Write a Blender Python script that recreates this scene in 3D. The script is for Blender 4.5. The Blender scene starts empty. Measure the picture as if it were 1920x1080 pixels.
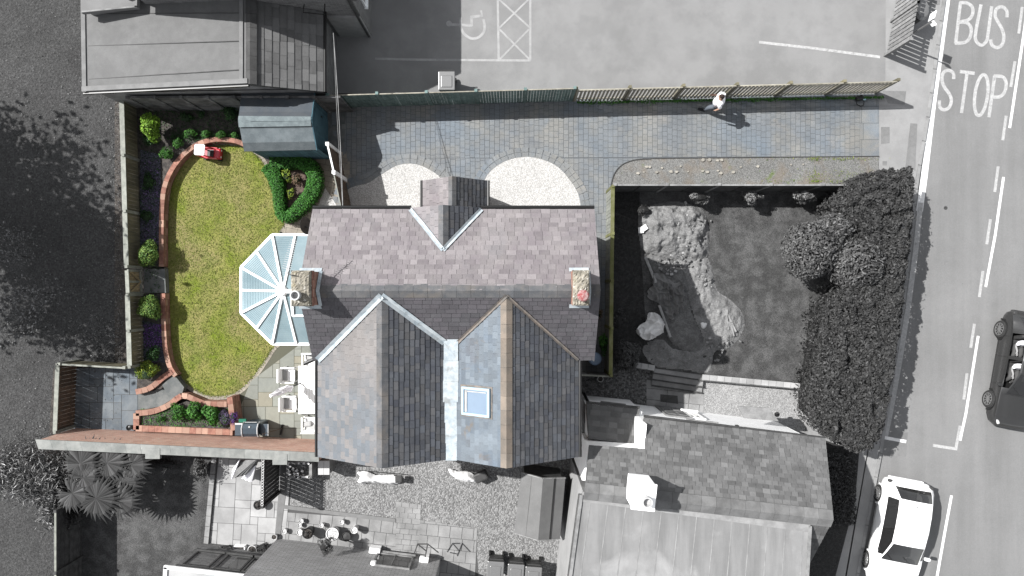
import bpy, bmesh, math, random
import numpy as np
from mathutils import Vector, Matrix
random.seed(7); np.random.seed(7)
R = math.radians
SC = bpy.context.scene
# ---------------------------------------------------------------- camera, sky, sun, exposure
H = 27.0; F = 1350.0                       # camera height (m) and focal length in pixels of a 1920 px wide picture
cam = bpy.data.objects.new('camera', bpy.data.cameras.new('camera'))
SC.collection.objects.link(cam); SC.camera = cam
cam.location = (0, 0, H); cam.rotation_euler = (0, 0, 0)
cam.data.sensor_width = 36.0; cam.data.lens = 36.0 * F / 1920.0; cam.data.clip_end = 2000
SUN = Vector((-0.83, 0.34, 1.0)).normalized()
w = bpy.data.worlds.new('World'); SC.world = w; w.use_nodes = True
nt = w.node_tree; nt.nodes.clear()
sky = nt.nodes.new('ShaderNodeTexSky'); sky.sky_type = 'NISHITA'; sky.sun_disc = False
sky.sun_elevation = math.asin(SUN.z); sky.sun_rotation = math.atan2(SUN.x, SUN.y)
hs = nt.nodes.new('ShaderNodeHueSaturation'); hs.inputs['Saturation'].default_value = 0.16
bg = nt.nodes.new('ShaderNodeBackground'); bg.inputs['Strength'].default_value = 0.1
wo = nt.nodes.new('ShaderNodeOutputWorld')
nt.links.new(sky.outputs[0], hs.inputs['Color']); nt.links.new(hs.outputs[0], bg.inputs[0]); nt.links.new(bg.outputs[0], wo.inputs[0])
sl = bpy.data.lights.new('sun', 'SUN'); sl.energy = 4.2; sl.angle = R(0.5); sl.color = (1.0, 0.985, 0.965)
so = bpy.data.objects.new('sun', sl); SC.collection.objects.link(so)
so.rotation_euler = SUN.to_track_quat('Z', 'Y').to_euler(); so.location = (-30, 12, 40)
SC.view_settings.view_transform = 'Standard'; SC.view_settings.look = 'None'
SC.view_settings.exposure = 1.19; SC.view_settings.gamma = 1.0
SC.render.engine = 'CYCLES'

# ---------------------------------------------------------------- helpers
def P(px, py, z=0.0):
    """survey point: where a point seen at (px, py) of the overhead survey stands when it is z metres up"""
    k = (H - z) / F
    return Vector(((px - 960) * k, (540 - py) * k, z))
def P2(px, py, z=0.0):
    v = P(px, py, z); return (v.x, v.y)
BASE = {}
class MB:
    def __init__(s): s.v = []; s.f = []; s.t = []; s.m = []
    def face(s, pts, t=None, m=0):
        b = len(s.v); s.v += [tuple(p) for p in pts]; s.f.append(tuple(range(b, b + len(pts))))
        s.t.append(random.random() if t is None else t); s.m.append(m)
    def mesh(s, vs, fs, t=None, m=0):
        b = len(s.v); s.v += [tuple(p) for p in vs]
        tt = random.random() if t is None else t
        for f in fs: s.f.append(tuple(i + b for i in f)); s.t.append(tt); s.m.append(m)
    def box(s, c, d, rz=0, t=None, m=0, M=None):
        x, y, z = d[0] / 2, d[1] / 2, d[2] / 2
        vs = [Vector((i * x, j * y, k * z)) for i in (-1, 1) for j in (-1, 1) for k in (-1, 1)]
        Q = M if M is not None else Matrix.Rotation(rz, 3, 'Z')
        vs = [Q @ v + Vector(c) for v in vs]
        s.mesh(vs, [(0, 1, 3, 2), (4, 6, 7, 5), (0, 4, 5, 1), (2, 3, 7, 6), (0, 2, 6, 4), (1, 5, 7, 3)], t, m)
    def beam(s, a, b, w_, h_, t=None, m=0, up=(0, 0, 1)):
        a = Vector(a); b = Vector(b); d = b - a; L = d.length
        if L < 1e-6: return
        d /= L; upv = Vector(up)
        if abs(d.dot(upv)) > .98: upv = Vector((1, 0, 0))
        sx = d.cross(upv).normalized(); uz = sx.cross(d)
        Mx = Matrix((d, sx, uz)).transposed()
        s.box((a + b) / 2, (L, w_, h_), t=t, m=m, M=Mx)
    def prism(s, poly, z0, z1, t=None, m=0):
        if area(poly) < 0: poly = poly[::-1]
        n = len(poly)
        vs = [(p[0], p[1], z0) for p in poly] + [(p[0], p[1], z1) for p in poly]
        fs = [tuple(range(n, 2 * n)), tuple(range(n - 1, -1, -1))] + [(i, (i + 1) % n, n + (i + 1) % n, n + i) for i in range(n)]
        s.mesh(vs, fs, t, m)
    def tube(s, pts, r, n=8, t=None, m=0, cap=True):
        pts = [Vector(p) for p in pts]; rs = r if isinstance(r, (list, tuple)) else [r] * len(pts)
        vs = []; fs = []
        ref = None
        for i, p in enumerate(pts):
            d = (pts[min(i + 1, len(pts) - 1)] - pts[max(i - 1, 0)]).normalized()
            u = Vector((0, 0, 1)) if abs(d.z) < .9 else Vector((1, 0, 0))
            a = d.cross(u).normalized()
            if ref is not None and a.dot(ref) < 0: a = -a
            ref = a; b = d.cross(a)
            for k in range(n):
                q = 2 * math.pi * k / n; vs.append(p + (a * math.cos(q) + b * math.sin(q)) * rs[i])
        for i in range(len(pts) - 1):
            for k in range(n):
                fs.append((i * n + k, i * n + (k + 1) % n, (i + 1) * n + (k + 1) % n, (i + 1) * n + k))
        if cap: fs += [tuple(range(n - 1, -1, -1)), tuple(range((len(pts) - 1) * n, len(pts) * n))]
        s.mesh(vs, fs, t, m)
    def lathe(s, c, prof, n=20, t=None, m=0, M=None):
        c = Vector(c); vs = []; fs = []; k0 = len(prof)
        for i in range(n):
            q = 2 * math.pi * i / n
            for (r, z) in prof:
                v = Vector((r * math.cos(q), r * math.sin(q), z)); vs.append((M @ v if M is not None else v) + c)
        for i in range(n):
            for j in range(k0 - 1):
                a = i * k0 + j; b = ((i + 1) % n) * k0 + j
                fs.append((a, b, b + 1, a + 1))
        s.mesh(vs, fs, t, m)
    def build(s, name, mats, parent=None, smooth=False, origin=None):
        if not isinstance(mats, (list, tuple)): mats = [mats]
        me = bpy.data.meshes.new(name)
        if parent is not None: off = BASE[parent.name]
        elif origin is not None: off = Vector(origin)
        else:
            a = np.array(s.v) if s.v else np.zeros((1, 3))
            off = Vector(((a[:, 0].min() + a[:, 0].max()) / 2, (a[:, 1].min() + a[:, 1].max()) / 2, a[:, 2].min()))
        me.from_pydata([(p[0] - off.x, p[1] - off.y, p[2] - off.z) for p in s.v], [], s.f)
        at = me.attributes.new('tint', 'FLOAT', 'FACE'); at.data.foreach_set('value', s.t)
        for mm in mats: me.materials.append(mm)
        if len(mats) > 1: me.polygons.foreach_set('material_index', s.m)
        if smooth: me.polygons.foreach_set('use_smooth', [True] * len(me.polygons))
        me.update()
        o = bpy.data.objects.new(name, me); SC.collection.objects.link(o)
        if parent is not None: o.parent = parent
        else: o.location = off
        BASE[o.name] = off
        return o
def area(p):
    return sum(p[i][0] * p[(i + 1) % len(p)][1] - p[(i + 1) % len(p)][0] * p[i][1] for i in range(len(p))) / 2
def tag(o, label, cat=None, group=None, kind=None):
    if label: o['label'] = label
    if cat: o['category'] = cat
    if group: o['group'] = group
    if kind: o['kind'] = kind
    return o
def thing(name, label, cat, loc=(0, 0, 0), rz=0, group=None):
    o = bpy.data.objects.new(name, None); SC.collection.objects.link(o); o.empty_display_size = .3
    o.location = loc; o.rotation_euler = (0, 0, rz); BASE[o.name] = Vector(loc)
    return tag(o, label, cat, group)
def struct(name, mb, m, **k):
    o = mb.build(name, m, **k); o['kind'] = 'structure'; return o
def dup(root, loc, rz=0, label=None, sc=None):
    def cp(o, par):
        c = o.copy(); SC.collection.objects.link(c)
        if par is not None: c.parent = par
        for ch in o.children: cp(ch, c)
        return c
    r = cp(root, None); r.location = loc; r.rotation_euler = (0, 0, rz)
    if sc: r.scale = (sc, sc, sc)
    if label: r['label'] = label
    return r
def inpoly(p, poly):
    x, y = p[0], p[1]; c = False; n = len(poly)
    for i in range(n):
        x1, y1 = poly[i]; x2, y2 = poly[(i + 1) % n]
        if (y1 > y) != (y2 > y) and x < (x2 - x1) * (y - y1) / (y2 - y1) + x1: c = not c
    return c
def clip(sub, cl):
    """clip convex polygon sub by convex ccw polygon cl (2D)"""
    out = sub
    for i in range(len(cl)):
        a = cl[i]; b = cl[(i + 1) % len(cl)]; inp = out; out = []
        ex, ey = b[0] - a[0], b[1] - a[1]
        sd = lambda p: ex * (p[1] - a[1]) - ey * (p[0] - a[0])
        for j in range(len(inp)):
            p = inp[j]; q = inp[(j + 1) % len(inp)]; sp = sd(p); sq = sd(q)
            if sp >= 0: out.append(p)
            if (sp >= 0) != (sq >= 0):
                k = sp / (sp - sq); out.append((p[0] + (q[0] - p[0]) * k, p[1] + (q[1] - p[1]) * k))
        if len(out) < 3: return []
    return out
def ccw(p): return p if area(p) > 0 else p[::-1]
def smooth_line(pts, n=8, closed=False):
    """Catmull-Rom through 2D/3D points"""
    pts = [Vector(p) for p in pts]; out = []; N = len(pts)
    rng = range(N) if closed else range(N - 1)
    for i in rng:
        p0 = pts[(i - 1) % N] if closed or i > 0 else pts[0]; p1 = pts[i]; p2 = pts[(i + 1) % N]
        p3 = pts[(i + 2) % N] if closed or i + 2 < N else pts[-1]
        for k in range(n):
            t = k / n
            out.append(0.5 * ((2 * p1) + (-p0 + p2) * t + (2 * p0 - 5 * p1 + 4 * p2 - p3) * t * t + (-p0 + 3 * p1 - 3 * p2 + p3) * t ** 3))
    if not closed: out.append(pts[-1])
    return out
def courses(mb, poly, z, ang=0.0, ch=.2, wr=(.2, .3), gap=.008, jz=.004, thick=None, m=0):
    """rows of flat stones filling a convex polygon"""
    poly = ccw([tuple(p[:2]) for p in poly]); ca, sa = math.cos(ang), math.sin(ang)
    q = ccw([(p[0] * ca + p[1] * sa, -p[0] * sa + p[1] * ca) for p in poly])
    x0 = min(p[0] for p in q); x1 = max(p[0] for p in q); y = min(p[1] for p in q); y1 = max(p[1] for p in q)
    while y < y1:
        x = x0 - random.random() * wr[1]
        while x < x1:
            wd = random.uniform(*wr); r = clip([(x + gap, y + gap), (x + wd - gap, y + gap), (x + wd - gap, y + ch - gap), (x + gap, y + ch - gap)], q)
            if len(r) > 2:
                zz = z + random.random() * jz
                mb.face([(a * ca - b * sa, a * sa + b * ca, zz) for a, b in r], m=m)
            x += wd
        y += ch
def slabs(mb, poly, z, unit=.3, ang=0.0, gap=.008, jz=.004, sizes=((1, 1), (2, 1), (2, 2), (3, 2), (2, 3), (1, 2), (2, 2))):
    """random-size rectangular flags filling a convex polygon"""
    poly = ccw([tuple(p[:2]) for p in poly]); ca, sa = math.cos(ang), math.sin(ang)
    q = ccw([(p[0] * ca + p[1] * sa, -p[0] * sa + p[1] * ca) for p in poly])
    x0 = min(p[0] for p in q); y0 = min(p[1] for p in q)
    nx = int((max(p[0] for p in q) - x0) / unit) + 2; ny = int((max(p[1] for p in q) - y0) / unit) + 2
    used = set()
    for j in range(ny):
        for i in range(nx):
            if (i, j) in used: continue
            for tr in range(6):
                a, b = random.choice(sizes)
                if all((i + k, j + l) not in used for k in range(a) for l in range(b)): break
            else: a = b = 1
            for k in range(a):
                for l in range(b): used.add((i + k, j + l))
            X = x0 + i * unit; Y = y0 + j * unit
            r = clip([(X + gap, Y + gap), (X + a * unit - gap, Y + gap), (X + a * unit - gap, Y + b * unit - gap), (X + gap, Y + b * unit - gap)], q)
            if len(r) > 2:
                zz = z + random.random() * jz
                mb.face([(u * ca - v * sa, u * sa + v * ca, zz) for u, v in r])
def slates(mb, poly, U, sw=.28, ex=.16, lift=.02, jit=.006, wv=.25, base=True, th=.12):
    """lapped slates on a planar convex 3D polygon; U = direction of the courses"""
    pts = [Vector(p) for p in poly]; U = Vector(U).normalized(); O = pts[0]
    N = Vector((0, 0, 0))
    for i in range(len(pts)): N += pts[i].cross(pts[(i + 1) % len(pts)])
    N.normalize()
    if N.z < 0: N = -N
    U = (U - N * U.dot(N)).normalized(); V = N.cross(U)
    if V.z < 0: V = -V; U = -U
    q = ccw([((p - O).dot(U), (p - O).dot(V)) for p in pts])
    W3 = lambda u, v, h: O + U * u + V * v + N * h
    if base:
        mb.face([W3(a, b, 0) for a, b in q], .5, 0)
        n = len(q)
        mb.face([W3(a, b, -th) for a, b in q[::-1]], .5, 0)
        for i in range(n):
            a, b = q[i], q[(i + 1) % n]
            mb.face([W3(a[0], a[1], -th), W3(b[0], b[1], -th), W3(b[0], b[1], 0), W3(a[0], a[1], 0)], .5, 0)
    x0 = min(p[0] for p in q); x1 = max(p[0] for p in q); v = min(p[1] for p in q); v1 = max(p[1] for p in q); row = 0
    while v < v1:
        x = x0 - (row % 2) * sw * .5 - random.random() * .05
        while x < x1:
            wd = sw * random.uniform(1 - wv, 1 + wv * .6); dv = random.uniform(-jit, jit); g = .004
            vt = v + ex * 1.05
            r = clip([(x + g, v + dv), (x + wd - g, v + dv + random.uniform(-jit, jit) * .5), (x + wd - g, vt), (x + g, vt)], q)
            if len(r) > 2:
                t = random.random(); l2 = lift * random.uniform(.8, 1.25)
                hh = lambda b: .004 + l2 * max(0, 1 - (b - v) / (ex * 1.05))
                mb.face([W3(a, b, hh(b)) for a, b in r], t)
                lo = [p for p in r if p[1] < v + jit * 2.1]
                if len(lo) >= 2:
                    lo.sort(); a, b = lo[0], lo[-1]
                    mb.face([W3(a[0], a[1], 0), W3(b[0], b[1], 0), W3(b[0], b[1], hh(b[1])), W3(a[0], a[1], hh(a[1]))], t)
            x += wd
        v += ex; row += 1
def ridge_tiles(mb, A, B, w_=.17, drop=.11, L=.42, over=.03):
    A = Vector(A); B = Vector(B); d = B - A; n = max(1, round(d.length / L)); d /= n
    s = d.cross(Vector((0, 0, 1))).normalized()
    for i in range(n):
        a = A + d * i + Vector((0, 0, over + random.uniform(0, .008))); b = a + d * .985
        t = random.random(); dz = Vector((0, 0, drop))
        vs = [a - s * w_ - dz, a, a + s * w_ - dz, b - s * w_ - dz, b, b + s * w_ - dz]
        vs += [v - Vector((0, 0, .03)) for v in vs]
        mb.mesh(vs, [(0, 1, 4, 3), (1, 2, 5, 4), (6, 7, 1, 0), (7, 8, 2, 1), (3, 4, 10, 9), (4, 5, 11, 10), (0, 3, 9, 6), (2, 8, 11, 5)], t)
def leaf_mesh(name, Pn, Nn, size, mat_, parent=None, asp=.5, sv=.4, extra=None, origin=None):
    """one mesh of n small folded leaves at points Pn with facing Nn"""
    n = len(Pn); Nn = Nn / np.linalg.norm(Nn, axis=1)[:, None]
    r = np.random.normal(size=(n, 3)); a = np.cross(Nn, r); a /= np.linalg.norm(a, axis=1)[:, None]; b = np.cross(Nn, a)
    L = size * (1 + sv * (np.random.rand(n) * 2 - 1)); Wd = L * asp
    fold = (Nn * (L * .18)[:, None])
    v0 = Pn - a * (L / 2)[:, None]; v2 = Pn + a * (L / 2)[:, None] - fold * .5
    v1 = Pn + b * (Wd / 2)[:, None] + fold * .4; v3 = Pn - b * (Wd / 2)[:, None] + fold * .4
    V = np.stack([v0, v1, v2, v3], 1).reshape(-1, 3)
    off = np.array(BASE[parent.name]) if parent is not None else (np.array(origin) if origin is not None else np.array([Pn[:, 0].mean(), Pn[:, 1].mean(), max(0, Pn[:, 2].min())]))
    V = V - off
    Fc = (np.arange(n)[:, None] * 4 + np.array([[0, 1, 2, 0, 2, 3]])).reshape(-1)
    me = bpy.data.meshes.new(name); me.vertices.add(len(V)); me.vertices.foreach_set('co', V.reshape(-1).astype(np.float32))
    me.loops.add(len(Fc)); me.loops.foreach_set('vertex_index', Fc.astype(np.int32))
    me.polygons.add(n * 2); me.polygons.foreach_set('loop_start', np.arange(n * 2, dtype=np.int32) * 3)
    try: me.polygons.foreach_set('loop_total', np.full(n * 2, 3, dtype=np.int32))
    except Exception: pass
    me.materials.append(mat_)
    at = me.attributes.new('tint', 'FLOAT', 'FACE'); at.data.foreach_set('value', np.repeat(np.random.rand(n), 2).astype(np.float32))
    me.update(calc_edges=True); me.validate()
    o = bpy.data.objects.new(name, me); SC.collection.objects.link(o)
    if parent is not None: o.parent = parent
    else: o.location = off
    BASE[o.name] = Vector(off)
    return o
def blob_points(c, rad, n, shell=.35, lumps=7, la=.25, zmin=None):
    """points in the outer shell of a lumpy ellipsoid, with outward normals"""
    d = np.random.normal(size=(n, 3)); d[:, 2] = np.abs(d[:, 2]) * 1.0 - .25; d /= np.linalg.norm(d, axis=1)[:, None]
    ld = np.random.normal(size=(lumps, 3)); ld /= np.linalg.norm(ld, axis=1)[:, None]
    k = np.max(np.maximum(0, d @ ld.T) ** 6, axis=1)
    rr = (1 - la + la * 1.3 * k) * (1 - shell * np.random.rand(n) ** 1.6)
    Q = d * rr[:, None] * np.array(rad) + np.array(c)
    if zmin is not None: Q[:, 2] = np.maximum(Q[:, 2], zmin + .02)
    return Q, d + np.random.normal(size=(n, 3)) * .55 + np.array([0, 0, .35])

# ---------------------------------------------------------------- materials
def G(v): return (v, v, v)
def _mix(nt, a, b, f, typ='MIX'):
    n = nt.nodes.new('ShaderNodeMix'); n.data_type = 'RGBA'; n.blend_type = typ
    for sock, val in ((n.inputs[6], a), (n.inputs[7], b)):
        if isinstance(val, tuple): sock.default_value = (*val, 1) if len(val) == 3 else val
        else: nt.links.new(val, sock)
    if isinstance(f, (int, float)): n.inputs[0].default_value = f
    else: nt.links.new(f, n.inputs[0])
    return n.outputs[2]
def _map(nt, src, a, b, lo=0.0, hi=1.0, smooth=False):
    n = nt.nodes.new('ShaderNodeMapRange'); n.inputs[1].default_value = a; n.inputs[2].default_value = b
    n.inputs[3].default_value = lo; n.inputs[4].default_value = hi
    nt.links.new(src, n.inputs[0]); return n.outputs[0]
def _noise(nt, co, sc, det=4, rough=.6, dist=0):
    n = nt.nodes.new('ShaderNodeTexNoise'); n.inputs['Scale'].default_value = sc; n.inputs['Detail'].default_value = det
    n.inputs['Roughness'].default_value = rough; n.inputs['Distortion'].default_value = dist; nt.links.new(co, n.inputs['Vector']); return n.outputs[0]
def _vmul(nt, col, fac):
    n = nt.nodes.new('ShaderNodeVectorMath'); n.operation = 'SCALE'; nt.links.new(col, n.inputs[0])
    if isinstance(fac, (int, float)): n.inputs[3].default_value = fac
    else: nt.links.new(fac, n.inputs[3])
    return n.outputs[0]
MATS = {}
ALB = {'white render': .97, 'white upvc': .9, 'white painted timber': .9, 'white plastic': .95, 'white cotton': .95, 'white car paint': 1.0, 'white sacking': .95, 'white pebbles': .85, 'fresh road paint': .75, 'white pot': .85, 'lead flashing': .66}
def mat(name, c, c2=None, sc=6, ct=(.4, .6), tint=.0, tc=None, stain=.12, ssc=.7, fine=.0, fsc=60, speck=None, sp_t=.68, sp_sc=45,
        rough=.85, bump=0.0, bsc=40, metal=0, spec=.3, stretch=None, patches=(), gravel=None, brick=None, alpha=None, trans=0, grad=None):
    m = bpy.data.materials.new(name); m.use_nodes = True; nt = m.node_tree; N = nt.nodes; L = nt.links
    bs = N['Principled BSDF']; tcn = N.new('ShaderNodeTexCoord'); co = tcn.outputs['Object']
    if stretch:
        mp = N.new('ShaderNodeMapping'); mp.inputs['Scale'].default_value = stretch; L.new(co, mp.inputs[0]); cos = mp.outputs[0]
    else: cos = co
    bsrc = None
    if gravel:                       # (scale, lo, hi colours)
        gs, lo, hi = gravel
        vo = N.new('ShaderNodeTexVoronoi'); vo.inputs['Scale'].default_value = gs; L.new(co, vo.inputs['Vector'])
        sep = N.new('ShaderNodeSeparateColor'); L.new(vo.outputs['Color'], sep.inputs[0])
        col = _mix(nt, lo, hi, _map(nt, sep.outputs[0], .1, .9)); col = _vmul(nt, col, _map(nt, vo.outputs['Distance'], .0, .65, 1.08, .62))
        bsrc = _map(nt, vo.outputs['Distance'], 0, .6, 1, 0)
        if c2 is not None: col = _mix(nt, col, c2, _map(nt, _noise(nt, cos, sc), ct[0], ct[1]))
    elif brick:                      # (width, height, mortar size, mortar colour)
        bw, bh, ms, mc = brick
        br = N.new('ShaderNodeTexBrick'); sx_ = N.new('ShaderNodeSeparateXYZ'); L.new(cos, sx_.inputs[0])
        ad = N.new('ShaderNodeMath'); L.new(sx_.outputs[0], ad.inputs[0]); L.new(sx_.outputs[1], ad.inputs[1]); cb = N.new('ShaderNodeCombineXYZ')
        L.new(ad.outputs[0], cb.inputs[0]); L.new(sx_.outputs[2], cb.inputs[1]); L.new(cb.outputs[0], br.inputs['Vector']); br.inputs['Scale'].default_value = 1
        br.inputs['Brick Width'].default_value = bw; br.inputs['Row Height'].default_value = bh; br.inputs['Mortar Size'].default_value = ms
        br.inputs['Color1'].default_value = (*c, 1); br.inputs['Color2'].default_value = (*(c2 or c), 1); br.inputs['Mortar'].default_value = (*mc, 1)
        col = br.outputs['Color']; bsrc = _map(nt, br.outputs['Fac'], 0, 1, 1, 0)
    elif c2 is not None: col = _mix(nt, tuple(c), tuple(c2), _map(nt, _noise(nt, cos, sc), ct[0], ct[1]))
    else:
        rgb = N.new('ShaderNodeRGB'); rgb.outputs[0].default_value = (*c, 1); col = rgb.outputs[0]
    for (pc, psc, a, b, st) in patches: col = _mix(nt, col, tuple(pc), _map(nt, _noise(nt, co, psc, 5, .6, .4), a, b, 0, st))
    if grad:                         # (colour, kx, ky, a, b): weathering that spreads along a direction
        sx_ = N.new('ShaderNodeSeparateXYZ'); L.new(co, sx_.inputs[0]); m1 = N.new('ShaderNodeMath'); m1.operation = 'MULTIPLY'; m1.inputs[1].default_value = grad[1]; L.new(sx_.outputs[0], m1.inputs[0])
        m2 = N.new('ShaderNodeMath'); m2.operation = 'MULTIPLY_ADD'; m2.inputs[1].default_value = grad[2]; L.new(sx_.outputs[1], m2.inputs[0]); L.new(m1.outputs[0], m2.inputs[2])
        m3 = N.new('ShaderNodeMath'); m3.operation = 'MULTIPLY_ADD'; m3.inputs[1].default_value = 2.2; L.new(_noise(nt, co, 1.1, 5, .6), m3.inputs[0]); L.new(m2.outputs[0], m3.inputs[2])
        col = _mix(nt, col, tuple(grad[0]), _map(nt, m3.outputs[0], grad[3], grad[4]))
    if tint or tc:
        at = N.new('ShaderNodeAttribute'); at.attribute_name = 'tint'
        if tc: col = _mix(nt, col, tuple(tc), _map(nt, at.outputs['Fac'], .35, 1))
        if tint:
            wn = N.new('ShaderNodeMath'); wn.operation = 'FRACT'; ml = N.new('ShaderNodeMath'); ml.operation = 'MULTIPLY'; ml.inputs[1].default_value = 7.31
            L.new(at.outputs['Fac'], ml.inputs[0]); L.new(ml.outputs[0], wn.inputs[0])
            col = _vmul(nt, col, _map(nt, wn.outputs[0], 0, 1, 1 - tint, 1 + tint))
    if stain: col = _vmul(nt, col, _map(nt, _noise(nt, co, ssc, 6, .65), .3, .7, 1 - stain, 1 + stain))
    if fine: col = _vmul(nt, col, _map(nt, _noise(nt, co, fsc, 3, .7), .3, .7, 1 - fine, 1 + fine))
    if speck: col = _mix(nt, col, tuple(speck), _map(nt, _noise(nt, co, sp_sc, 2, .5), sp_t, sp_t + .04))
    col = _vmul(nt, col, ALB.get(name, .62))
    L.new(col, bs.inputs['Base Color'])
    bs.inputs['Roughness'].default_value = rough; bs.inputs['Metallic'].default_value = metal; bs.inputs['Specular IOR Level'].default_value = spec
    if trans: bs.inputs['Transmission Weight'].default_value = trans
    if alpha is not None: bs.inputs['Alpha'].default_value = alpha
    if bump:
        bp = N.new('ShaderNodeBump'); bp.inputs['Strength'].default_value = 1; bp.inputs['Distance'].default_value = bump
        L.new(bsrc if bsrc is not None else _noise(nt, co, bsc, 4, .65), bp.inputs['Height']); L.new(bp.outputs[0], bs.inputs['Normal'])
    MATS[name] = m; return m
M = {}
# ground
M['base'] = mat('dry earth', G(.05), G(.09), bump=.02)
M['field'] = mat('rough dark ground', G(.042), G(.072), sc=9, ct=(.35, .65), stain=.25, ssc=.5, fine=.6, fsc=15, speck=G(.14), sp_t=.7, sp_sc=15, bump=.05, bsc=14, patches=((G(.03), 1.6, .5, .7, .5),))
M['lawn_grey'] = mat('grey lawn', G(.056), G(.1), sc=2.2, stain=.2, ssc=.6, fine=.45, fsc=22, speck=G(.12), sp_t=.72, sp_sc=18, bump=.03, bsc=26)
M['lawn'] = mat('lawn grass', (.165, .215, .025), (.3, .28, .095), sc=.9, ct=(.38, .62), stain=.1, fine=.3, fsc=20, bump=.02, bsc=26,
                patches=(((.26, .22, .11), .5, .42, .62, .75), ((.075, .14, .012), .8, .56, .7, .75)), spec=.1)
M['tarmac'] = mat('worn tarmac', G(.23), G(.262), sc=1.2, stain=.12, ssc=.25, fine=.12, fsc=45, bump=.004, patches=((G(.29), .35, .54, .72, .6),), speck=G(.4), sp_t=.79, sp_sc=20)
M['road'] = mat('road tarmac', G(.195), G(.245), sc=1.6, ct=(.3, .7), stretch=(1.1, .06, 1), stain=.08, ssc=.5, fine=.14, fsc=45, bump=.003, patches=((G(.265), .4, .5, .7, .5),), speck=G(.1), sp_t=.79, sp_sc=9)
M['pavement'] = mat('footway', G(.285), G(.32), sc=2, stain=.07, ssc=.4, fine=.08, bump=.003)
M['pave_dark'] = mat('patched tarmac', G(.2), G(.22), sc=6, fine=.12)
M['kerb'] = mat('kerb stone', G(.27), G(.33), sc=4, tint=.08, fine=.08)
M['paint'] = mat('road paint', G(.42), G(.5), sc=9, ct=(.45, .6), fine=.12, fsc=30, patches=((G(.27), 5, .58, .68, .8),))
M['paint_bright'] = mat('fresh road paint', G(.68), G(.76), sc=9, fine=.1, fsc=30, patches=((G(.35), 7, .62, .7, .8),))
M['soil'] = mat('bed soil', (.05, .045, .042), (.1, .088, .078), sc=7, fine=.4, fsc=26, bump=.03, bsc=30, speck=(.2, .2, .21), sp_t=.68, sp_sc=25)
M['slatechips'] = mat('slate chippings', G(.1), None, gravel=(26, (.04, .042, .06), (.17, .18, .23)), bump=.02)
M['gravel_w'] = mat('white gravel', G(.6), None, gravel=(34, (.58, .57, .55), (.88, .87, .85)), bump=.006, stain=.04)
M['gravel_g'] = mat('grey gravel', G(.3), None, gravel=(19, G(.22), G(.46)), bump=.02, stain=.12, ssc=.8)
M['gravel_d'] = mat('mixed gravel', G(.2), None, gravel=(16, G(.09), G(.28)), bump=.02, stain=.2)
M['strip'] = mat('weedy gravel', (.25, .25, .23), None, gravel=(36, (.19, .19, .185), (.33, .33, .32)), bump=.005, stain=.15,
                 patches=(((.2, .16, .12), 1.2, .5, .64, .5), ((.12, .17, .03), 1.6, .62, .7, .6)))
M['drive'] = mat('printed concrete setts', (.185, .2, .215), (.235, .235, .225), sc=.9, tint=.06, stain=.14, ssc=.8, fine=.16, fsc=26, bump=.004, rough=.7,
                 patches=(((.155, .195, .24), .42, .45, .65, .65), ((.29, .27, .24), .7, .58, .7, .5)))
M['drive_j'] = mat('setts joints', (.11, .12, .13), stain=0)
M['york'] = mat('sandstone flags', (.285, .295, .26), (.25, .26, .235), sc=1.4, tint=.11, tc=(.32, .3, .235), fine=.06, bump=.003, stain=.12, ssc=1.5)
M['bluestone'] = mat('blue grey flags', (.13, .155, .18), (.18, .2, .215), sc=1.6, tint=.16, fine=.12, stain=.15, ssc=2, bump=.003)
M['tanpave'] = mat('tan block paving', (.35, .315, .26), (.28, .25, .21), sc=2, tint=.1, fine=.1, stain=.12)
M['flag_grey'] = mat('pale grey flags', G(.36), G(.45), sc=1.2, tint=.16, fine=.06, stain=.08, ssc=1.4)
M['flag_mid'] = mat('grey concrete slabs', G(.25), G(.33), sc=1.5, tint=.08, fine=.12, fsc=40, stain=.12)
M['joint'] = mat('mortar joint', G(.09), stain=0)
M['joint_c'] = mat('garden joint', (.11, .11, .08), stain=0)
M['concrete'] = mat('concrete', (.13, .14, .14), (.19, .195, .19), sc=3, fine=.15, bump=.004)
M['concrete_g'] = mat('grey concrete', G(.2), G(.3), sc=3, fine=.12, bump=.004)
# masonry
M['brick'] = mat('red brick', (.38, .19, .14), (.26, .12, .09), sc=7, tint=.2, tc=(.46, .29, .22), fine=.12, stain=.1, bump=.004)
M['brickwall'] = mat('brick wall', (.62, .32, .235), (.74, .46, .35), brick=(.225, .075, .009, (.6, .52, .46)), stain=.16, ssc=2.5, fine=.14, bump=.006, patches=(((.68, .56, .48), 3, .58, .7, .5),))
M['brick_grey'] = mat('grey brickwork', G(.13), G(.25), brick=(.225, .075, .009, G(.3)), stain=.14, ssc=2, fine=.15, bump=.006)
M['brick_pale'] = mat('pale grey brickwork', G(.42), G(.55), brick=(.225, .075, .01, G(.26)), stain=.1, ssc=2, fine=.15, bump=.006)
M['coping'] = mat('coping slabs', (.23, .24, .23), (.31, .315, .3), sc=2.5, tint=.1, fine=.1, stain=.15, ssc=2, speck=(.6, .6, .58), sp_t=.74, sp_sc=12)
M['render_w'] = mat('white render', G(.93), G(.9), sc=2, stain=.05, rough=.9)
M['render_g'] = mat('grey render', G(.3), G(.22), sc=2, stain=.2)
M['render_c'] = mat('cream render', (.5, .47, .42), stain=.08)
M['panelwall'] = mat('concrete panels', G(.2), G(.09), sc=3, ct=(.4, .6), stain=.25, ssc=1, fine=.2)
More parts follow.
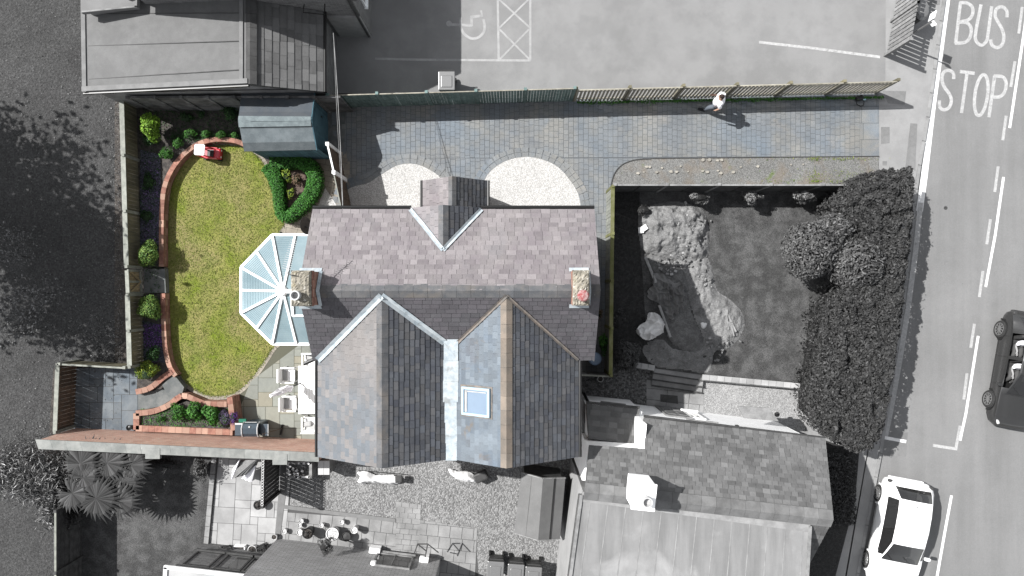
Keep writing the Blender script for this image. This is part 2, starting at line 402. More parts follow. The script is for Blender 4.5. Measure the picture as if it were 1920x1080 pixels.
# roofs
SL = dict(stain=.1, ssc=1.2, fine=.1, fsc=22, rough=.62, spec=.35)
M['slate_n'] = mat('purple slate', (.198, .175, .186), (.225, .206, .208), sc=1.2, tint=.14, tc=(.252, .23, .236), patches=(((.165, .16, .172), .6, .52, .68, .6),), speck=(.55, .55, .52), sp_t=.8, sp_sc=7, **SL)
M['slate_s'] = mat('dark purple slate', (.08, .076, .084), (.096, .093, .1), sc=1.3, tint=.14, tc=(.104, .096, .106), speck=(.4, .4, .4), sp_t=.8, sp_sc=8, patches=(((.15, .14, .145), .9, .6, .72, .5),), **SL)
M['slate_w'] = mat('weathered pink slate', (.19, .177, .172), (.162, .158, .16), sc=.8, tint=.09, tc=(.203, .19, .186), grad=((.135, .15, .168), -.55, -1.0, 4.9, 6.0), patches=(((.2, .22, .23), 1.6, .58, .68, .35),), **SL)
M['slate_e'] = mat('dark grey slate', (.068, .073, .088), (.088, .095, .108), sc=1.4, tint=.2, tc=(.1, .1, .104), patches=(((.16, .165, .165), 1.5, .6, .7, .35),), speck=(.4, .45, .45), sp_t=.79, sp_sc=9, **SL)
M['slate_b'] = mat('blue grey slate', (.118, .15, .188), (.14, .165, .19), sc=1, tint=.16, tc=(.16, .19, .22), patches=(((.17, .14, .11), 1.1, .6, .68, .7), ((.1, .105, .12), .6, .56, .66, .6)), **SL)
M['slate_g'] = mat('grey slate', G(.112), G(.142), sc=1.2, tint=.18, tc=G(.178), patches=((G(.075), .6, .53, .68, .6),), speck=G(.45), sp_t=.8, sp_sc=8, **SL)
M['slate_gd'] = mat('old dark slate', G(.1), G(.13), sc=1.2, tint=.2, tc=G(.15), **SL)
M['ridge'] = mat('ridge tile', (.15, .148, .15), (.105, .11, .118), sc=3, tint=.14, fine=.1, patches=(((.21, .18, .15), 1.2, .5, .65, .5),), speck=(.5, .5, .48), sp_t=.76, sp_sc=8)
M['ridge_tan'] = mat('tan ridge tile', (.24, .2, .165), (.19, .165, .14), sc=3, tint=.12, fine=.1, speck=(.5, .5, .45), sp_t=.76, sp_sc=8)
M['ridge_g'] = mat('grey ridge tile', G(.15), G(.2), sc=3, tint=.14, fine=.1)
M['lead'] = mat('lead flashing', (.36, .42, .46), (.46, .5, .52), sc=5, ct=(.35, .6), fine=.12, stain=.15, ssc=2.5, rough=.6, patches=(((.24, .25, .25), 4, .56, .68, .7),))
M['lead_tan'] = mat('mortar fillet', (.25, .21, .18), (.16, .15, .14), sc=6, fine=.15)
M['felt'] = mat('roof felt', G(.165), G(.185), sc=3, fine=.12, fsc=70, stain=.12, ssc=.5, patches=((G(.12), .5, .56, .66, .5),), speck=G(.09), sp_t=.76, sp_sc=6)
M['felt_light'] = mat('pale roof covering', G(.27), G(.2), sc=.9, stain=.1, ssc=.7, fine=.06, stretch=(2.6, .3, 1), patches=((G(.22), .8, .54, .7, .6), (G(.42), .5, .55, .7, .7)))
M['felt_shed'] = mat('shed felt', (.105, .125, .135), (.13, .15, .16), sc=3, fine=.15, tint=.3, stain=.14, ssc=1.5, speck=(.2, .23, .22), sp_t=.7, sp_sc=30)
M['felt_shed2'] = mat('grey shed felt', G(.165), G(.18), sc=3, fine=.1, tint=.1)
# timber, metal, misc
M['timber'] = mat('green oak timber', (.22, .2, .13), (.155, .145, .1), sc=4, tint=.15, fine=.15, stretch=(1, 1, .3))
M['timber_top'] = mat('weathered timber', (.34, .35, .31), (.25, .26, .23), sc=5, tint=.12, fine=.12)
M['timber_dark'] = mat('dark timber', G(.055), G(.09), sc=5, tint=.25, fine=.2)
M['timber_grey'] = mat('grey timber', G(.22), G(.32), sc=5, tint=.15, fine=.15)
M['timber_grn'] = mat('mossy timber', (.14, .15, .05), (.2, .2, .1), sc=4, tint=.15, fine=.15)
M['timber_brn'] = mat('brown timber', (.15, .105, .075), (.105, .08, .06), sc=5, tint=.2, fine=.2)
M['timber_tan'] = mat('new timber', (.42, .33, .2), (.34, .27, .16), sc=5, tint=.1, fine=.1)
M['teal'] = mat('blue stained boards', (.075, .16, .2), (.055, .12, .155), sc=4, tint=.12, fine=.1)
M['green_fence'] = mat('blue green stained timber', (.2, .28, .27), (.13, .2, .19), sc=4, tint=.14, fine=.15)
M['lattice'] = mat('pale lath', (.4, .38, .32), (.3, .28, .23), sc=6, tint=.15, fine=.15)
M['upvc'] = mat('white upvc', (.82, .84, .85), stain=.03, rough=.4, spec=.4)
M['white_wood'] = mat('white painted timber', (.78, .78, .77), stain=.04, rough=.5)
M['cushion'] = mat('pale grey cushion', (.5, .5, .49), (.42, .42, .42), sc=5, stain=.05)
M['poly'] = mat('blue tinted glazing', (.27, .37, .41), (.32, .42, .455), sc=1.5, tint=.09, stain=.1, ssc=1.2, rough=.12, spec=.6, stretch=(1, 1, 1), trans=.15)
M['glass'] = mat('dark window glass', (.035, .045, .055), stain=0, rough=.04, spec=.8)
M['glass_g'] = mat('grey window glass', G(.05), stain=0, rough=.05, spec=.8)
M['glass_sky'] = mat('pale roof window glass', (.2, .27, .36), stain=.1, rough=.05, spec=.9)
M['black'] = mat('black plastic', G(.015), stain=0, rough=.4)
M['black_g'] = mat('dark grey plastic', G(.05), G(.07), stain=.05, rough=.5)
M['metal'] = mat('galvanised metal', G(.4), stain=.1, rough=.4, metal=.6)
M['metal_w'] = mat('pale metal', G(.6), stain=.05, rough=.4)
M['pot_red'] = mat('red clay pot', (.3, .07, .07), (.42, .3, .29), sc=13, fine=.2)
M['pot_w'] = mat('white pot', G(.7), G(.6), sc=5, stain=.05)
M['pebble'] = mat('white pebbles', G(.6), None, gravel=(30, G(.45), G(.85)), bump=.01)
M['cap'] = mat('lichened cement cap', (.37, .34, .28), (.2, .185, .15), sc=6, ct=(.38, .62), fine=.2, fsc=30, speck=(.55, .53, .48), sp_t=.62, sp_sc=10, patches=(((.42, .36, .22), 3, .55, .68, .5),), bump=.01)
M['red'] = mat('red plastic', (.6, .02, .04), stain=0, rough=.35, spec=.5)
M['pink'] = mat('faded pink plastic', (.72, .2, .2), (.65, .08, .1), sc=5, stain=0, rough=.4)
M['white_p'] = mat('white plastic', G(.82), stain=0, rough=.4)
M['sand'] = mat('sand heap', G(.2), G(.265), sc=4, fine=.3, fsc=24, bump=.06, bsc=14, stain=.18, ssc=1.5, speck=G(.42), sp_t=.7, sp_sc=15)
M['tarp_d'] = mat('dark tarpaulin', G(.2), G(.25), sc=3, rough=.5)
M['tarp_w'] = mat('white sacking', G(.68), G(.58), sc=4, rough=.6)
M['bbq'] = mat('blue grey enamel', (.045, .065, .085), stain=.05, rough=.35, spec=.6)
M['skin'] = mat('skin', (.5, .31, .23), stain=0, rough=.6)
M['hair'] = mat('dark brown hair', (.035, .02, .016), stain=0, fine=.3, fsc=80)
M['shirt'] = mat('white cotton', (.78, .77, .8), stain=.03)
M['trouser'] = mat('grey blue cloth', (.14, .16, .19), stain=.08)
M['trouser_g'] = mat('dark grey cloth', G(.09), stain=.08)
M['skin_g'] = mat('pale grey skin', G(.38), stain=0, rough=.6)
M['shoe'] = mat('black shoe leather', (.015, .015, .02), stain=0, rough=.4)
M['carw'] = mat('white car paint', G(.82), stain=0, rough=.18, spec=.6)
M['card'] = mat('dark grey car paint', G(.045), stain=.02, rough=.22, spec=.8, metal=.3)
M['tyre'] = mat('tyre rubber', G(.035), stain=0, rough=.8)
M['rim'] = mat('wheel alloy', G(.3), stain=0, rough=.35, metal=.5)
M['carglass'] = mat('car glass', G(.02), stain=0, rough=.04, spec=.8, alpha=.86)
def leafm(name, a, b, r=.6): return mat(name, a, None, tint=.42, tc=b, stain=0, rough=r, spec=.22)
M['l_lime'] = leafm('lime leaves', (.13, .26, .02), (.25, .42, .05))
M['l_green'] = leafm('green leaves', (.035, .13, .018), (.095, .26, .04))
M['l_box'] = leafm('box leaves', (.03, .13, .015), (.075, .25, .035))
M['l_olive'] = leafm('olive leaves', (.07, .15, .025), (.22, .31, .07))
M['l_yel'] = leafm('yellow green leaves', (.12, .2, .02), (.33, .38, .05))
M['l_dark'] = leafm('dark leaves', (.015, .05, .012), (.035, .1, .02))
M['l_lav'] = leafm('lavender flowers', (.1, .09, .12), (.2, .12, .32))
M['l_purple'] = leafm('purple flowers', (.1, .03, .2), (.25, .12, .4))
M['l_grey'] = leafm('grey leaves', G(.038), G(.088), .8)
M['l_greyhi'] = leafm('pale grey leaves', G(.065), G(.16), .6)
M['l_greylt'] = leafm('light grey leaves', G(.11), G(.26), .6)
M['l_brown'] = leafm('dry brown leaves', (.16, .11, .07), (.3, .2, .13))
M['l_plume'] = leafm('pale grass plumes', G(.24), G(.55), .8)
M['bark'] = mat('bark', G(.07), G(.11), sc=10, bump=.01)
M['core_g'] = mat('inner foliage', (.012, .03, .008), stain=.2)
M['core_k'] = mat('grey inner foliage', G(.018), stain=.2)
# ================================================================ THE SETTING
def sheet(name, pts, z, m, z0=-.62, px=True, extra=None):
    mb = MB(); poly = [P2(*p, z) for p in pts] if px else pts
    mb.prism(poly, z0, z, .5); return struct(name, mb, m)
mb = MB(); mb.prism([(-160, -160), (160, -160), (160, 160), (-160, 160)], -.9, -.6, .5); struct('ground', mb, M['base'])
def kerbx(y):
    ks = [(-600, 1880), (0, 1772), (200, 1745), (335, 1722), (440, 1711), (600, 1692), (740, 1671), (850, 1653), (960, 1632), (1080, 1610), (1700, 1480)]
    for (a, xa), (b, xb) in zip(ks, ks[1:]):
        if a <= y <= b: return xa + (xb - xa) * (y - a) / (b - a)
    return ks[-1][1]
ZR = -.1
# road: its west edge runs under the kerb
mb = MB(); ys = [-600, -300, 0, 100, 200, 335, 440, 600, 740, 850, 960, 1080, 1400, 1700]
poly = [P2(kerbx(y) - 12, y, ZR) for y in ys] + [(70, -25), (70, 25)]
mb.prism(poly, -.62, ZR, .5); struct('road', mb, M['road'])
# pavement and kerb
mb = MB(); poly = [P2(kerbx(y) - 5, y, 0) for y in ys] + [P2(1480, 1700), P2(1480, 900), P2(1560, 700), P2(1640, 200), P2(1640, -600)]
mb.prism(poly, -.61, -.004, .5); struct('pavement', mb, M['pavement'])
mb = MB(); pts = []
for y in np.arange(-590, 1690, 45):
    a = P(kerbx(y) - 2, y, 0); b = P(kerbx(y + 44) - 2, y + 44, 0)
    mb.beam(a + Vector((0, 0, -.05)), b + Vector((0, 0, -.05)), .12, .12)
struct('kerb', mb, M['kerb'])
mb = MB(); mb.prism([(-160, -160), P2(212, 1300, 0), P2(212, 820), P2(255, 690), P2(262, 180), P2(300, -2200), (-160, 160)], -.6, 0, .5); struct('field', mb, M['field'])
mb = MB(); mb.prism([P2(560, -2200), P2(1668, -2200), P2(1660, 190), P2(560, 200)], -.6, 0, .5); struct('car_park', mb, M['tarmac'])
sheet('neighbour_lawn', [(100, 845), (402, 850), (392, 1300), (100, 1300)], .004, M['lawn_grey'])
# coloured garden base
sheet('garden_bed', [(215, 175), (660, 175), (660, 480), (660, 850), (90, 850), (100, 690), (215, 690)], .002, M['soil'])
# driveway
sheet('driveway', [(606, 188), (1648, 176), (1648, 294), (1205, 297), (1150, 345), (1150, 705), (1060, 705), (1060, 400), (635, 400), (630, 270)], .004, M['drive_j'])
mb = MB()
courses(mb, [P2(606, 189, .01), P2(1612, 178, .01), P2(1612, 293, .01), P2(640, 297, .01)], .012, R(90), .185, (.17, .27), .006)
courses(mb, [P2(1612, 178, .01), P2(1648, 177, .01), P2(1648, 293, .01), P2(1612, 293, .01)], .012, 0, .62, (.6, .8), .007)
courses(mb, [P2(636, 297, .01), P2(1150, 297, .01), P2(1146, 400, .01), P2(636, 400, .01)], .012, R(90), .185, (.17, .27), .006)
courses(mb, [P2(1150, 297, .01), P2(1205, 297, .01), P2(1146, 345, .01)], .012, R(90), .185, (.17, .27), .006)
courses(mb, [P2(1085, 400, .01), P2(1146, 400, .01), P2(1146, 700, .01), P2(1085, 700, .01)], .012, R(90), .185, (.17, .27), .006)
struct('driveway_paving', mb, M['drive'])
# two white gravel half rounds with a double course of setts round them
def halfround(pts, m_g):
    ln = smooth_line([P(*p, .02).to_2d() for p in pts], 10)
    mb = MB(); mb.prism([(p.x, p.y) for p in ln], 0, .021, .5); struct('gravel_bed', mb, m_g)
    mb = MB()
    c = Vector((sum(p.x for p in ln) / len(ln), sum(p.y for p in ln) / len(ln)))
    for r0, r1 in ((.0, .17), (.185, .35)):
        acc = 0
        fine = smooth_line(ln, 4)
        seg = []; last = fine[0]; start = fine[0]
        for p in fine[1:]:
            acc += (p - last).length; last = p
            if acc > .24:
                seg.append((start, p)); start = p; acc = 0
        for a, b in seg:
            d = (b - a).normalized(); nrm = Vector((d.y, -d.x))
            if nrm.dot(a - c) < 0: nrm = -nrm
            g = d * .006
            q = [a + nrm * r0 + g, b + nrm * r0 - g, b + nrm * r1 - g, a + nrm * r1 + g]
            q = [(v.x, v.y) for v in q]
            q = ccw(q); z = .026 + random.random() * .004
            mb.prism(q, .005, z)
    struct('gravel_edging', mb, M['drive'])
halfround([(638, 420), (643, 366), (660, 351), (690, 343), (712, 329), (745, 310), (775, 307), (805, 318), (830, 340), (850, 400)], M['gravel_w'])
halfround([(885, 400), (908, 337), (930, 312), (962, 297), (1000, 295), (1042, 310), (1070, 340), (1086, 370), (1090, 410)], M['gravel_w'])
# weedy gravel verge beside the drive
ln = smooth_line([P(*p, .03).to_2d() for p in [(1144, 360), (1150, 330), (1165, 310), (1190, 300), (1220, 298)]], 8)
mb = MB(); mb.prism([(p.x, p.y) for p in ln] + [P2(1648, 293, .03), P2(1645, 352, .03), P2(1144, 352, .03)], -.05, .03, .5); struct('gravel_verge', mb, M['strip'])
mb = MB()
for a, b in zip(ln, ln[1:]): mb.beam((a.x, a.y, .03), (b.x, b.y, .03), .035, .05)
mb.beam((*P2(1220, 297, .03), .03), (*P2(1648, 293, .03), .03), .03, .05)
struct('verge_edging', mb, M['black_g'])
# patches in the footway
for q in [[(1655, 170), (1699, 171), (1696, 196), (1665, 194)], [(1707, 231), (1720, 232), (1716, 318), (1697, 318)], [(1652, 238), (1668, 238), (1668, 268), (1652, 270)],
          [(1655, 302), (1663, 302), (1663, 310), (1655, 310)], [(1722, -60), (1766, -60), (1762, 9), (1722, 8)]]:
    mb = MB(); mb.prism([P2(*p) for p in q], -.02, .003, .5); struct('pavement_patch', mb, M['pave_dark'])
mb = MB(); mb.prism([P2(1650, 812), P2(1705, 812), P2(1701, 858), P2(1645, 852)], -.2, ZR + .005, .5); struct('road_patch', mb, M['pave_dark'])
# ---- lawn of the garden with its curved edging
LAWN = [(452, 276), (400, 274), (358, 292), (328, 332), (317, 390), (315, 500), (316, 600), (324, 668), (345, 712), (372, 733), (400, 742), (440, 736), (472, 708), (498, 672), (514, 648), (560, 600), (560, 470), (522, 440), (532, 418), (520, 380), (505, 330), (485, 296)]
ln = smooth_line([P(*p, .02).to_2d() for p in LAWN], 6, True)
mb = MB(); mb.prism([(p.x, p.y) for p in ln], 0, .026, .5); struct('lawn', mb, M['lawn'])
mb = MB(); 
for i in range(len(ln)):
    a = ln[i]; b = ln[(i + 1) % len(ln)]; d = (b - a).normalized(); nr = Vector((d.y, -d.x))
    w0, w1 = 0, .15
    q = ccw([tuple(a - nr * -0), tuple(b), tuple(b - nr * -w1 if False else b + nr * w1), tuple(a + nr * w1)])
    mb.prism(q, .0, .02)
struct('lawn_edging', mb, M['tanpave'])
Q = []; lp = [tuple(p) for p in ln]
while len(Q) < 22000:
    x = random.uniform(-13.2, -7.6); y = random.uniform(-4.1, 5.5)
    if inpoly((x, y), lp) and not (x > -9.4 and -2.1 < y < 2.0 and x > -9.4 + abs(y) * .5): Q.append((x, y, .035))
for i in range(len(lp)):
    for k in range(14): t = random.random(); a, b = lp[i], lp[(i + 1) % len(lp)]; Q.append((a[0] + (b[0] - a[0]) * t + random.gauss(0, .035), a[1] + (b[1] - a[1]) * t + random.gauss(0, .035), .035))
Q = np.array(Q); M['l_lawn'] = leafm('lawn blades', (.16, .21, .028), (.34, .33, .115), .8); o = leaf_mesh('grass_tufts', Q, np.random.normal(size=Q.shape) * .5 + [0, 0, 1], .06, M['l_lawn'], asp=.3); tag(o, 'short yellow green grass blades of the garden lawn', 'grass', kind='stuff')
# ---- paving in the garden
def paved(name, polys, z, m, joint, **k):
    mb = MB()
    for p in polys: mb.prism([P2(*q, z) for q in p], 0, z - .006 - .001 * random.random(), .5)
    struct(name + '_bedding', mb, joint)
    mb = MB()
    for p in polys: slabs(mb, [P2(*q, z) for q in p], z, **k)
    struct(name, mb, m)
paved('patio', [[(500, 640), (700, 640), (700, 830), (430, 830), (430, 745), (470, 715)]], .017, M['york'], M['joint_c'], unit=.27)
paved('slate_terrace', [[(140, 690), (268, 690), (256, 815), (138, 815)]], .016, M['bluestone'], M['joint'], unit=.3)
mb = MB(); mb.prism([P2(*q) for q in [(528, 284), (656, 284), (656, 455), (500, 455), (500, 425)]], 0, .008, .5); struct('path_bedding', mb, M['joint_c'])
mb = MB(); courses(mb, [P2(*q) for q in [(528, 284), (656, 284), (656, 455), (528, 455)]], .013, R(-12), .2, (.2, .42), .006); courses(mb, [P2(*q) for q in [(528, 408), (528, 455), (500, 455), (500, 430)]], .013, R(-12), .2, (.2, .42), .006); struct('path', mb, M['tanpave'])
mb = MB(); mb.prism([P2(*q) for q in [(500, 303), (560, 300), (586, 318), (585, 350), (545, 402), (522, 398), (515, 350)]], 0, .03, .5); struct('hedged_bed', mb, mat('reddish mulch', (.16, .11, .09), (.1, .075, .06), sc=8, fine=.4, fsc=25, bump=.02))
mb = MB(); mb.prism([P2(*q) for q in [(610, 352), (640, 398), (592, 398)]] , 0, .03, .5); struct('gravel_corner', mb, M['gravel_w'])
mb = MB(); mb.prism([P2(*q) for q in [(600, 180), (650, 180), (645, 292), (600, 292)]], 0, .015, .5); struct('gateway_paving', mb, M['concrete'])
# raised bed: soil inside a curved brick edging
ZB = .36
INNER = [(462, 273), (440, 264), (400, 262), (365, 274), (335, 300), (312, 340), (304, 390), (303, 500)]
INNER2 = [(306, 550), (307, 600), (310, 650), (318, 686), (330, 705)]
ln1 = smooth_line([P(*p, ZB).to_2d() for p in INNER], 6); ln2 = smooth_line([P(*p, ZB).to_2d() for p in INNER2], 6)
mb = MB(); mb.prism([(p.x, p.y) for p in ln1] + [P2(262, 502, ZB), P2(250, 185, ZB), P2(500, 185, ZB), P2(500, 273, ZB)], 0, ZB - .05, .5); struct('raised_bed', mb, M['soil'])
mb = MB(); mb.prism([(p.x, p.y) for p in ln2] + [P2(300, 730, ZB), P2(255, 730, ZB), P2(262, 552, ZB)], 0, ZB - .05, .5); struct('raised_bed', mb, M['soil'])
for q in ([(262, 280), (300, 290), (302, 470), (262, 470)], [(264, 600), (305, 610), (308, 680), (266, 680)]):
    mb = MB(); mb.prism([P2(*p, ZB) for p in q], .1, ZB - .035, .5); struct('chippings_bed', mb, M['slatechips'])
def brick_curve(name, label, line, z0, z1, wd, group=None, bl=.22, top=.065, cat='brick edging', parent=None, z0f=None):
    """a low curved wall: a band of brickwork topped by bricks laid flat"""
    mb = MB(); fine = smooth_line(line, 6); acc = 0; start = fine[0]; last = fine[0]; segs = []
    for p in fine[1:]:
        acc += (p - last).length; last = p
        if acc >= bl: segs.append((start, p)); start = p; acc = 0
    if acc > .05: segs.append((start, last))
    for a, b in segs:
        d = (b - a).normalized(); nr = Vector((d.y, -d.x)) * wd / 2; g = d * .006
        rows = max(1, int((z1 - z0) / .075))
        for k in range(rows):
            zz0 = z0 + (z1 - z0) * k / rows; zz1 = z0 + (z1 - z0) * (k + 1) / rows - .008
            q = ccw([tuple(v) for v in (a - nr + g, b - nr - g, b + nr - g, a + nr + g)])
            mb.prism(q, zz0, zz1)
        q = ccw([tuple(v) for v in (a - nr * .93, b - nr * .93, b + nr * .93, a + nr * .93)])
        mb.prism(q, z0, z1 - .012, .02)
    o = mb.build(name, M['brick'], parent)
    if parent is None: tag(o, label, cat, group)
    return o
brick_curve('brick_edging', 'long curved low brick edging between the fence border and the top of the lawn', ln1, 0, .4, .17)
brick_curve('brick_edging', 'shorter low brick edging between lawn and border below the garden gate landing', ln2, 0, .4, .17)
# landing by the gate
mb = MB(); mb.prism([P2(*q, .3) for q in [(270, 504), (309, 504), (311, 549), (270, 549)]], 0, .3, .5); o = mb.build('stone_landing', M['concrete']); tag(o, 'grey stone slab landing between the small garden gate and the lawn', 'landing slab')
# curved steps and planter in the lower corner
mb = MB()
s_ = thing('brick_planter', 'curved brick planter full of green perennials above the long brick wall', 'planter', P(350, 780, 0))
z = .42
pl = lambda L_, z=z: smooth_line([P(*p, z).to_2d() for p in L_], 6)
brick_curve('planter_wall', None, pl([(254, 775), (285, 772), (315, 760), (340, 742), (362, 748), (385, 757), (425, 758)]), 0, z, .2, parent=s_)
brick_curve('planter_wall', None, pl([(254, 803), (320, 806), (436, 811)]), 0, z, .22, parent=s_)
brick_curve('planter_wall', None, pl([(255, 775), (255, 806)]), 0, z, .22, parent=s_)
brick_curve('planter_wall', None, pl([(430, 745), (438, 808)], .75), 0, .75, .2, parent=s_)
mb = MB(); mb.prism([P2(*p, .3) for p in [(256, 778), (330, 760), (350, 752), (385, 762), (432, 762), (436, 808), (256, 805)]], 0, .3, .5); mb.build('planting_soil', M['soil'], s_)
o = brick_curve('brick_edging', 'short curved brick edging round the yellow green shrub beside the steps', pl([(254, 735), (280, 728), (305, 708), (322, 697)]), 0, z, .2)
o = thing('garden_steps', 'two shallow curved stone steps between brick edgings in the lower garden corner', 'steps', P(300, 735, 0))
mb = MB(); mb.prism([P2(*p, .18) for p in [(259, 738), (290, 732), (304, 722), (320, 750), (300, 762), (259, 770)]], 0, .18, .5); mb.build('tread', M['concrete'], o)
mb = MB(); mb.prism([P2(*p, .32) for p in [(304, 722), (326, 702), (345, 726), (340, 742), (320, 752)]], 0, .32, .5); mb.build('tread', M['concrete'], o)
# ---- east garden
mb = MB(); mb.prism([P2(*p) for p in [(1146, 348), (1660, 348), (1640, 560), (1590, 725), (1535, 720), (1317, 703), (1223, 690), (1150, 686), (1146, 600)]], -.6, .012, .5); struct('neighbour_grass', mb, M['lawn_grey'])
mb = MB(); mb.prism([P2(*p) for p in [(1150, 350), (1200, 352), (1196, 420), (1205, 520), (1212, 640), (1230, 688), (1150, 686)]], 0, .03, .5); struct('neighbour_border', mb, mat('dark border soil', G(.022), G(.04), sc=9, fine=.5, fsc=20, bump=.04, bsc=20, speck=G(.12), sp_t=.72, sp_sc=22))
ZL = -.34
mb = MB(); mb.prism([P2(*p, ZL) for p in [(1080, 670), (1235, 670), (1600, 700), (1640, 1000), (1080, 1000)]], -.61, ZL, .5); struct('neighbour_yard', mb, M['gravel_d'])
mb = MB(); mb.prism([P2(*p, ZL) for p in [(1318, 700), (1540, 720), (1540, 830), (1318, 800)]], -.5, ZL + .012, .5); struct('pale_gravel', mb, mat('pale gravel', G(.5), None, gravel=(30, G(.34), G(.56)), bump=.006))
paved_z = ZL + .02
mb = MB(); slabs(mb, [P2(*p, ZL) for p in [(1212, 712), (1320, 725), (1318, 800), (1212, 790)]], ZL + .02, unit=.42, ang=R(-6), sizes=((2, 2), (2, 1), (1, 1))); struct('yard_slabs', mb, M['flag_mid'])
mb = MB(); mb.prism([P2(*p, ZL) for p in [(1238, 739), (1270, 742), (1271, 757), (1238, 753)]], ZL, ZL + .035, .5); o = mb.build('door_mat', M['black_g']); tag(o, 'dark door mat in front of the white cottage door', 'door mat')
# ---- lower yards
paved_polys = [[(392, 850), (548, 862), (530, 1060), (376, 1060)]]
mb = MB(); mb.prism([P2(*q, .02) for q in [(396, 850), (548, 860), (532, 1100), (376, 1100)]], -.6, .02, .5); struct('flag_patio_bedding', mb, M['joint'])
mb = MB(); slabs(mb, [P2(*q, .03) for q in [(411, 850), (548, 860), (530, 1062), (390, 1040)]], .03, unit=.3, ang=R(-3)); struct('flag_patio', mb, M['flag_grey'])
mb = MB()
for k in range(10):
    a = P(403 - 1.8 * k, 850 + 19.5 * k, .06); b = P(403 - 1.8 * (k + 1), 850 + 19.5 * (k + .96), .06); mb.beam(a, b, .17, .14)
o = mb.build('kerb_wall', M['flag_mid']); tag(o, 'long pale stone kerb between dark lawn and flagged patio', 'stone kerb')
mb = MB(); mb.prism([P2(*q) for q in [(540, 850), (1092, 850), (1080, 1300), (380, 1300), (400, 1040), (535, 1040)]], -.6, .004, .5); struct('yard_gravel', mb, M['gravel_g'])
mb = MB(); mb.prism([P2(*q) for q in [(532, 948), (640, 960), (890, 990), (898, 1090), (520, 1090)]], 0, .012, .5); struct('yard_path_bedding', mb, M['joint'])
mb = MB()
courses(mb, [P2(*q) for q in [(532, 960), (742, 975), (742, 1090), (520, 1090)]], .022, R(-7), .46, (.45, .47), .008)
courses(mb, [P2(*q) for q in [(742, 940), (790, 946), (783, 1090), (742, 1090)]], .022, R(-5), .2, (.28, .34), .006)
courses(mb, [P2(*q) for q in [(788, 975), (895, 990), (890, 1090), (780, 1090)]], .022, R(-6), .44, (.43, .45), .008)
struct('yard_path', mb, M['flag_mid'])
mb = MB(); mb.prism([P2(*q) for q in [(532, 946), (742, 972), (742, 979), (530, 953)]], 0, .05, .5); mb.prism([P2(*q) for q in [(528, 862), (545, 862), (526, 1005), (516, 1005)]], 0, .045, .5); struct('dark_border_strip', mb, M['pave_dark'])
# ================================================================ ROAD AND CAR PARK MARKINGS
def stroke(mb, pts, wd, z, conv, th=.004):
    q = [Vector(P2(*conv(p), z)) for p in pts]; n = len(q); L_ = []; R_ = []
    for i in range(n):
        d = (q[min(i + 1, n - 1)] - q[max(i - 1, 0)]).normalized(); nr = Vector((-d.y, d.x))
        k = 1
        if 0 < i < n - 1:
            d1 = (q[i] - q[i - 1]).normalized(); k = 1 / max(.6, abs(d1.dot(d)))
        L_.append(q[i] + nr * wd / 2 * k); R_.append(q[i] - nr * wd / 2 * k)
    for i in range(n - 1):
        mb.face([(*R_[i], z + th), (*R_[i + 1], z + th), (*L_[i + 1], z + th), (*L_[i], z + th)], .5)
def sm(pts, n=6): return [tuple(p) for p in smooth_line([Vector(p) for p in pts], n)]
z4 = lambda p: (p[0] / 3 + 1380, p[1] / 3)
idc = lambda p: p
mb = MB(); wd = .125; z = ZR
stroke(mb, [(1262, 15), (1235, 245)], wd, z, z4)
stroke(mb, sm([(1256, 15), (1300, 18), (1328, 40), (1330, 80), (1305, 112), (1252, 124)]), wd, z + .001, z4)
stroke(mb, sm([(1252, 124), (1300, 130), (1322, 160), (1316, 208), (1288, 238), (1230, 243)]), wd, z + .002, z4)
stroke(mb, sm([(1378, 25), (1350, 170), (1348, 225), (1378, 254), (1408, 232), (1418, 185), (1438, 35)]), wd, z, z4)
stroke(mb, sm([(1524, 98), (1522, 60), (1495, 38), (1464, 52), (1458, 92), (1476, 128), (1496, 165), (1506, 205), (1498, 248), (1470, 268), (1440, 254), (1432, 222)]), wd, z, z4)
stroke(mb, sm([(1224, 445), (1222, 412), (1196, 396), (1167, 408), (1158, 448), (1172, 490), (1197, 525), (1211, 562), (1200, 602), (1170, 618), (1146, 602), (1144, 565)]), wd, z, z4)
stroke(mb, [(1258, 402), (1342, 413)], wd, z, z4); stroke(mb, [(1299, 413), (1268, 636)], wd, z + .001, z4)
el = [(1379 + 36 * math.cos(a) * 1.0 + 14 * math.sin(a) * -1, 535 + 115 * math.sin(a)) for a in np.linspace(0, 2 * math.pi, 33)]
stroke(mb, el, wd, z, z4)
stroke(mb, [(1455, 425), (1422, 660)], wd, z, z4); stroke(mb, sm([(1450, 428), (1498, 432), (1519, 465), (1510, 518), (1480, 545), (1436, 545)]), wd, z + .001, z4)
struct('bus_stop_lettering', mb, M['paint'])
mb = MB()
stroke(mb, [(1786, -120), (1775, 0), (1748, 200), (1733, 330), (1724, 396)], .25, ZR, idc)
struct('bus_stop_edge_line', mb, M['paint_bright'])
mb = MB(); stroke(mb, [(1726, 380), (1717, 470), (1703, 575), (1688, 670), (1672, 760), (1660, 818)], .2, ZR + .0015, idc); struct('bus_stop_shaded_line', mb, M['paint'])  # edge line continued through shadow, the shade put into a duller paint colour
for q in ([(1936, -60), (1920, 60), (1908, 140), (1893, 240)], [(1881.5, 332), (1866, 440), (1848, 538)], [(1834, 630), (1822, 705), (1811, 775), (1800, 826)], [(1784, 929), (1771, 1000), (1757, 1080), (1738, 1180)]):
    mb = MB(); stroke(mb, q, .1, ZR, idc); struct('lane_line', mb, M['paint_bright'])
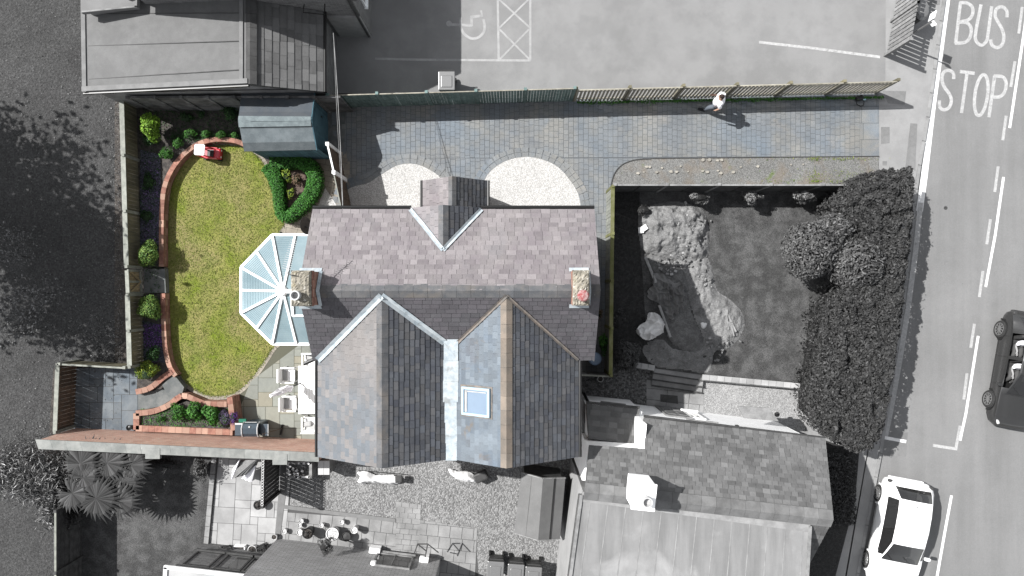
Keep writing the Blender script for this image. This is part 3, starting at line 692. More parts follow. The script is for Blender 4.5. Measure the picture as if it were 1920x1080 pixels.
for a, b in [((1916.5, 13), (1910, 63)), ((1903, 115), (1895, 163)), ((1886.5, 217), (1880, 263)), ((1871.5, 312), (1865, 360)), ((1857, 411), (1850, 458)), ((1843, 508), (1836, 557)), ((1827, 607), (1820, 652)), ((1813, 700), (1807, 749))]:
    mb = MB(); stroke(mb, [a, b], .11, ZR + .001, idc); struct('bay_dash', mb, M['paint'])
mb = MB(); stroke(mb, [(1800, 798), (1792, 842)], .11, ZR + .001, idc); stroke(mb, [(1795, 842), (1749, 835)], .11, ZR + .002, idc); struct('bay_corner_mark', mb, M['paint'])
mb = MB(); stroke(mb, [(1656, 820), (1699, 828)], .12, ZR + .006, idc); struct('bay_end_bar', mb, M['paint_bright'])
z2 = lambda p: (p[0] / 3 + 440, p[1] / 3); z3 = lambda p: (p[0] / 3 + 900, p[1] / 3)
mb = MB(); stroke(mb, [(1205, 138), (1335, 143)], .1, 0, z2); stroke(mb, [(1333, 148), (1333, 96), (1392, 88), (1385, 58)], .1, .001, z2)
stroke(mb, sm([(1272, 98), (1272, 150), (1292, 192), (1335, 217), (1380, 205), (1406, 165), (1400, 108)]), .1, .002, z2)
c = P2(*z2((1206, 133))); mb.face([(c[0] + .11 * math.cos(a), c[1] + .11 * math.sin(a), .007) for a in np.linspace(0, 2 * math.pi, 14)[:-1]], .5)
struct('wheelchair_marking', mb, mat('faded paint', G(.34), G(.4), sc=5, fine=.15))
mb = MB(); wdt = .085
stroke(mb, [(97, -200), (105, 340)], wdt, 0, z3); stroke(mb, [(283, -200), (283, 340)], wdt, 0, z3); stroke(mb, [(-590, 330), (-340, 336), (285, 341)], wdt, .001, z3)
for q in ([(100, -10), (280, 155)], [(275, 165), (110, 335)], ): stroke(mb, q, wdt * .8, .002, z3)
for q in ([(280, -10), (106, 160)], [(110, 165), (280, 335)]): stroke(mb, q, wdt * .8, .003, z3)
struct('hatched_bay_marking', mb, MATS['faded paint'])
mb = MB(); stroke(mb, [(1423, 79), (1530, 91), (1650, 107)], .1, 0, idc); struct('parking_line', mb, M['paint'])
# ================================================================ BUILDINGS
def window(parent, c, n, wd, ht, name='window', frame='upvc', glass='glass', bars=1, sill=True, proud=.03):
    """window on a wall: c centre on the wall face, n outward normal (2D)"""
    c = Vector(c); n = Vector((n[0], n[1], 0)).normalized(); t = Vector((-n.y, n.x, 0)); up = Vector((0, 0, 1))
    mb = MB(); f = .06; cc = c + n * proud
    for s in (-1, 1): mb.beam(cc + t * s * (wd / 2 - f / 2) - up * ht / 2, cc + t * s * (wd / 2 - f / 2) + up * ht / 2, f, .07, .5, up=n)
    for s in (-1, 1): mb.beam(cc + up * s * (ht / 2 - f / 2) - t * (wd / 2 - f), cc + up * s * (ht / 2 - f / 2) + t * (wd / 2 - f), .07, f, .5)
    for k in range(bars):
        o_ = t * (wd * ((k + 1) / (bars + 1) - .5)); mb.beam(cc + o_ - up * (ht / 2 - f), cc + o_ + up * (ht / 2 - f), .04, .05, .5, up=n)
    if sill: mb.beam(cc - up * (ht / 2 + .03) - t * (wd / 2 + .05) + n * .03, cc - up * (ht / 2 + .03) + t * (wd / 2 + .05) + n * .03, .14, .05, .5)
    w_ = mb.build(name, M[frame], parent)
    mb = MB(); g = c + n * (proud - .012)
    mb.beam(g - t * (wd / 2 - f), g + t * (wd / 2 - f), .02, ht - 2 * f, .5); mb.build('pane', M[glass], w_)
    return w_
def door(parent, c, n, wd, ht, m='white_wood', proud=.03):
    c = Vector(c); n = Vector((n[0], n[1], 0)).normalized(); t = Vector((-n.y, n.x, 0)); up = Vector((0, 0, 1)); cc = c + n * proud
    mb = MB(); mb.beam(cc - t * (wd / 2), cc + t * (wd / 2), .06, ht, .5)
    for a in (-.22, .22):
        for b in (-.25, .2): mb.beam(cc + t * (a * wd - wd * .15) + up * b * ht + n * .035, cc + t * (a * wd + wd * .15) + up * b * ht + n * .035, .02, ht * .3, .4)
    d = mb.build('door', M[m], parent)
    mb = MB(); mb.beam(cc + t * wd * .4 + n * .06 - up * .06, cc + t * wd * .4 + n * .06 + up * .06, .03, .03, .5); mb.build('handle', M['metal'], d)
    return d
def gutter(parent, A, B, r=.055, m='black', name='gutter'):
    mb = MB(); mb.tube([A, B], r, 8, .5); return mb.build(name, M[m], parent)
EX, NX = Vector((1, 0, 0)), Vector((0, 1, 0))
# ---------------------------------------------------------------- the slate roofed house
hs_ = thing('detached_house', 'slate roofed house with two parallel rear gables in the middle of the photo', 'house', (-1.8, 0, 0))
XW, XE = -6.09, 2.52; YN, YR, YS = 2.4, -.08, -2.2; ZE, ZRG = 5.0, 6.5
mb = MB(); mb.box((-1.8, .1, 2.45), (8.3, 4.3, 4.9), t=.5)
mb.prism([(-5.8, -5.02), (1.9, -5.02), (1.9, -1.9), (-5.8, -1.9)], 0, 4.95, .5)
for x, y0, y1 in ((XW + .14, YS + .1, YN - .1), (XE - .16, YS + .1, YN - .1)):      # gable ends
    vs = [(x - .1, y0, 4.9), (x - .1, y1, 4.9), (x - .1, YR, 6.35), (x + .1, y0, 4.9), (x + .1, y1, 4.9), (x + .1, YR, 6.35)]
    mb.mesh(vs, [(0, 2, 1), (3, 4, 5), (0, 3, 5, 2), (1, 2, 5, 4)], .5)
for x0, xr, x1 in ((-5.8, -3.72, -1.95), (-1.7, -.16, 1.9)):
    y = -5.0; vs = [(x0, y - .06, 4.95), (x1, y - .06, 4.95), (xr, y - .06, 6.22), (x0, y + .2, 4.95), (x1, y + .2, 4.95), (xr, y + .2, 6.22)]
    mb.mesh(vs, [(0, 1, 2), (3, 5, 4), (0, 2, 5, 3), (1, 4, 5, 2)], .5)
mb.build('wall', mat('cream brickwork', (.38, .3, .24), (.3, .2, .15), brick=(.225, .075, .008, (.45, .42, .38)), bump=.004), hs_)
kN = (ZRG - ZE) / (YN - YR); kS = (ZRG - ZE) / (YR - YS)
zN = lambda y: ZRG - (y - YR) * kN
zS = lambda y: ZRG - (YR - y) * kS
# wing geometry
XA, XRA, XIA = -5.92, -3.72, -2.02; XIB, XRB, XB = -1.64, -.16, 2.02; ZWR = 6.4; ZIN = 5.4; YV = -5.16
kAw = (ZWR - ZE) / (XRA - XA); kAe = (ZWR - ZIN) / (XIA - XRA); kBw = (ZWR - ZIN) / (XRB - XIB); kBe = (ZWR - ZE) / (XB - XRB)
yv = lambda z: YR - (ZRG - z) / kS
# north slope, cut round the little front gable
gx0, gxr, gx1, gy = -3.1, -2.03, -.93, 1.12; zg = zN(gy)
mb = MB()
slates(mb, [(XW, YN, ZE), (XW, YR, ZRG), (gxr, YR, ZRG), (gxr, gy, zg), (gx0, YN, ZE)], EX, ex=.168) if False else None
slates(mb, [(XW, YN, ZE), (XW, YR, ZRG), (gx0, YR, ZRG), (gx0, YN, ZE)], EX, ex=.168)
slates(mb, [(gx0, YN, ZE), (gx0, YR, ZRG), (gxr, YR, ZRG), (gxr, gy, zg)], EX, ex=.168)
slates(mb, [(gxr, gy, zg), (gxr, YR, ZRG), (gx1, YR, ZRG), (gx1, YN, ZE)], EX, ex=.168)
slates(mb, [(gx1, YN, ZE), (gx1, YR, ZRG), (XE, YR, ZRG), (XE, YN, ZE)], EX, ex=.168)
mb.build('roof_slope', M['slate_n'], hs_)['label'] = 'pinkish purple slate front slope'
# south slope: what shows between the wings
zt = yv(ZWR)
mb = MB()
pa = (XRA, zt, ZWR); pb = (XRB, zt, ZWR); yi = yv(ZIN)
slates(mb, [(XW, YS, ZE), (XA, YS, ZE), (XRA, zt, ZWR), (XRA, YR, ZRG), (XW, YR, ZRG)], EX, ex=.16)
slates(mb, [(XRA, YR, ZRG), (XRA, zt, ZWR), (XIA, yi, ZIN), (XIB, yi, ZIN), (XRB, zt, ZWR), (XRB, YR, ZRG)], EX, ex=.16)
slates(mb, [(XRB, YR, ZRG), (XRB, zt, ZWR), (XB, YS, ZE), (XE, YS, ZE), (XE, YR, ZRG)], EX, ex=.16)
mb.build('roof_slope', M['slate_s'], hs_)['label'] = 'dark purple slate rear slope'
for (pl_, m, lab) in (([(XA, YS, ZE), (XRA, zt, ZWR), (XRA, YV, ZWR), (XA, YV, ZE)], 'slate_w', 'pinkish and blue grey weathered slate slope'),
                 ([(XIA, yi, ZIN), (XRA, zt, ZWR), (XRA, YV, ZWR), (XIA, YV, ZIN)], 'slate_e', 'dark slate slope beside the lead gutter'),
                 ([(XIB, yi, ZIN), (XRB, zt, ZWR), (XRB, YV, ZWR), (XIB, YV, ZIN)], 'slate_b', 'blue grey slate slope with the roof window'),
                 ([(XB, YS, ZE), (XRB, zt, ZWR), (XRB, YV, ZWR), (XB, YV, ZE)], 'slate_e', 'dark slate slope at the right hand edge')):
    mb = MB(); slates(mb, pl_, NX, ex=.165, sw=.25); mb.build('roof_slope', M[m], hs_)['label'] = lab
mb = MB(); slates(mb, [(gx0, YN + .05, ZE), (gxr, YN + .05, zg), (gxr, gy, zg)], NX, ex=.165, sw=.25); mb.build('gable_slope', M['slate_n'], hs_)
mb = MB(); slates(mb, [(gx1, YN + .05, ZE), (gxr, YN + .05, zg), (gxr, gy, zg)], NX, ex=.165, sw=.25); mb.build('gable_slope', M['slate_e'], hs_)
mb = MB(); ridge_tiles(mb, (XW, YR, ZRG), (XE, YR, ZRG), w_=.2, drop=.13); mb.build('ridge_tiles', M['ridge'], hs_)
mb = MB(); ridge_tiles(mb, (XRA, zt, ZWR), (XRA, YV, ZWR), w_=.17, drop=.1); mb.build('ridge_tiles', M['ridge'], hs_)
mb = MB(); ridge_tiles(mb, (XRB, zt, ZWR), (XRB, YV, ZWR), w_=.17, drop=.1); mb.build('ridge_tiles', M['ridge_tan'], hs_)
mb = MB(); ridge_tiles(mb, (gxr, gy, zg), (gxr, YN + .05, zg), w_=.15, drop=.1); mb.build('ridge_tiles', M['ridge'], hs_)
def valley(A, B, fL, fR, wd=.1, m='lead', up=.062):
    """flashing strip folded into the valley between two roof planes given as z functions"""
    A = Vector(A); B = Vector(B); d = (B - A); dd = Vector((d.x, d.y)).normalized(); nr = Vector((-dd.y, dd.x)) * wd
    n = 8; vs = []; fs = []
    for i in range(n + 1):
        p = A + d * i / n
        a = (p.x + nr.x, p.y + nr.y); b = (p.x - nr.x, p.y - nr.y)
        ja = random.uniform(-.006, .006)
        vs += [(a[0] + ja, a[1], max(fL(*a), fR(*a)) + up), (p.x, p.y, p.z + up * .8), (b[0] + ja, b[1], max(fL(*b), fR(*b)) + up)]
    for i in range(n): k = i * 3; fs += [(k, k + 1, k + 4, k + 3), (k + 1, k + 2, k + 5, k + 4)]
    mb = MB(); mb.mesh(vs, fs, .5); return mb.build('valley_flashing', M[m], hs_)
fS = lambda x, y: zS(y); fN = lambda x, y: zN(y)
valley((XRA, zt, ZWR), (XA, YS, ZE), fS, lambda x, y: ZWR - (XRA - x) * kAw)
valley((XRA, zt, ZWR), (XIA, yi, ZIN), fS, lambda x, y: ZWR - (x - XRA) * kAe)
valley((XRB, zt, ZWR), (XIB, yi, ZIN), fS, lambda x, y: ZWR - (XRB - x) * kBw, .05, 'lead_tan')
valley((XRB, zt, ZWR), (XB, YS, ZE), fS, lambda x, y: ZWR - (x - XRB) * kBe, .045, 'lead_tan')
valley((gxr, gy, zg), (gx0, YN, ZE), fN, lambda x, y: zg - (gxr - x) * (zg - ZE) / (gxr - gx0), .065)
valley((gxr, gy, zg), (gx1, YN, ZE), fN, lambda x, y: zg - (x - gxr) * (zg - ZE) / (gx1 - gxr), .065)
# wide lead gutter between the wings
mb = MB(); yy = yi + .12; widths = [.2, .21, .21, .17, .17, .165, .16]
for i in range(6):
    y0 = yi + .1 - i * .62; y1 = max(YV - .02, y0 - .64); z0 = ZIN + .075 - i * .02
    mb.box(((XIA + XIB) / 2 + random.uniform(-.01, .01), (y0 + y1) / 2, z0), (widths[i] * 2.15, abs(y0 - y1), .03), t=.1 + .12 * i)
mb.build('lead_gutter', M['lead'], hs_)
# gutters, verges, pipes
gutter(hs_, (XW, YN + .07, ZE - .03), (gx0 + .02, YN + .07, ZE - .03)); gutter(hs_, (gx1 - .02, YN + .07, ZE - .03), (XE, YN + .07, ZE - .03))
gutter(hs_, (XA - .06, YS, ZE - .03), (XA - .06, YV, ZE - .03)); gutter(hs_, (XB + .06, YS, ZE - .03), (XB + .06, YV, ZE - .03))
mb = MB(); mb.tube([(XA - .06, YS + .05, ZE - .05), (XA - .45, YS - .12, ZE - .1), (XA - .45, YS - .12, ZE - .3)], .06, 8, .5); mb.build('downpipe', M['black'], hs_)
mb = MB()
for (x0, xr, z0) in ((XA, XRA, ZE), (XIA, XRA, ZIN), (XIB, XRB, ZIN), (XB, XRB, ZE)):
    mb = MB(); mb.beam((x0, YV + .03, z0 - .09), (xr, YV + .03, ZWR - .09), .05, .14, .5); mb.build('bargeboard', M['timber_top'], hs_)
for y0 in (YN, YS):
    for x in (XW + .02, XE - .02): mb = MB(); mb.beam((x, y0, ZE - .09), (x, YR, ZRG - .09), .04, .13, .5); mb.build('bargeboard', M['timber_top'], hs_)
# chimneys
def chimney(x0, x1, y0, y1, zt_, side):
    c = MB(); zb = 5.4; rows = int((zt_ - zb) / .075)
    for k in range(rows):
        z0 = zb + k * .075; e = .02 if k > rows - 4 else 0
        n = 6; xs = np.linspace(x0 - e, x1 + e, 3); ysl = np.linspace(y0 - e, y1 + e, 5)
        for i in range(len(ysl) - 1):
            for xx in ((x0 - e, x0 - e + .11), (x1 + e - .11, x1 + e)): c.box(((xx[0] + xx[1]) / 2, (ysl[i] + ysl[i + 1]) / 2, z0 + .034), (.11, ysl[i + 1] - ysl[i] - .01, .066))
        for i in range(2):
            for y_ in (y0 - e + .055, y1 + e - .055): c.box(((xs[i] + xs[i + 1]) / 2, y_, z0 + .034), (xs[i + 1] - xs[i] - .01, .104, .066))
    c.box(((x0 + x1) / 2, (y0 + y1) / 2, (zb + zt_) / 2), (x1 - x0 - .02, y1 - y0 - .02, zt_ - zb), t=.1)
    ch = c.build('chimney', M['brick'], hs_)
    c = MB(); nx_, ny_ = 12, 22; vs = []; fs = []
    for i in range(nx_ + 1):
        for j in range(ny_ + 1):
            u, v = i / nx_, j / ny_; ed = min(u, 1 - u, v, 1 - v)
            vs.append((x0 - .015 + (x1 - x0 + .03) * u + random.uniform(-.004, .004), y0 - .015 + (y1 - y0 + .03) * v + random.uniform(-.004, .004), zt_ + (.015 if ed == 0 else .06 + .05 * min(1, ed * 4) + random.uniform(-.02, .02))))
    for i in range(nx_):
        for j in range(ny_): a = i * (ny_ + 1) + j; fs.append((a, a + ny_ + 1, a + ny_ + 2, a + 1))
    c.mesh(vs, fs, .5); c.box(((x0 + x1) / 2, (y0 + y1) / 2, zt_ - .01), (x1 - x0 + .03, y1 - y0 + .03, .05), t=.5)
    c.build('cement_cap', M['cap'], ch)
    c = MB(); yb0, yb1 = y0 - .1, y1 + .1
    fl = lambda y: zN(y) if y > YR else zS(y)
    for y_, dy in ((y0, -.11), (y1, .11)):
        c.face([(x0 - .05, y_, fl(y_) + .06), (x1 + .08, y_, fl(y_) + .06), (x1 + .08, y_ + dy, fl(y_ + dy) + .05), (x0 - .05, y_ + dy, fl(y_ + dy) + .05)], .5)
    xx = x1 if side > 0 else x1
    for (ya, yb) in ((y0 - .02, YR), (YR, y1 + .02)):
        c.face([(x1 + .02, ya, fl(ya) + .1), (x1 + .02, yb, fl(yb) + .1), (x1 + .11, yb, fl(yb) + .06), (x1 + .11, ya, fl(ya) + .06)], .5)
    c.build('chimney_flashing', M['lead'], ch)
    return ch
ch1 = chimney(-6.1, -5.58, -.49, .47, 7.05, 1); ch2 = chimney(1.7, 2.14, -.47, .48, 7.0, 1)
mb = MB(); mb.lathe((-5.93, -.2, 7.1), [(.0, 0), (.13, 0), (.12, .2), (.135, .22), (.135, .27), (.1, .27), (.085, .1), (0, .1)], 18, .5); mb.build('chimney_pot', M['metal_w'], ch1, smooth=False)
mb = MB(); mb.lathe((1.95, -.21, 7.08), [(0, 0), (.15, 0), (.15, .16), (.165, .18), (.16, .22), (.13, .25), (0, .28)], 18, .5); mb.build('chimney_pot', M['pot_red'], ch2)
# aerial on the left chimney
mb = MB(); A = P(546, 507, 7.3); B = P(551, 449, 7.5) ; A = P(537, 506, 7.4); mb.tube([(-6.05, .3, 6.9), (-6.12, .42, 7.45)], .02, 6, .5); mb.tube([A, B], .012, 6, .5)
d = (B - A).normalized(); sx = Vector((d.y, -d.x, 0)).normalized()
for k in range(14):
    c = A + (B - A) * (k + .5) / 14; l = .13 - .003 * k; mb.tube([c - sx * l, c + sx * l], .006, 5, .5)
mb.tube([(-6.12, .42, 7.42), A + (B - A) * .4], .012, 6, .5)
mb.build('television_aerial', M['metal_w'], hs_)
# roof window
def skylight():
    Y0, Y1 = -2.96, -3.72; X0, X1 = -1.44, -.6; n = Vector((-kBw, 0, 1)).normalized(); zf = lambda x: ZWR - (XRB - x) * kBw
    pt = lambda x, y, h: Vector((x, y, zf(x))) + n * h
    mb = MB(); wf = .075
    for a, b in (((X0, Y0), (X1, Y0)), ((X0, Y1), (X1, Y1))): mb.beam(pt(*a, .05), pt(*b, .05), wf, .12, .5, up=n)
    for a, b in (((X0 + .03, Y0), (X0 + .03, Y1)), ((X1 - .03, Y0), (X1 - .03, Y1))): mb.beam(pt(*a, .055), pt(*b, .055), wf * 1.15, .12, .5, up=n)
    f = mb.build('roof_window', mat('pale blue window frame', (.42, .56, .66), stain=.04, rough=.4), hs_)
    mb = MB(); q = [pt(X0 + .06, Y0 - .03, .07), pt(X1 - .06, Y0 - .03, .07), pt(X1 - .06, Y1 + .03, .07), pt(X0 + .06, Y1 + .03, .07)]
    mb.face(q, .5); mb.build('pane', M['glass_sky'], f)
    mb = MB(); mb.beam(pt(X0 + .12, Y0 - .06, .085), pt(X0 + .12, Y1 + .06, .085), .08, .012, .5, up=n); mb.beam(pt(X0 + .12, Y0 - .09, .085), pt(X1 - .1, Y0 - .09, .085), .03, .012, .5, up=n); mb.build('blind', M['cushion'], f)
    mb = MB(); mb.face([pt(X0 - .08, Y0 + .09, .03), pt(X0 - .08, Y1 - .09, .03), pt(X1 + .05, Y1 - .09, .03), pt(X1 + .05, Y0 + .09, .03)], .5); mb.build('flashing', M['lead_tan'], f)
skylight()
# front porch
PX0, PXR, PX1, PY0, PY1, PZE, PZR = -3.05, -1.97, -.86, 2.25, 3.68, 2.35, 3.3
mb = MB(); mb.prism([(-2.9, 2.2), (-1.0, 2.2), (-1.0, 3.5), (-2.9, 3.5)], 0, 2.35, .5)
mb.mesh([(-2.9, 3.5, 2.35), (-1.0, 3.5, 2.35), (PXR, 3.5, 3.2), (-2.9, 3.3, 2.35), (-1.0, 3.3, 2.35), (PXR, 3.3, 3.2)], [(0, 2, 1), (3, 4, 5), (0, 3, 5, 2), (1, 2, 5, 4)], .5)
po = mb.build('porch', MATS['cream brickwork'], hs_)
mb = MB(); slates(mb, [(PX0, PY0, PZE), (PX0, PY1, PZE), (PXR, PY1, PZR), (PXR, PY0, PZR)], NX, ex=.17); mb.build('roof_slope', M['slate_n'], po)
mb = MB(); slates(mb, [(PX1, PY0, PZE), (PX1, PY1, PZE), (PXR, PY1, PZR), (PXR, PY0, PZR)], NX, ex=.17); mb.build('roof_slope', M['slate_e'], po)
mb = MB(); ridge_tiles(mb, (PXR, PY0, PZR), (PXR, PY1, PZR), w_=.13, drop=.09); mb.build('ridge_tiles', M['ridge'], po)
gutter(po, (PX0 - .05, PY0, PZE), (PX0 - .05, PY1, PZE), .05); gutter(po, (PX1 + .05, PY0, PZE), (PX1 + .05, PY1, PZE), .05)
mb = MB(); mb.box((-1.97, 3.62, 1.05), (.95, .08, 2.1), t=.5); mb.build('door', M['timber_brn'], po)
mb = MB(); mb.box((-1.95, 3.78, .06), (1.3, .5, .12), t=.5); mb.build('step', M['timber_tan'], po)
for x in (-4.8, .9): window(hs_, (x, 2.25, 1.5), (0, 1), 1.2, 1.2)
for x in (-4.8, .9, -2.03): window(hs_, (x, 2.25, 4.0), (0, 1), 1.0, 1.0)
window(hs_, (-5.8, -3.9, 3.7), (-1, 0), 1.0, 1.1); door(hs_, (-5.8, -3.6, 1.05), (-1, 0), 1.6, 2.1, 'upvc')
window(hs_, (2.35, 1.2, 3.7), (1, 0), .7, .9)
for x in (-3.8, .1): window(hs_, (x, -5.08, 3.7), (0, -1), 1.1, 1.1)
# black satellite dish at the corner by the hedge
mb = MB(); dM = Matrix.Rotation(R(62), 3, 'Y') @ Matrix.Rotation(R(12), 3, 'X')
mb.lathe(P(571, 424, 4.4), [(0, 0), (.1, .008), (.19, .03), (.28, .07), (.27, .075), (.18, .04), (0, .015)], 18, .5, M=Matrix.Rotation(R(20), 3, 'Z') @ dM); mb.tube([P(571, 424, 4.4), (-5.95, 1.75, 4.4)], .02, 6, .5); mb.build('satellite_dish', M['black_g'], hs_)
# ---------------------------------------------------------------- conservatory
cs = thing('conservatory', 'white framed conservatory with pale blue glazed roof beside the lawn', 'conservatory', (-7.5, -.1, 0))
ze, zh = 2.2, 2.95
EP = [P(583, 440, ze), P(511, 440, ze), P(452, 501, ze), P(452, 587, ze), P(511, 645, ze), P(583, 645, ze)]
EP[0].x = EP[5].x = -5.98; HUB = P(531, 546, zh); HE = Vector((-5.98, HUB.y, zh))
mids = {}
frame = MB(); wallf = MB(); dw = MB()
for a, b in zip(EP, EP[1:]):
    frame.beam(a - Vector((0, 0, .03)), b - Vector((0, 0, .03)), .09, .11, .5)
    a2 = Vector((a.x, a.y, .6)); b2 = Vector((b.x, b.y, .6)); ins = Vector((HUB.x, HUB.y, 0)); sh = lambda p: p + (Vector((ins.x - p.x, ins.y - p.y, 0))).normalized() * .1
    dw.beam(sh(a2) - Vector((0, 0, .3)), sh(b2) - Vector((0, 0, .3)), .18, .6, .5)
    n = max(1, round((b - a).length / .75))
    for i in range(n + 1):
        p = sh(a.lerp(b, i / n)); wallf.beam((p.x, p.y, .6), (p.x, p.y, ze - .05), .06, .06, .5)
    for zz in (.63, 1.75): p, q = sh(a), sh(b); wallf.beam((p.x, p.y, zz), (q.x, q.y, zz), .06, .06, .5)
dw.build('dwarf_wall', MATS['cream brickwork'], cs); wallf.build('window_frame', M['upvc'], cs)
for a, b in zip(EP, EP[1:]):
    mb = MB(); p, q = sh(a), sh(b); mb.beam((p.x, p.y, 1.4), (q.x, q.y, 1.4), .015, 1.5, .5); mb.build('wall_pane', mat('clear glazing', (.55, .62, .64), stain=0, rough=.05, alpha=.45) if 'clear glazing' not in MATS else MATS['clear glazing'], cs)
rafters = [EP[1], P(482, 472, ze), EP[2], P(452, 544, ze), EP[3], P(482, 615, ze), EP[4]]
seq = [(HE, P(554, 440, ze), EP[0])]
RP = [P(554, 441, ze)] + rafters + [P(556, 645, ze)]
for p in RP: frame.beam(HUB + Vector((0, 0, .02)), p + Vector((0, 0, .03)), .075, .06, .5)
frame.beam(HUB + Vector((0, 0, .03)), HE + Vector((0, 0, .03)), .13, .09, .5)
frame.beam(P(547, 556, 2.9), P(549, 592, 2.62), .09, .07, .5); frame.beam(P(549, 592, 2.62), Vector((-5.98, P(549, 592, 2.62).y, 2.62)), .07, .07, .5)
frame.lathe(HUB, [(0, .12), (.12, .1), (.16, .02), (.1, -.05)], 12, .5)
frame.build('roof_frame', M['upvc'], cs)
RIB = mat('rib tint', (.2, .3, .34), stain=0)
def pane(pts, lines=True):
    mb = MB(); mb.face(pts)
    for k in range(1, 26):
        t = k / 26; a, b = (pts[1], pts[2]); h = pts[0]
        if len(pts) == 3: mb.beam(h.lerp(a, t) + Vector((0, 0, .006)), h.lerp(b, t) + Vector((0, 0, .006)), .008, .006, .5, m=1)
    n = (pts[1] - pts[0]).cross(pts[-1] - pts[0]).normalized()
    return mb.build('roof_pane', [M['poly'], RIB], cs)
for a, b in zip(RP, RP[1:]): pane([HUB, a, b] if True else 0)
pane([HUB, HE, EP[0], RP[0]]); pane([HUB, RP[-1], EP[5], HE])
# ---------------------------------------------------------------- tall brick building and its slate and felt neighbours (top left)
bb = thing('brick_hall', 'grey brick building with white doorway panel at the top edge', 'building', P(600, 0, 0))
y0 = 9.46
mb = MB(); mb.prism([(-12.2, y0), (-5.26, y0), (-5.26, 24), (-12.2, 24)], 0, 3.85, .5)
mb.mesh([(-12.2, y0, 3.85), (-5.26, y0, 3.85), (-8.7, y0, 6.1), (-12.2, y0 + .3, 3.85), (-5.26, y0 + .3, 3.85), (-8.7, y0 + .3, 6.1)], [(0, 1, 2), (3, 5, 4), (0, 2, 5, 3), (1, 4, 5, 2)], .5)
mb.build('wall', M['brick_grey'], bb)
mb = MB(); slates(mb, [(-5.0, y0 - .15, 3.7), (-8.7, y0 - .15, 6.15), (-8.7, 24, 6.15), (-5.0, 24, 3.7)], NX, ex=.25, sw=.4); slates(mb, [(-12.4, y0 - .15, 3.7), (-8.7, y0 - .15, 6.15), (-8.7, 24, 6.15), (-12.4, 24, 3.7)], NX, ex=.25, sw=.4); mb.build('roof_slope', M['slate_g'], bb)
mb = MB(); mb.box((-5.85, y0 - .03, 1.0), (1.15, .06, 2.0), t=.5); mb.build('door', mat('pale door', G(.42), G(.35), sc=3, rough=.5), bb)
for k, y in enumerate((10.6, 12.4)): window(bb, (-5.26, y, 2.3), (1, 0), 1.2, 1.9, bars=2, glass='glass_g')
mb = MB(); mb.tube([(-5.35, y0 - .06, .1), (-5.35, y0 - .06, 3.7)], .045, 8, .5); mb.build('downpipe', M['black_g'], bb)
mb = MB(); mb.tube([(-6.9, y0 - .05, 3.1), (-6.9, y0 - .35, 3.2), (-6.2, y0 - .42, 3.2)], .02, 6, .5); mb.tube([(-6.2, y0 - .05, 3.15), (-6.2, y0 - .42, 3.2)], .02, 6, .5); mb.build('cable_bracket', M['black'], bb)
sb = thing('felt_roofed_outbuilding', 'long outbuilding with grey felt slope and old slate slope beside the brick hall', 'outbuilding', P(380, 100, 0))
zr_, zl, zr2 = 3.4, 2.75, 2.4
A = P(465, 158, zr_); A2 = Vector((A.x, 9.45, zr_)); Lb = P(155, 173, zl); Lt = P(152, 15, zl); Rb = P(606, 172, zr2); Rt = Vector((Rb.x, 9.45, zr2))
Lt = Vector((Lb.x - .05, 9.9, zl))
mb = MB(); ym = P(500, 190, 0).y
mb.prism([(Lb.x + .15, P(262, 196, 0).y + .1), (P(632, 196, 0).x, P(600, 196, 0).y + .05), (P(632, 196, 0).x, 9.45), (Lb.x + .15, 9.9)], 0, 2.38, .5)
wl = mb.build('wall', M['brick_grey'], sb)
mb = MB(); ya = Lb.y + .12
mb.mesh([(Lb.x + .3, ya, 2.3), (Rb.x - .1, Rb.y + .14, 2.3), (A.x, A.y + .12, 3.3), (Lb.x + .3, ya + .2, 2.7)], [(0, 1, 2, 3)], .5)
mb.mesh([(Lb.x + .3, ya - .03, 0.2), (Rb.x - .1, Rb.y + .1, 0.2), (Rb.x - .1, Rb.y + .1, 2.35), (Lb.x + .3, ya - .03, 2.35)], [(0, 1, 2, 3)], .5)
g = mb.build('gable_wall', M['render_g'], sb)
mb = MB()
for i in range(8):
    xa = Lb.x + 1.2 + i * .92; mb.box((xa + .45, ya - .1, 1.1), (.86, .07, 2.0)); mb.box((xa - .01, ya - .13, 1.15), (.1, .1, 2.1), t=.9)
mb.build('wall_panel', M['panelwall'], sb)
mb = MB(); mb.mesh([tuple(Lb), tuple(A), tuple(A2), tuple(Lt)] + [(p.x, p.y, p.z - .12) for p in (Lb, A, A2, Lt)], [(0, 1, 2, 3), (7, 6, 5, 4), (0, 4, 5, 1), (0, 3, 7, 4)], .5)
rf = mb.build('felt_roof', M['felt'], sb)
mb = MB()
for t in (.13, .47, .8):
    mb = MB()
    a = Lb.lerp(Lt, t) + Vector((.1, 0, .006)); b = A.lerp(A2, t) + Vector((-.3, .0, .006)); b.y += .12; 
    n = 14
    for k in range(n):
        p = a.lerp(b, k / n); q = a.lerp(b, (k + 1) / n); p.y += random.uniform(-.006, .006); mb.beam(p, q, .02, .008, random.random())
    mb.build('felt_lap', M['joint'], rf)
mb = MB(); mb.beam(Lb + Vector((0, .1, .03)), A + Vector((0, .1, .03)), .16, .07, .5); mb.beam(Lb + Vector((.08, 0, .03)), Lt + Vector((.08, 0, .03)), .14, .06, .5); mb.beam(A + Vector((-.22, .02, .0)), A2 + Vector((-.22, 0, .0)), .12, .05, .5); mb.build('roof_trim', mat('felt trim', G(.24), G(.2), sc=3, fine=.1), rf)
mb = MB(); mb.beam(Lb + Vector((0, -.03, -.08)), A + Vector((0, -.03, -.08)), .04, .1, .5); mb.build('gutter', M['black'], sb)
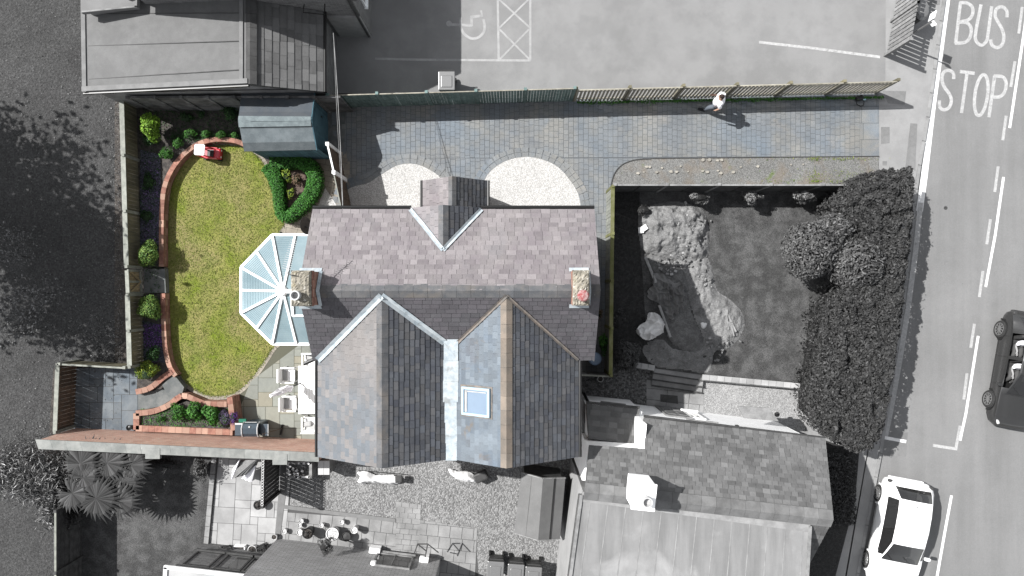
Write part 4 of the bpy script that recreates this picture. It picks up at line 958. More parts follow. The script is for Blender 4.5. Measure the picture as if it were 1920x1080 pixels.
mb = MB(); slates(mb, [tuple(A), tuple(A2), tuple(Rt), tuple(Rb)], NX, ex=.24, sw=.42, lift=.02); mb.build('roof_slope', M['slate_gd'], sb)
mb = MB(); ridge_tiles(mb, A + Vector((.08, 0, .02)), A2 + Vector((.08, 0, .02)), w_=.2, drop=.08, L=.45); mb.build('ridge_tiles', mat('dark ridge', G(.06), G(.08), sc=3, tint=.1, fine=.2), sb)
gutter(sb, Rb + Vector((.05, 0, -.04)), Rt + Vector((.05, 0, -.04)))
mb = MB(); mb.beam(A + Vector((0, .02, -.1)), Rb + Vector((0, .02, -.1)), .04, .12, .5); mb.build('bargeboard', M['black_g'], sb)
fb = thing('flat_roofed_annexe', 'small annexe with pale grey flat roof at the top left edge', 'annexe', P(200, 0, 0))
q = [P(152, 24, 3.3), P(258, 14, 3.3), P(262, -160, 3.3), P(150, -160, 3.3)]
mb = MB(); mb.prism([(p.x, p.y) for p in q], 3.15, 3.3, .5); mb.build('flat_roof', mat('pale felt', G(.23), G(.2), sc=2, stain=.12, fine=.1), fb)
mb = MB(); mb.prism([(q[0].x + .1, q[0].y + .1), (q[1].x - .1, q[1].y + .1), (q[2].x - .1, q[2].y), (q[3].x + .1, q[3].y)], 0, 3.15, .5); mb.build('wall', M['render_g'], fb)
mb = MB(); mb.beam(q[0] + Vector((.05, .02, .02)), q[0].lerp(q[1], 1) + Vector((0, .02, .02)), .05, .06, .5); mb.beam(q[1] + Vector((-.04, 0, .02)), q[2] + Vector((-.04, 0, .02)), .08, .06, .5); mb.build('roof_trim', M['concrete_g'], fb)
# ---------------------------------------------------------------- timber shed
sh_ = thing('garden_shed', 'blue stained timber shed with patched felt roof beside the hall', 'shed', P(540, 235, 0))
zse, zsr = 1.95, 2.4
NW, NE, SW, SE = P(453, 174, zse), P(589, 174, zse), P(458, 284, zse), P(593, 281, zse); RW, RE = P(447, 226, zsr), P(583, 225, zsr)
mb = MB(); ins = .1
mb.prism([(NW.x + ins, NW.y - ins), (NE.x - .05, NE.y - ins), (SE.x - .05, SE.y + ins), (SW.x + ins, SW.y + ins)], 0, zse + .02, .5)
for xx in (NW.x + ins, NE.x - .05): mb.mesh([(xx - .02, NW.y - ins, zse), (xx - .02, SW.y + ins, zse), (xx - .02, RW.y, zsr - .04), (xx + .02, NW.y - ins, zse), (xx + .02, SW.y + ins, zse), (xx + .02, RW.y, zsr - .04)], [(0, 1, 2), (3, 5, 4), (0, 2, 5, 3), (1, 4, 5, 2)], .5)
for k in range(12): mb.box((NE.x - .035, NE.y - .15 - k * .155, 1.0), (.03, .14, 1.9)); 
for k in range(17): mb.box((SW.x + .2 + k * .145, SW.y + .085, 1.0), (.135, .03, 1.85))
mb.build('boarded_wall', M['teal'], sh_)
mb = MB(); mb.box((NE.x - .012, (NE.y + SE.y) / 2 + .1, .95), (.03, .75, 1.8), t=.2); dd = mb.build('door', M['teal'], sh_)
mb = MB(); mb.box((NE.x + .012, (NE.y + SE.y) / 2 + .38, 1.0), (.03, .05, .14), t=.5); mb.build('latch', M['black'], dd)
def feltroof(a, b, c, d_, bands):
    mb = MB()
    for (t0, t1, tt) in bands:
        p = [a.lerp(d_, t0), b.lerp(c, t0), b.lerp(c, t1), a.lerp(d_, t1)]; up = Vector((0, 0, .012 + .01 * tt))
        mb.mesh([x + up for x in p] + [x - Vector((0, 0, .04)) for x in p], [(0, 1, 2, 3), (7, 6, 5, 4), (0, 4, 5, 1), (1, 5, 6, 2), (2, 6, 7, 3), (3, 7, 4, 0)], tt)
    return mb
mb = feltroof(RW, RE, NE, NW, [(0, .3, .55), (.28, 1, .05)]); mb.build('felt_roof', mat('dark shed felt', (.085, .1, .118), (.1, .112, .125), sc=3, fine=.15, tint=.2, stain=.15), sh_)
mb = feltroof(RW, RE, SE, SW, [(0, .3, .07), (.28, .72, .13), (.7, 1, .015)]); mb.build('felt_roof', M['felt_shed'], sh_)
mb = MB(); mb.mesh([RW + Vector((.5, .12, .03)), RE + Vector((-.3, .1, .03)), RE + Vector((-.15, -.06, .03)), RW + Vector((.4, -.03, .05)), ], [(0, 1, 2, 3)], .5)
mb.mesh([RW + Vector((0, .0, .035)), RE + Vector((0, -.02, .035)), RE + Vector((0, .12, .0)), RW + Vector((0, .16, .0))], [(0, 1, 2, 3)], .5)
mb.mesh([RW + Vector((0, -.22, -.03)), RE + Vector((0, -.2, -.02)), RE + Vector((0, 0, .036)), RW + Vector((0, 0, .036))], [(0, 1, 2, 3)], .4)
mb.build('felt_ridge_strip', mat('ragged felt strip', (.2, .24, .25), (.15, .18, .19), sc=5, fine=.2), sh_)
mb = MB(); mb.beam(NE + Vector((.02, 0, -.03)), RE + Vector((.02, 0, -.03)), .03, .09, .5); mb.beam(SE + Vector((.02, 0, -.03)), RE + Vector((.02, 0, -.03)), .03, .09, .5); mb.build('bargeboard', M['teal'], sh_)
# ---------------------------------------------------------------- white cottage
wc = thing('white_cottage', 'white rendered cottage with grey slate roof below the neighbour garden', 'cottage', P(1330, 900, 0))
ZC = -.34; zc, zcr = 3.4, 5.3
e1 = P(1207, 783, zc); e2 = P(1546, 824, zc); r1 = P(1096, 922, zcr); r2 = P(1562, 974, zcr)
edir = (e2 - e1).normalized()
rk = lambda p: r1.lerp(r2, (Vector(p).to_2d() - r1.to_2d()).dot((r2 - r1).to_2d()) / (r2 - r1).to_2d().length_squared)
zm = 4.05; l1 = P(1104, 836, zm); l2 = P(1209, 842, zm)
rA = rk(l2)
mb = MB(); slates(mb, [tuple(r1), tuple(l1), tuple(l2), tuple(rA)], r2 - r1, ex=.15, sw=.23)
slates(mb, [tuple(rA), tuple(l2), tuple(e1), tuple(e2), tuple(r2)], r2 - r1, ex=.15, sw=.23); mb.build('roof_slope', M['slate_g'], wc)
s1 = P(1515, 1062, 3.9)
mb = MB(); q = [tuple(r2), tuple(r2.lerp(r1, .16)), tuple(r2.lerp(r1, .16) + (s1 - r2)), tuple(s1)]; slates(mb, q, r2 - r1, ex=.18); mb.build('roof_slope', M['slate_gd'], wc)
mb = MB(); ridge_tiles(mb, r1 + Vector((0, 0, .02)), r2 + Vector((0, 0, .02)), w_=.26, drop=.13, L=.45); mb.build('ridge_tiles', M['ridge_g'], wc)
dn = Vector((-edir.y, edir.x, 0)); inn = .12
wb = MB(); w1 = e1 - dn * inn; w2 = e2 - dn * inn - edir * .25
wb.prism([(w1.x, w1.y), (w2.x, w2.y), (r2.x - .25, r2.y), (rA.x, rA.y), (l2.x, l2.y - .1)], ZC, zc - .04, .5)
wb.mesh([(w2.x + .02, w2.y, zc - .1), (r2.x - .2, r2.y, zcr - .15), (s1.x, s1.y, 3.4), (s1.x, s1.y, ZC), (w2.x + .02, w2.y, ZC)], [(0, 1, 2, 3, 4)], .5)
wl_ = l1 - Vector((0, .08, 0)); wr_ = l2 - Vector((.0, .08, 0))
wb.prism([(wl_.x, wl_.y), (wr_.x - .02, wr_.y), (rA.x, rA.y), (r1.x + .05, r1.y)], ZC, zm - .05, .5)
wb.prism([(wr_.x - .14, wr_.y), (wr_.x + .02, wr_.y), (w1.x + .02, w1.y), (w1.x - .13, w1.y)], ZC, zc + .5, .5)
n1 = P(1099, 757, 2.35); n2 = P(1199, 767, 2.35); m1 = P(1104, 822, 2.9); m2 = P(1197, 834, 2.9)
wb.prism([(n1.x + .05, n1.y - .1), (n2.x + .1, n2.y - .1), (m2.x, m2.y - .1), (m1.x, m1.y - .1)], ZC, 2.3, .5)
wb.build('rendered_wall', M['render_w'], wc)
mb = MB(); slates(mb, [tuple(n1), tuple(n2), tuple(m2), tuple(m1)], n2 - n1, ex=.19, sw=.32); mb.build('lean_to_roof', M['slate_gd'], wc)
gutter(wc, n1 + Vector((0, .05, 0)), n2 + Vector((0, .05, 0)), .045, 'black_g'); gutter(wc, e1 + Vector((0, .05, 0)), e2 + Vector((0, .05, 0)), .045, 'black_g')
mb = MB(); p = P(1097, 742, .2); mb.tube([(p.x, p.y + .02, ZC), (p.x - .02, p.y - .05, 2.3)], .05, 8, .5); mb.build('downpipe', M['black'], wc)
wf = lambda px, z: (w1.x + (P(px, 790, z).x - w1.x), w1.y + (P(px, 790, z).x - w1.x) * (w2.y - w1.y) / (w2.x - w1.x), z)
nrm = (dn.x, dn.y)
# door, windows, canopy
cpos = wf(1262, .7); dx = Vector(cpos)
door(wc, (dx.x, dx.y, ZC + 1.05), nrm, .95, 2.05, 'concrete_g')
window(wc, (P(1300, 785, .9).x, wf(1300, .9)[1], .95), nrm, .55, 1.3, frame='white_wood', glass='glass_g', bars=1)
window(wc, wf(1322, 2.9), nrm, 1.0, .7, frame='concrete_g', glass='glass_g')
window(wc, (n1.x + 1.05, n1.y - .24, 1.75), nrm, .8, .7, frame='concrete_g', glass='glass_g')
cn = [P(1384, 762, 2.2), P(1442, 765, 2.2), P(1460, 790, 2.3), P(1395, 784, 2.3)]
mb = MB(); mb.mesh([tuple(v) for v in cn] + [(v.x, v.y, v.z - .06) for v in cn], [(0, 1, 2, 3), (7, 6, 5, 4), (0, 4, 5, 1), (1, 5, 6, 2), (2, 6, 7, 3), (3, 7, 4, 0)], .5); mb.build('door_canopy', M['concrete_g'], wc)
mb = MB(); v = P(1381, 800, 2.8); mb.box((v.x, wf(1381, 2.8)[1] + .08, 2.85), (.1, .16, .16), t=.5); mb.build('wall_lamp', M['black_g'], wc)
# white chimney
c0 = P(1207, 931, 6.3)
mb = MB(); a = R(-6); mb.box((c0.x, c0.y, 5.75), (.62, .72, 1.1), rz=a, t=.5); mb.box((c0.x, c0.y, 6.32), (.68, .78, .06), rz=a, t=.5); chw = mb.build('chimney', M['render_w'], wc)
mb = MB(); mb.lathe((c0.x + .05, c0.y - .08, 6.35), [(0, 0), (.15, 0), (.13, .22), (.15, .25), (.15, .3), (.12, .3), (.1, .15), (0, .15)], 16, .5); mb.build('chimney_pot', mat('pale clay', G(.45), G(.6), sc=6), chw)
# flat roofed extension
f1, f2, f3, f4 = P(1090, 927, 5.12), P(1518, 985, 5.12), P(1500, 1300, 5.12), P(1040, 1300, 5.12)
mb = MB(); mb.prism([(v.x, v.y) for v in (f1, f2, f3, f4)], 5.0, 5.14, .5); fr = mb.build('flat_roof', M['felt_light'], wc)
mb = MB()
for t in np.linspace(.04, .97, 13):
    a_ = f1.lerp(f2, t); b_ = f4.lerp(f3, t); mb.beam(a_ + Vector((0, -.15, .02)), b_ + Vector((0, 0, .02)), .03, .012)
for t in (0.03,): mb.beam(f1 + Vector((0, -.05, .03)), f2 + Vector((0, -.05, .03)), .3, .02, .5)
mb.build('roof_seam', mat('pale seams', G(.33), G(.25), sc=3), fr)
mb = MB()
for a_, b_ in ((f2, f3), (f1, f4)): mb = MB(); mb.beam(a_ + Vector((0, 0, .03)), b_ + Vector((0, 0, .03)), .09, .08, .5); mb.build('roof_trim', M['concrete_g'], fr)
mb = MB(); mb.prism([(f1.x + .1, f1.y - .05), (f2.x - .1, f2.y - .05), (f3.x - .1, f3.y), (f4.x + .1, f4.y)], -.3, 5.0, .5); mb.build('side_wall', M['render_c'] if 0 else mat('pale render', G(.42), G(.36), sc=1, stain=.1), wc)
gutter(wc, f1 + Vector((-.04, 0, -.05)), f4 + Vector((-.04, 0, -.05)), .05, 'black_g')
# passage wall beside the cottage
mb = MB(); mb.prism([P2(1087, 742, 1.6), P2(1094, 742, 1.6), P2(1096, 860, 1.6), P2(1088, 860, 1.6)], -.5, 1.6, .5); o = mb.build('boundary_wall', M['render_g']); tag(o, 'narrow grey wall between the slate house and the white cottage', 'wall')
# ---------------------------------------------------------------- bungalow at the bottom
bg_ = thing('brick_bungalow', 'pale grey brick building with long low extension cut off by the bottom edge', 'house', P(640, 1080, 0))
A, B = P(521, 1009, 0), P(826, 1046, 0)
mb = MB(); mb.prism([(A.x, A.y), (B.x, B.y), (B.x - .5, B.y - 6), (A.x - .5, A.y - 6)], 0, 5.4, .5); mb.build('wall', M['brick_pale'], bg_)
d = (B - A).normalized(); n2_ = (-d.y, d.x)
n2_ = (n2_[0], n2_[1]) if n2_[1] > 0 else (-n2_[0], -n2_[1])
def onw(px, py, z):  # point of the wall plane seen at px
    v = P(px, py, z); t = (v.x - A.x) / (B.x - A.x); return Vector((v.x, A.y + (B.y - A.y) * t, z))
window(bg_, onw(737, 1060, .9), n2_, 1.35, 1.15, frame='concrete_g', glass='glass_g')
def on_wall_z(px, py):   # height on the wall seen at (px, py)
    best = None
    for z in np.linspace(0, 5, 101):
        v = P(px, py, z); t = (v.x - A.x) / (B.x - A.x); 
        if best is None or abs(A.y + (B.y - A.y) * t - v.y) < best[0]: best = (abs(A.y + (B.y - A.y) * t - v.y), Vector((v.x, v.y, z)))
    return best[1]
v = on_wall_z(703, 1036); nn = Vector((n2_[0], n2_[1], 0))
mb = MB(); mb.beam(v + nn * .12 - d * .2, v + nn * .12 + d * .2, .2, .35, .5); mb.build('meter_box', M['white_p'], bg_)
v = on_wall_z(700, 1059); mb = MB(); mb.lathe(v + nn * .02, [(0, .12), (.09, .12), (.11, .0)], 14, .5, M=Vector((0, 0, 1)).rotation_difference(nn).to_matrix()); mb.build('extractor_vent', M['white_p'], bg_)
v = on_wall_z(795, 1052); mb = MB(); mb.beam(v + nn * .1 - d * .16, v + nn * .1 + d * .16, .2, .28, .5); mb.build('meter_box', M['white_p'], bg_)
e_ = [P(309, 1062, 2.5), P(484, 1082, 2.5), P(500, 1250, 2.5), P(300, 1250, 2.5)]
mb = MB(); b0 = P(393, 1032, 0); b1 = P(505, 1044, 0)
mb.prism([(e_[0].x + .25, e_[0].y - .05), (e_[1].x + .5, e_[1].y - .1), (e_[2].x, e_[2].y), (e_[3].x + .25, e_[3].y)], 0, 2.4, .5); mb.build('extension_wall', M['brick_grey'], bg_)
mb = MB(); mb.prism([(v.x, v.y) for v in e_], 2.4, 2.52, .5); fr = mb.build('extension_roof', mat('flat roof pale', G(.5), G(.42), sc=1, stain=.1), bg_)
mb = MB(); mb.beam(e_[0] + Vector((0, 0, .04)), e_[1] + Vector((0, 0, .04)), .12, .08, .5); mb.beam(e_[0] + Vector((.05, 0, .04)), e_[3] + Vector((.05, 0, .04)), .12, .08, .5); mb.build('roof_trim', M['white_p'], fr)
ed = (e_[1] - e_[0]).normalized(); en = Vector((-ed.y, ed.x, 0)); en = en if en.y > 0 else -en
for k, tt in enumerate((.28, .62, .92)):
    p = e_[0].lerp(e_[1], tt); window(bg_, (p.x, p.y - .06, 1.55), (en.x, en.y), .92, 1.25, frame='black_g', glass='glass_g', bars=0)
# felt roofed shed in the bottom yard
fs_ = thing('felt_shed', 'long grey felt roofed shed in the gravel yard below the house', 'shed', P(1010, 950, 0))
a, b, c, d1, e, f = P(978, 886, 1.75), P(1018, 897, 2.15), P(1060, 896, 1.75), P(964, 999, 1.75), P(1009, 1013, 2.15), P(1050, 1010, 1.75)
def slab(mb, pts, th=.05, tt=.5): mb.mesh([tuple(v) for v in pts] + [(v.x, v.y, v.z - th) for v in pts], [(0, 1, 2, 3), (7, 6, 5, 4), (0, 4, 5, 1), (1, 5, 6, 2), (2, 6, 7, 3), (3, 7, 4, 0)], tt)
up = Vector((0, 0, .01))
mb = MB(); slab(mb, [a, b, e, d1]); slab(mb, [a.lerp(b, .0) + up, a.lerp(b, .48) + up, d1.lerp(e, .48) + up, d1 + up], .01, .9); mb.build('felt_roof', M['felt_shed2'], fs_)
mb = MB(); slab(mb, [b, c, f, e]); slab(mb, [b.lerp(c, .02) + up, b.lerp(c, .5) + up, e.lerp(f, .5) + up, e.lerp(f, .02) + up], .01, .9); mb.build('felt_roof', M['felt_shed2'], fs_)
mb = MB(); m1_, m2_ = b.lerp(c, .52) + up, e.lerp(f, .52) + up; mb.beam(m1_, m2_, .045, .02, .5); mb.build('felt_gap', M['black'], fs_)
mb = MB(); mb.prism([(a.x + .1, a.y - .1), (c.x - .1, c.y - .1), (f.x - .1, f.y + .1), (d1.x + .1, d1.y + .1)], 0, 1.74, .5); mb.build('boarded_wall', M['timber_dark'], fs_)
mb = MB(); 
for (p, q) in ((d1, e), (f, e), (a, b), (c, b)): mb.beam(p - Vector((0, 0, .03)), q - Vector((0, 0, .03)), .03, .1, .5)
mb.build('bargeboard', M['timber_grey'], fs_)
# ================================================================ WALLS AND FENCES
from mathutils import noise as mnoise
bw = thing('brick_wall', 'long tall red brick garden wall with grey stone coping below the garden', 'wall', P(330, 830, 0))
i0, i1 = P(66, 824, 2.25), P(598, 849, 2.25); o1, o0 = P(598, 866, 2.25), P(72, 842, 2.25)
mb = MB(); mb.prism([(i0.x + .04, i0.y - .04), (i1.x, i1.y - .04), (o1.x, o1.y + .04), (o0.x + .04, o0.y + .04)], -.3, 2.2, .5); mb.build('brickwork', M['brickwall'], bw)
mb = MB(); n = 19
for k in range(n):
    a, b = i0.lerp(i1, k / n), i0.lerp(i1, (k + .992) / n); c, d = o0.lerp(o1, (k + .992) / n), o0.lerp(o1, k / n)
    mb.prism([tuple(v.to_2d()) for v in (a, b, c, d)], 2.19, 2.25 + random.uniform(0, .006))
for px in (285, 524): v = P(px, 851 if px < 400 else 862, 2.3); mb.box((v.x, v.y, 2.2), (.5, .36, .14), t=.5)
mb.build('coping', M['coping'], bw)
M['l_frond'] = leafm('palm fronds', G(.035), G(.085), .8)
def fence(name, label, pts, zt, zb, style='boards', m='timber', top='timber_top', post='timber_top', pw=.1, group=None, topw=.1, sp=None, side=1, rails=0, cat='fence', bw_=.12, gap=.01, step=1.83, posts=True):
    A = pts[0]; t = thing(name, label, cat, (A[0], A[1], zb), group=group)
    for (a, b) in zip(pts, pts[1:]):
        a = Vector((a[0], a[1], 0)); b = Vector((b[0], b[1], 0)); d = b - a; L = d.length; d.normalize(); nr = Vector((-d.y, d.x, 0)) * side
        n = max(1, round(L / step)); 
        for i in range(n):
            p, q = a + d * L * i / n, a + d * L * (i + 1) / n; l = L / n
            mb = MB()
            if style == 'boards':
                k = int(l / bw_)
                for j in range(k):
                    c = p + d * (l * (j + .5) / k) + nr * random.uniform(-.006, .006); mb.beam((c.x, c.y, zb), (c.x, c.y, zt - .03 + random.uniform(-.006, .006)), l / k - gap, .022, up=nr)
                for r in ([.25, .8] if rails else []):
                    z = zb + (zt - zb) * r; mb.beam((p.x - nr.x * -.03, p.y + nr.y * .03, z), (q.x + nr.x * .03, q.y + nr.y * .03, z), .04, .07)
            elif style == 'horiz':
                k = int((zt - zb) / bw_)
                for j in range(k):
                    z = zb + (zt - zb) * (j + .5) / k; mb.beam(p + Vector((0, 0, z)), q + Vector((0, 0, z)), .02, (zt - zb) / k - gap)
                mb.beam(p + Vector((0, 0, zb)) + d * l / 2 + nr * .02, p + Vector((0, 0, zt - .05)) + d * l / 2 + nr * .02, .04, .03)
            else:   # pickets
                k = int(l / bw_)
                for j in range(k):
                    c = p + d * (l * (j + .5) / k); mb.beam((c.x, c.y, zb + .08), (c.x, c.y, zt + random.uniform(-.02, .02)), (l / k) - gap, .02, up=nr)
                for r in (.2, .85): z = zb + (zt - zb) * r; mb.beam(p + Vector((0, 0, z)) + nr * .03, q + Vector((0, 0, z)) + nr * .03, .04, .07)
            mb.build('panel', M[m], t)
            if top:
                mb = MB(); mb.beam(p + Vector((0, 0, zt)) + d * .02, q + Vector((0, 0, zt)) - d * .02, topw, .03); mb.build('top_rail', M[top], t)
        if posts:
            for i in range(n + 1):
                p = a + d * L * i / n - nr * (-.06 if style == 'pickets' and m == 'lattice' else .02); mb = MB(); mb.box((p.x, p.y, (zb + zt) / 2 + .03), (pw, pw, zt - zb + .08), rz=math.atan2(d.y, d.x)); mb.build('post', M[post], t)
    return t
q = lambda x, y, z: P(x, y, z)
fence('garden_fence', 'green grey timber fence left of the long border above the garden gate', [q(228, 187, 1.3), q(237, 500, 1.3)], 1.3, .15, 'boards', rails=1, side=-1, topw=.17, bw_=.14)
fence('garden_fence', 'shorter timber fence left of the border below the garden gate', [q(239, 553, 1.3), q(243, 688, 1.3)], 1.3, .15, 'boards', rails=1, side=-1, topw=.17, bw_=.14, step=1.3)
fence('garden_fence', 'timber fence standing left of the blue grey slate terrace', [q(108, 684, 1.15), q(103, 810, 1.15)], 1.15, .0, 'boards', rails=1, side=-1, topw=.15, bw_=.14, m='timber_brn')
fence('garden_fence', 'short timber fence along the upper edge of the blue grey terrace', [q(112, 683, 1.15), q(234, 690, 1.15)], 1.15, .0, 'boards', rails=1, side=-1, topw=.06, bw_=.14)
gt = thing('garden_gate', 'small pale timber gate with cross braces in the left garden fence', 'gate', q(238, 528, 0))
mb = MB(); a, b = q(238, 507, 1.25), q(240, 549, 1.25); mb.beam(a, b, .13, .06); mb.beam((a.x + .02, a.y, .35), (b.x + .02, b.y, .35), .06, .09)
for p in (a, b, a.lerp(b, .5)): mb.beam((p.x + .02, p.y, .3), (p.x + .02, p.y, 1.24), .08, .05, up=(1, 0, 0))
mb.build('gate_frame', M['timber_top'], gt)
mb = MB()
for k in range(8): p = a.lerp(b, (k + .5) / 8); mb.beam((p.x - .03, p.y, .33), (p.x - .03, p.y, 1.2), .09, .02, up=(1, 0, 0))
mb.build('gate_boards', M['timber_tan'], gt)
mb = MB(); mb.beam((a.x + .025, a.y, 1.15), (b.x + .025, (a.y + b.y) / 2, .4), .03, .06); mb.beam((b.x + .025, b.y, 1.15), (b.x + .025, (a.y + b.y) / 2, .4), .03, .06); mb.build('brace', M['timber_tan'], gt)
fence('boarded_fence', 'blue green close boarded fence along the upper edge of the driveway', [q(614, 179, 1.68), q(1078, 166, 1.68)], 1.68, 0, 'boards', m='green_fence', top='lattice', post='green_fence', bw_=.1, topw=.035, side=-1)
fence('picket_fence', 'long pale picket fence along the upper edge of the driveway near the road', [q(1081, 169, 1.6), q(1684, 153, 1.6)], 1.6, 0, 'pickets', m='lattice', top='lattice', post='timber', bw_=.135, gap=.055, topw=.04, side=1)
fence('neighbour_fence', 'dark boarded fence with pale top along the upper edge of the neighbour lawn', [q(1153, 347, 1.7), q(1640, 347, 1.7)], 1.7, 0, 'horiz', m='timber_dark', top='timber_grey', post='timber_grey', bw_=.1, gap=.02, topw=.05, side=-1)
fence('neighbour_fence', 'pale olive fence between the house passage and the neighbour garden', [q(1149, 349, 1.65), q(1145, 704, 1.65)], 1.65, 0, 'boards', m='timber_top', top='timber_grn', post='timber_grn', bw_=.12, topw=.13, side=-1)
fence('low_fence', 'low grey fence closing the passage beside the blue water butt', [q(1086, 703, 1.2), q(1146, 706, 1.2)], 1.2, -.1, 'boards', m='timber_grey', top='timber_top', post='timber_grey', topw=.06, bw_=.1, posts=False)
fence('slatted_fence', 'dark slatted fence with pale top running down to the lower left edge', [q(104, 958, 1.55), q(104, 1190, 1.55)], 1.55, 0, 'horiz', m='timber_dark', top='timber_top', post='timber_dark', bw_=.13, gap=.012, topw=.07, side=-1)
fence('side_fence', 'brown fence with white top beside the drive, running down to the house', [q(626, 326, 1.8), q(641, 396, 1.8)], 1.8, 0, 'boards', m='timber_brn', top='timber_top', post='white_wood', pw=.08, topw=.035, bw_=.1, side=-1, step=3)
gt = thing('side_gate', 'brown boarded gate between two white posts beside the shed', 'gate', q(620, 300, 0))
a, b = q(614, 270, 1.8), q(626, 323, 1.8)
mb = MB(); mb.beam(a, b, .055, .05)
mb.build('top_rail', M['white_wood'], gt)
for p in (a, b): mb = MB(); mb.box((p.x, p.y, .93), (.12, .12, 1.86)); mb.build('post', M['white_wood'], gt)
mb = MB()
for k in range(9): p = a.lerp(b, (k + .5) / 9); mb.beam((p.x, p.y, .05), (p.x, p.y, 1.76), .1, .025, up=(1, 0, 0))
mb.build('gate_boards', M['timber_brn'], gt)
fence('trellis_fence', 'dark open slatted trellis in the lower yard beside the folded parasol', [q(493, 863, 1.9), q(491, 950, 1.9)], 1.9, 0, 'pickets', m='timber_dark', top='timber_dark', post='timber_dark', bw_=.14, gap=.02, side=-1)
mb = MB()
for k in range(17):
    p = q(493 - .1 * k, 863 + k * 5.2, 1.97); a = np.linspace(0, 2 * math.pi, 9); s_ = .045
    mb.tube([(p.x + s_ * math.cos(t), p.y + s_ * math.sin(t), p.z) for t in a], .012, 5, .5)
o = mb.build('ring_garland', M['metal_w']); tag(o, 'chain of small pale rings along the top of the dark trellis', 'garland')
# picket fence, sign and bin beside the pavement
fence('road_fence', 'slatted timber fence with two rails at the top right beside the bus stop', [Vector(P2(1660, 104)).to_3d(), Vector(P2(1672, 40)).to_3d(), Vector(P2(1694, -90)).to_3d()], 1.75, 0, 'pickets', m='timber_grey', top=None, post='timber_grey', bw_=.15, gap=.035, side=-1, step=2.2)
sg = thing('bus_stop_sign', 'white bus stop flag on a tall grey post by the kerb', 'bus stop sign', P(1682, 81, 0))
b = P(1682, 81, 0); mb = MB(); mb.tube([b, b + Vector((.03, 0, 2.2))], .032, 10, .5); mb.build('post', M['metal'], sg)
mb = MB(); c = b + Vector((.03, .02, 2.15)); mb.beam(c - Vector((0, -.05, 0)) * 1, c + Vector((.08, .32, 0)), .02, .36, .5); mb.beam(c, c + Vector((.12, -.14, -.02)), .05, .2, .5); mb.build('flag', M['white_p'], sg)
lb = thing('litter_bin', 'grey rounded litter bin behind the slatted fence', 'litter bin', P(1702, 34, 0))
c = P(1702, 36, 0); mb = MB(); mb.prism([(c.x + .21 * math.cos(a), c.y + (.3 if math.sin(a) > 0 else -.3) * 0 + .36 * math.sin(a)) for a in np.linspace(0, 2 * math.pi, 17)[:-1]], 0, .9, .5); mb.build('body', M['black_g'], lb)
mb = MB(); mb.lathe((c.x, c.y, .88), [(.24, 0), (.25, .06), (.2, .14), (.1, .18), (0, .19)], 16, .5, M=Matrix.Diagonal((1, 1.6, 1))); mb.build('lid', M['rim'], lb)
# telephone cable
mb = MB(); p0 = P(625, 62, 3.4); p1 = P(643, 393, 5.0)
mb.tube([p0.lerp(p1, t) - Vector((0, 0, .5 * 4 * t * (1 - t) * .3)) for t in np.linspace(0, 1, 20)], .012, 6, .5)
mb.tube([p0.lerp(p1, t) - Vector((.07 * math.sin(3.1 * t), 0, .2 * 4 * t * (1 - t))) for t in np.linspace(0, 1, 20)], .007, 6, .5)
o = mb.build('overhead_cable', M['concrete_g']); tag(o, 'thin grey overhead cable strung from the hall to the slate house', 'cable')
# ================================================================ NEIGHBOUR GARDEN
def dist_poly(p, poly):
    best = 9
    for i in range(len(poly)):
        a = Vector(poly[i]); b = Vector(poly[(i + 1) % len(poly)]); ab = b - a; t = max(0, min(1, (p - a).dot(ab) / max(1e-9, ab.length_squared))); best = min(best, (a + ab * t - p).length)
    return best
def drape(name, label, cat, px, hfun, m, z=0.0, res=.05, group=None, kind=None, parent=None):
    """a lumpy heap or cloth over the outline px, its height given by hfun(x, y, distance to the edge)"""
    poly = [P2(*p, z) for p in px]; sp = [(v.x, v.y) for v in smooth_line([Vector(p) for p in poly], 5, True)]
    xs = [p[0] for p in sp]; ys_ = [p[1] for p in sp]; x0, x1, y0_, y1 = min(xs), max(xs), min(ys_), max(ys_)
    nx, ny = int((x1 - x0) / res) + 2, int((y1 - y0_) / res) + 2; idx = {}; vs = []; fs = []
    for j in range(ny):
        for i in range(nx):
            p = Vector((x0 + i * res, y0_ + j * res))
            if inpoly(p, sp):
                dd = dist_poly(p, sp); idx[i, j] = len(vs); vs.append((p.x, p.y, z + hfun(p.x, p.y, dd)))
    for (i, j) in idx:
        k = [(i, j), (i + 1, j), (i + 1, j + 1), (i, j + 1)]
        if all(a in idx for a in k): fs.append(tuple(idx[a] for a in k))
        elif sum(a in idx for a in k) == 3: fs.append(tuple(idx[a] for a in k if a in idx))
    mb = MB(); mb.mesh(vs, fs, .5); o = mb.build(name, m, parent, smooth=True)
    if label: tag(o, label, cat, group, kind)
    return o
fb_ = lambda x, y, s, o_=4: mnoise.fractal(Vector((x * s, y * s, 3.7)), 1.0, 2.0, o_)
ridg = lambda x, y, s: 1 - abs(mnoise.noise(Vector((x * s, y * s, 1.3)))) * 2
drape('sand_heap', 'big pale heap of sand and rubble in the neighbour garden', 'sand heap', [(1196, 400), (1212, 386), (1250, 378), (1290, 380), (1316, 392), (1328, 420), (1329, 470), (1322, 485), (1290, 492), (1262, 488), (1225, 478), (1205, 470), (1196, 440)],
      lambda x, y, d: .02 + min(.5, d * .8) * .8 + min(1, d * 4) * (fb_(x, y, 2.2) * .16 + ridg(x, y, 2.3) * .07 + fb_(x, y, 8) * .06), M['sand'], res=.04)
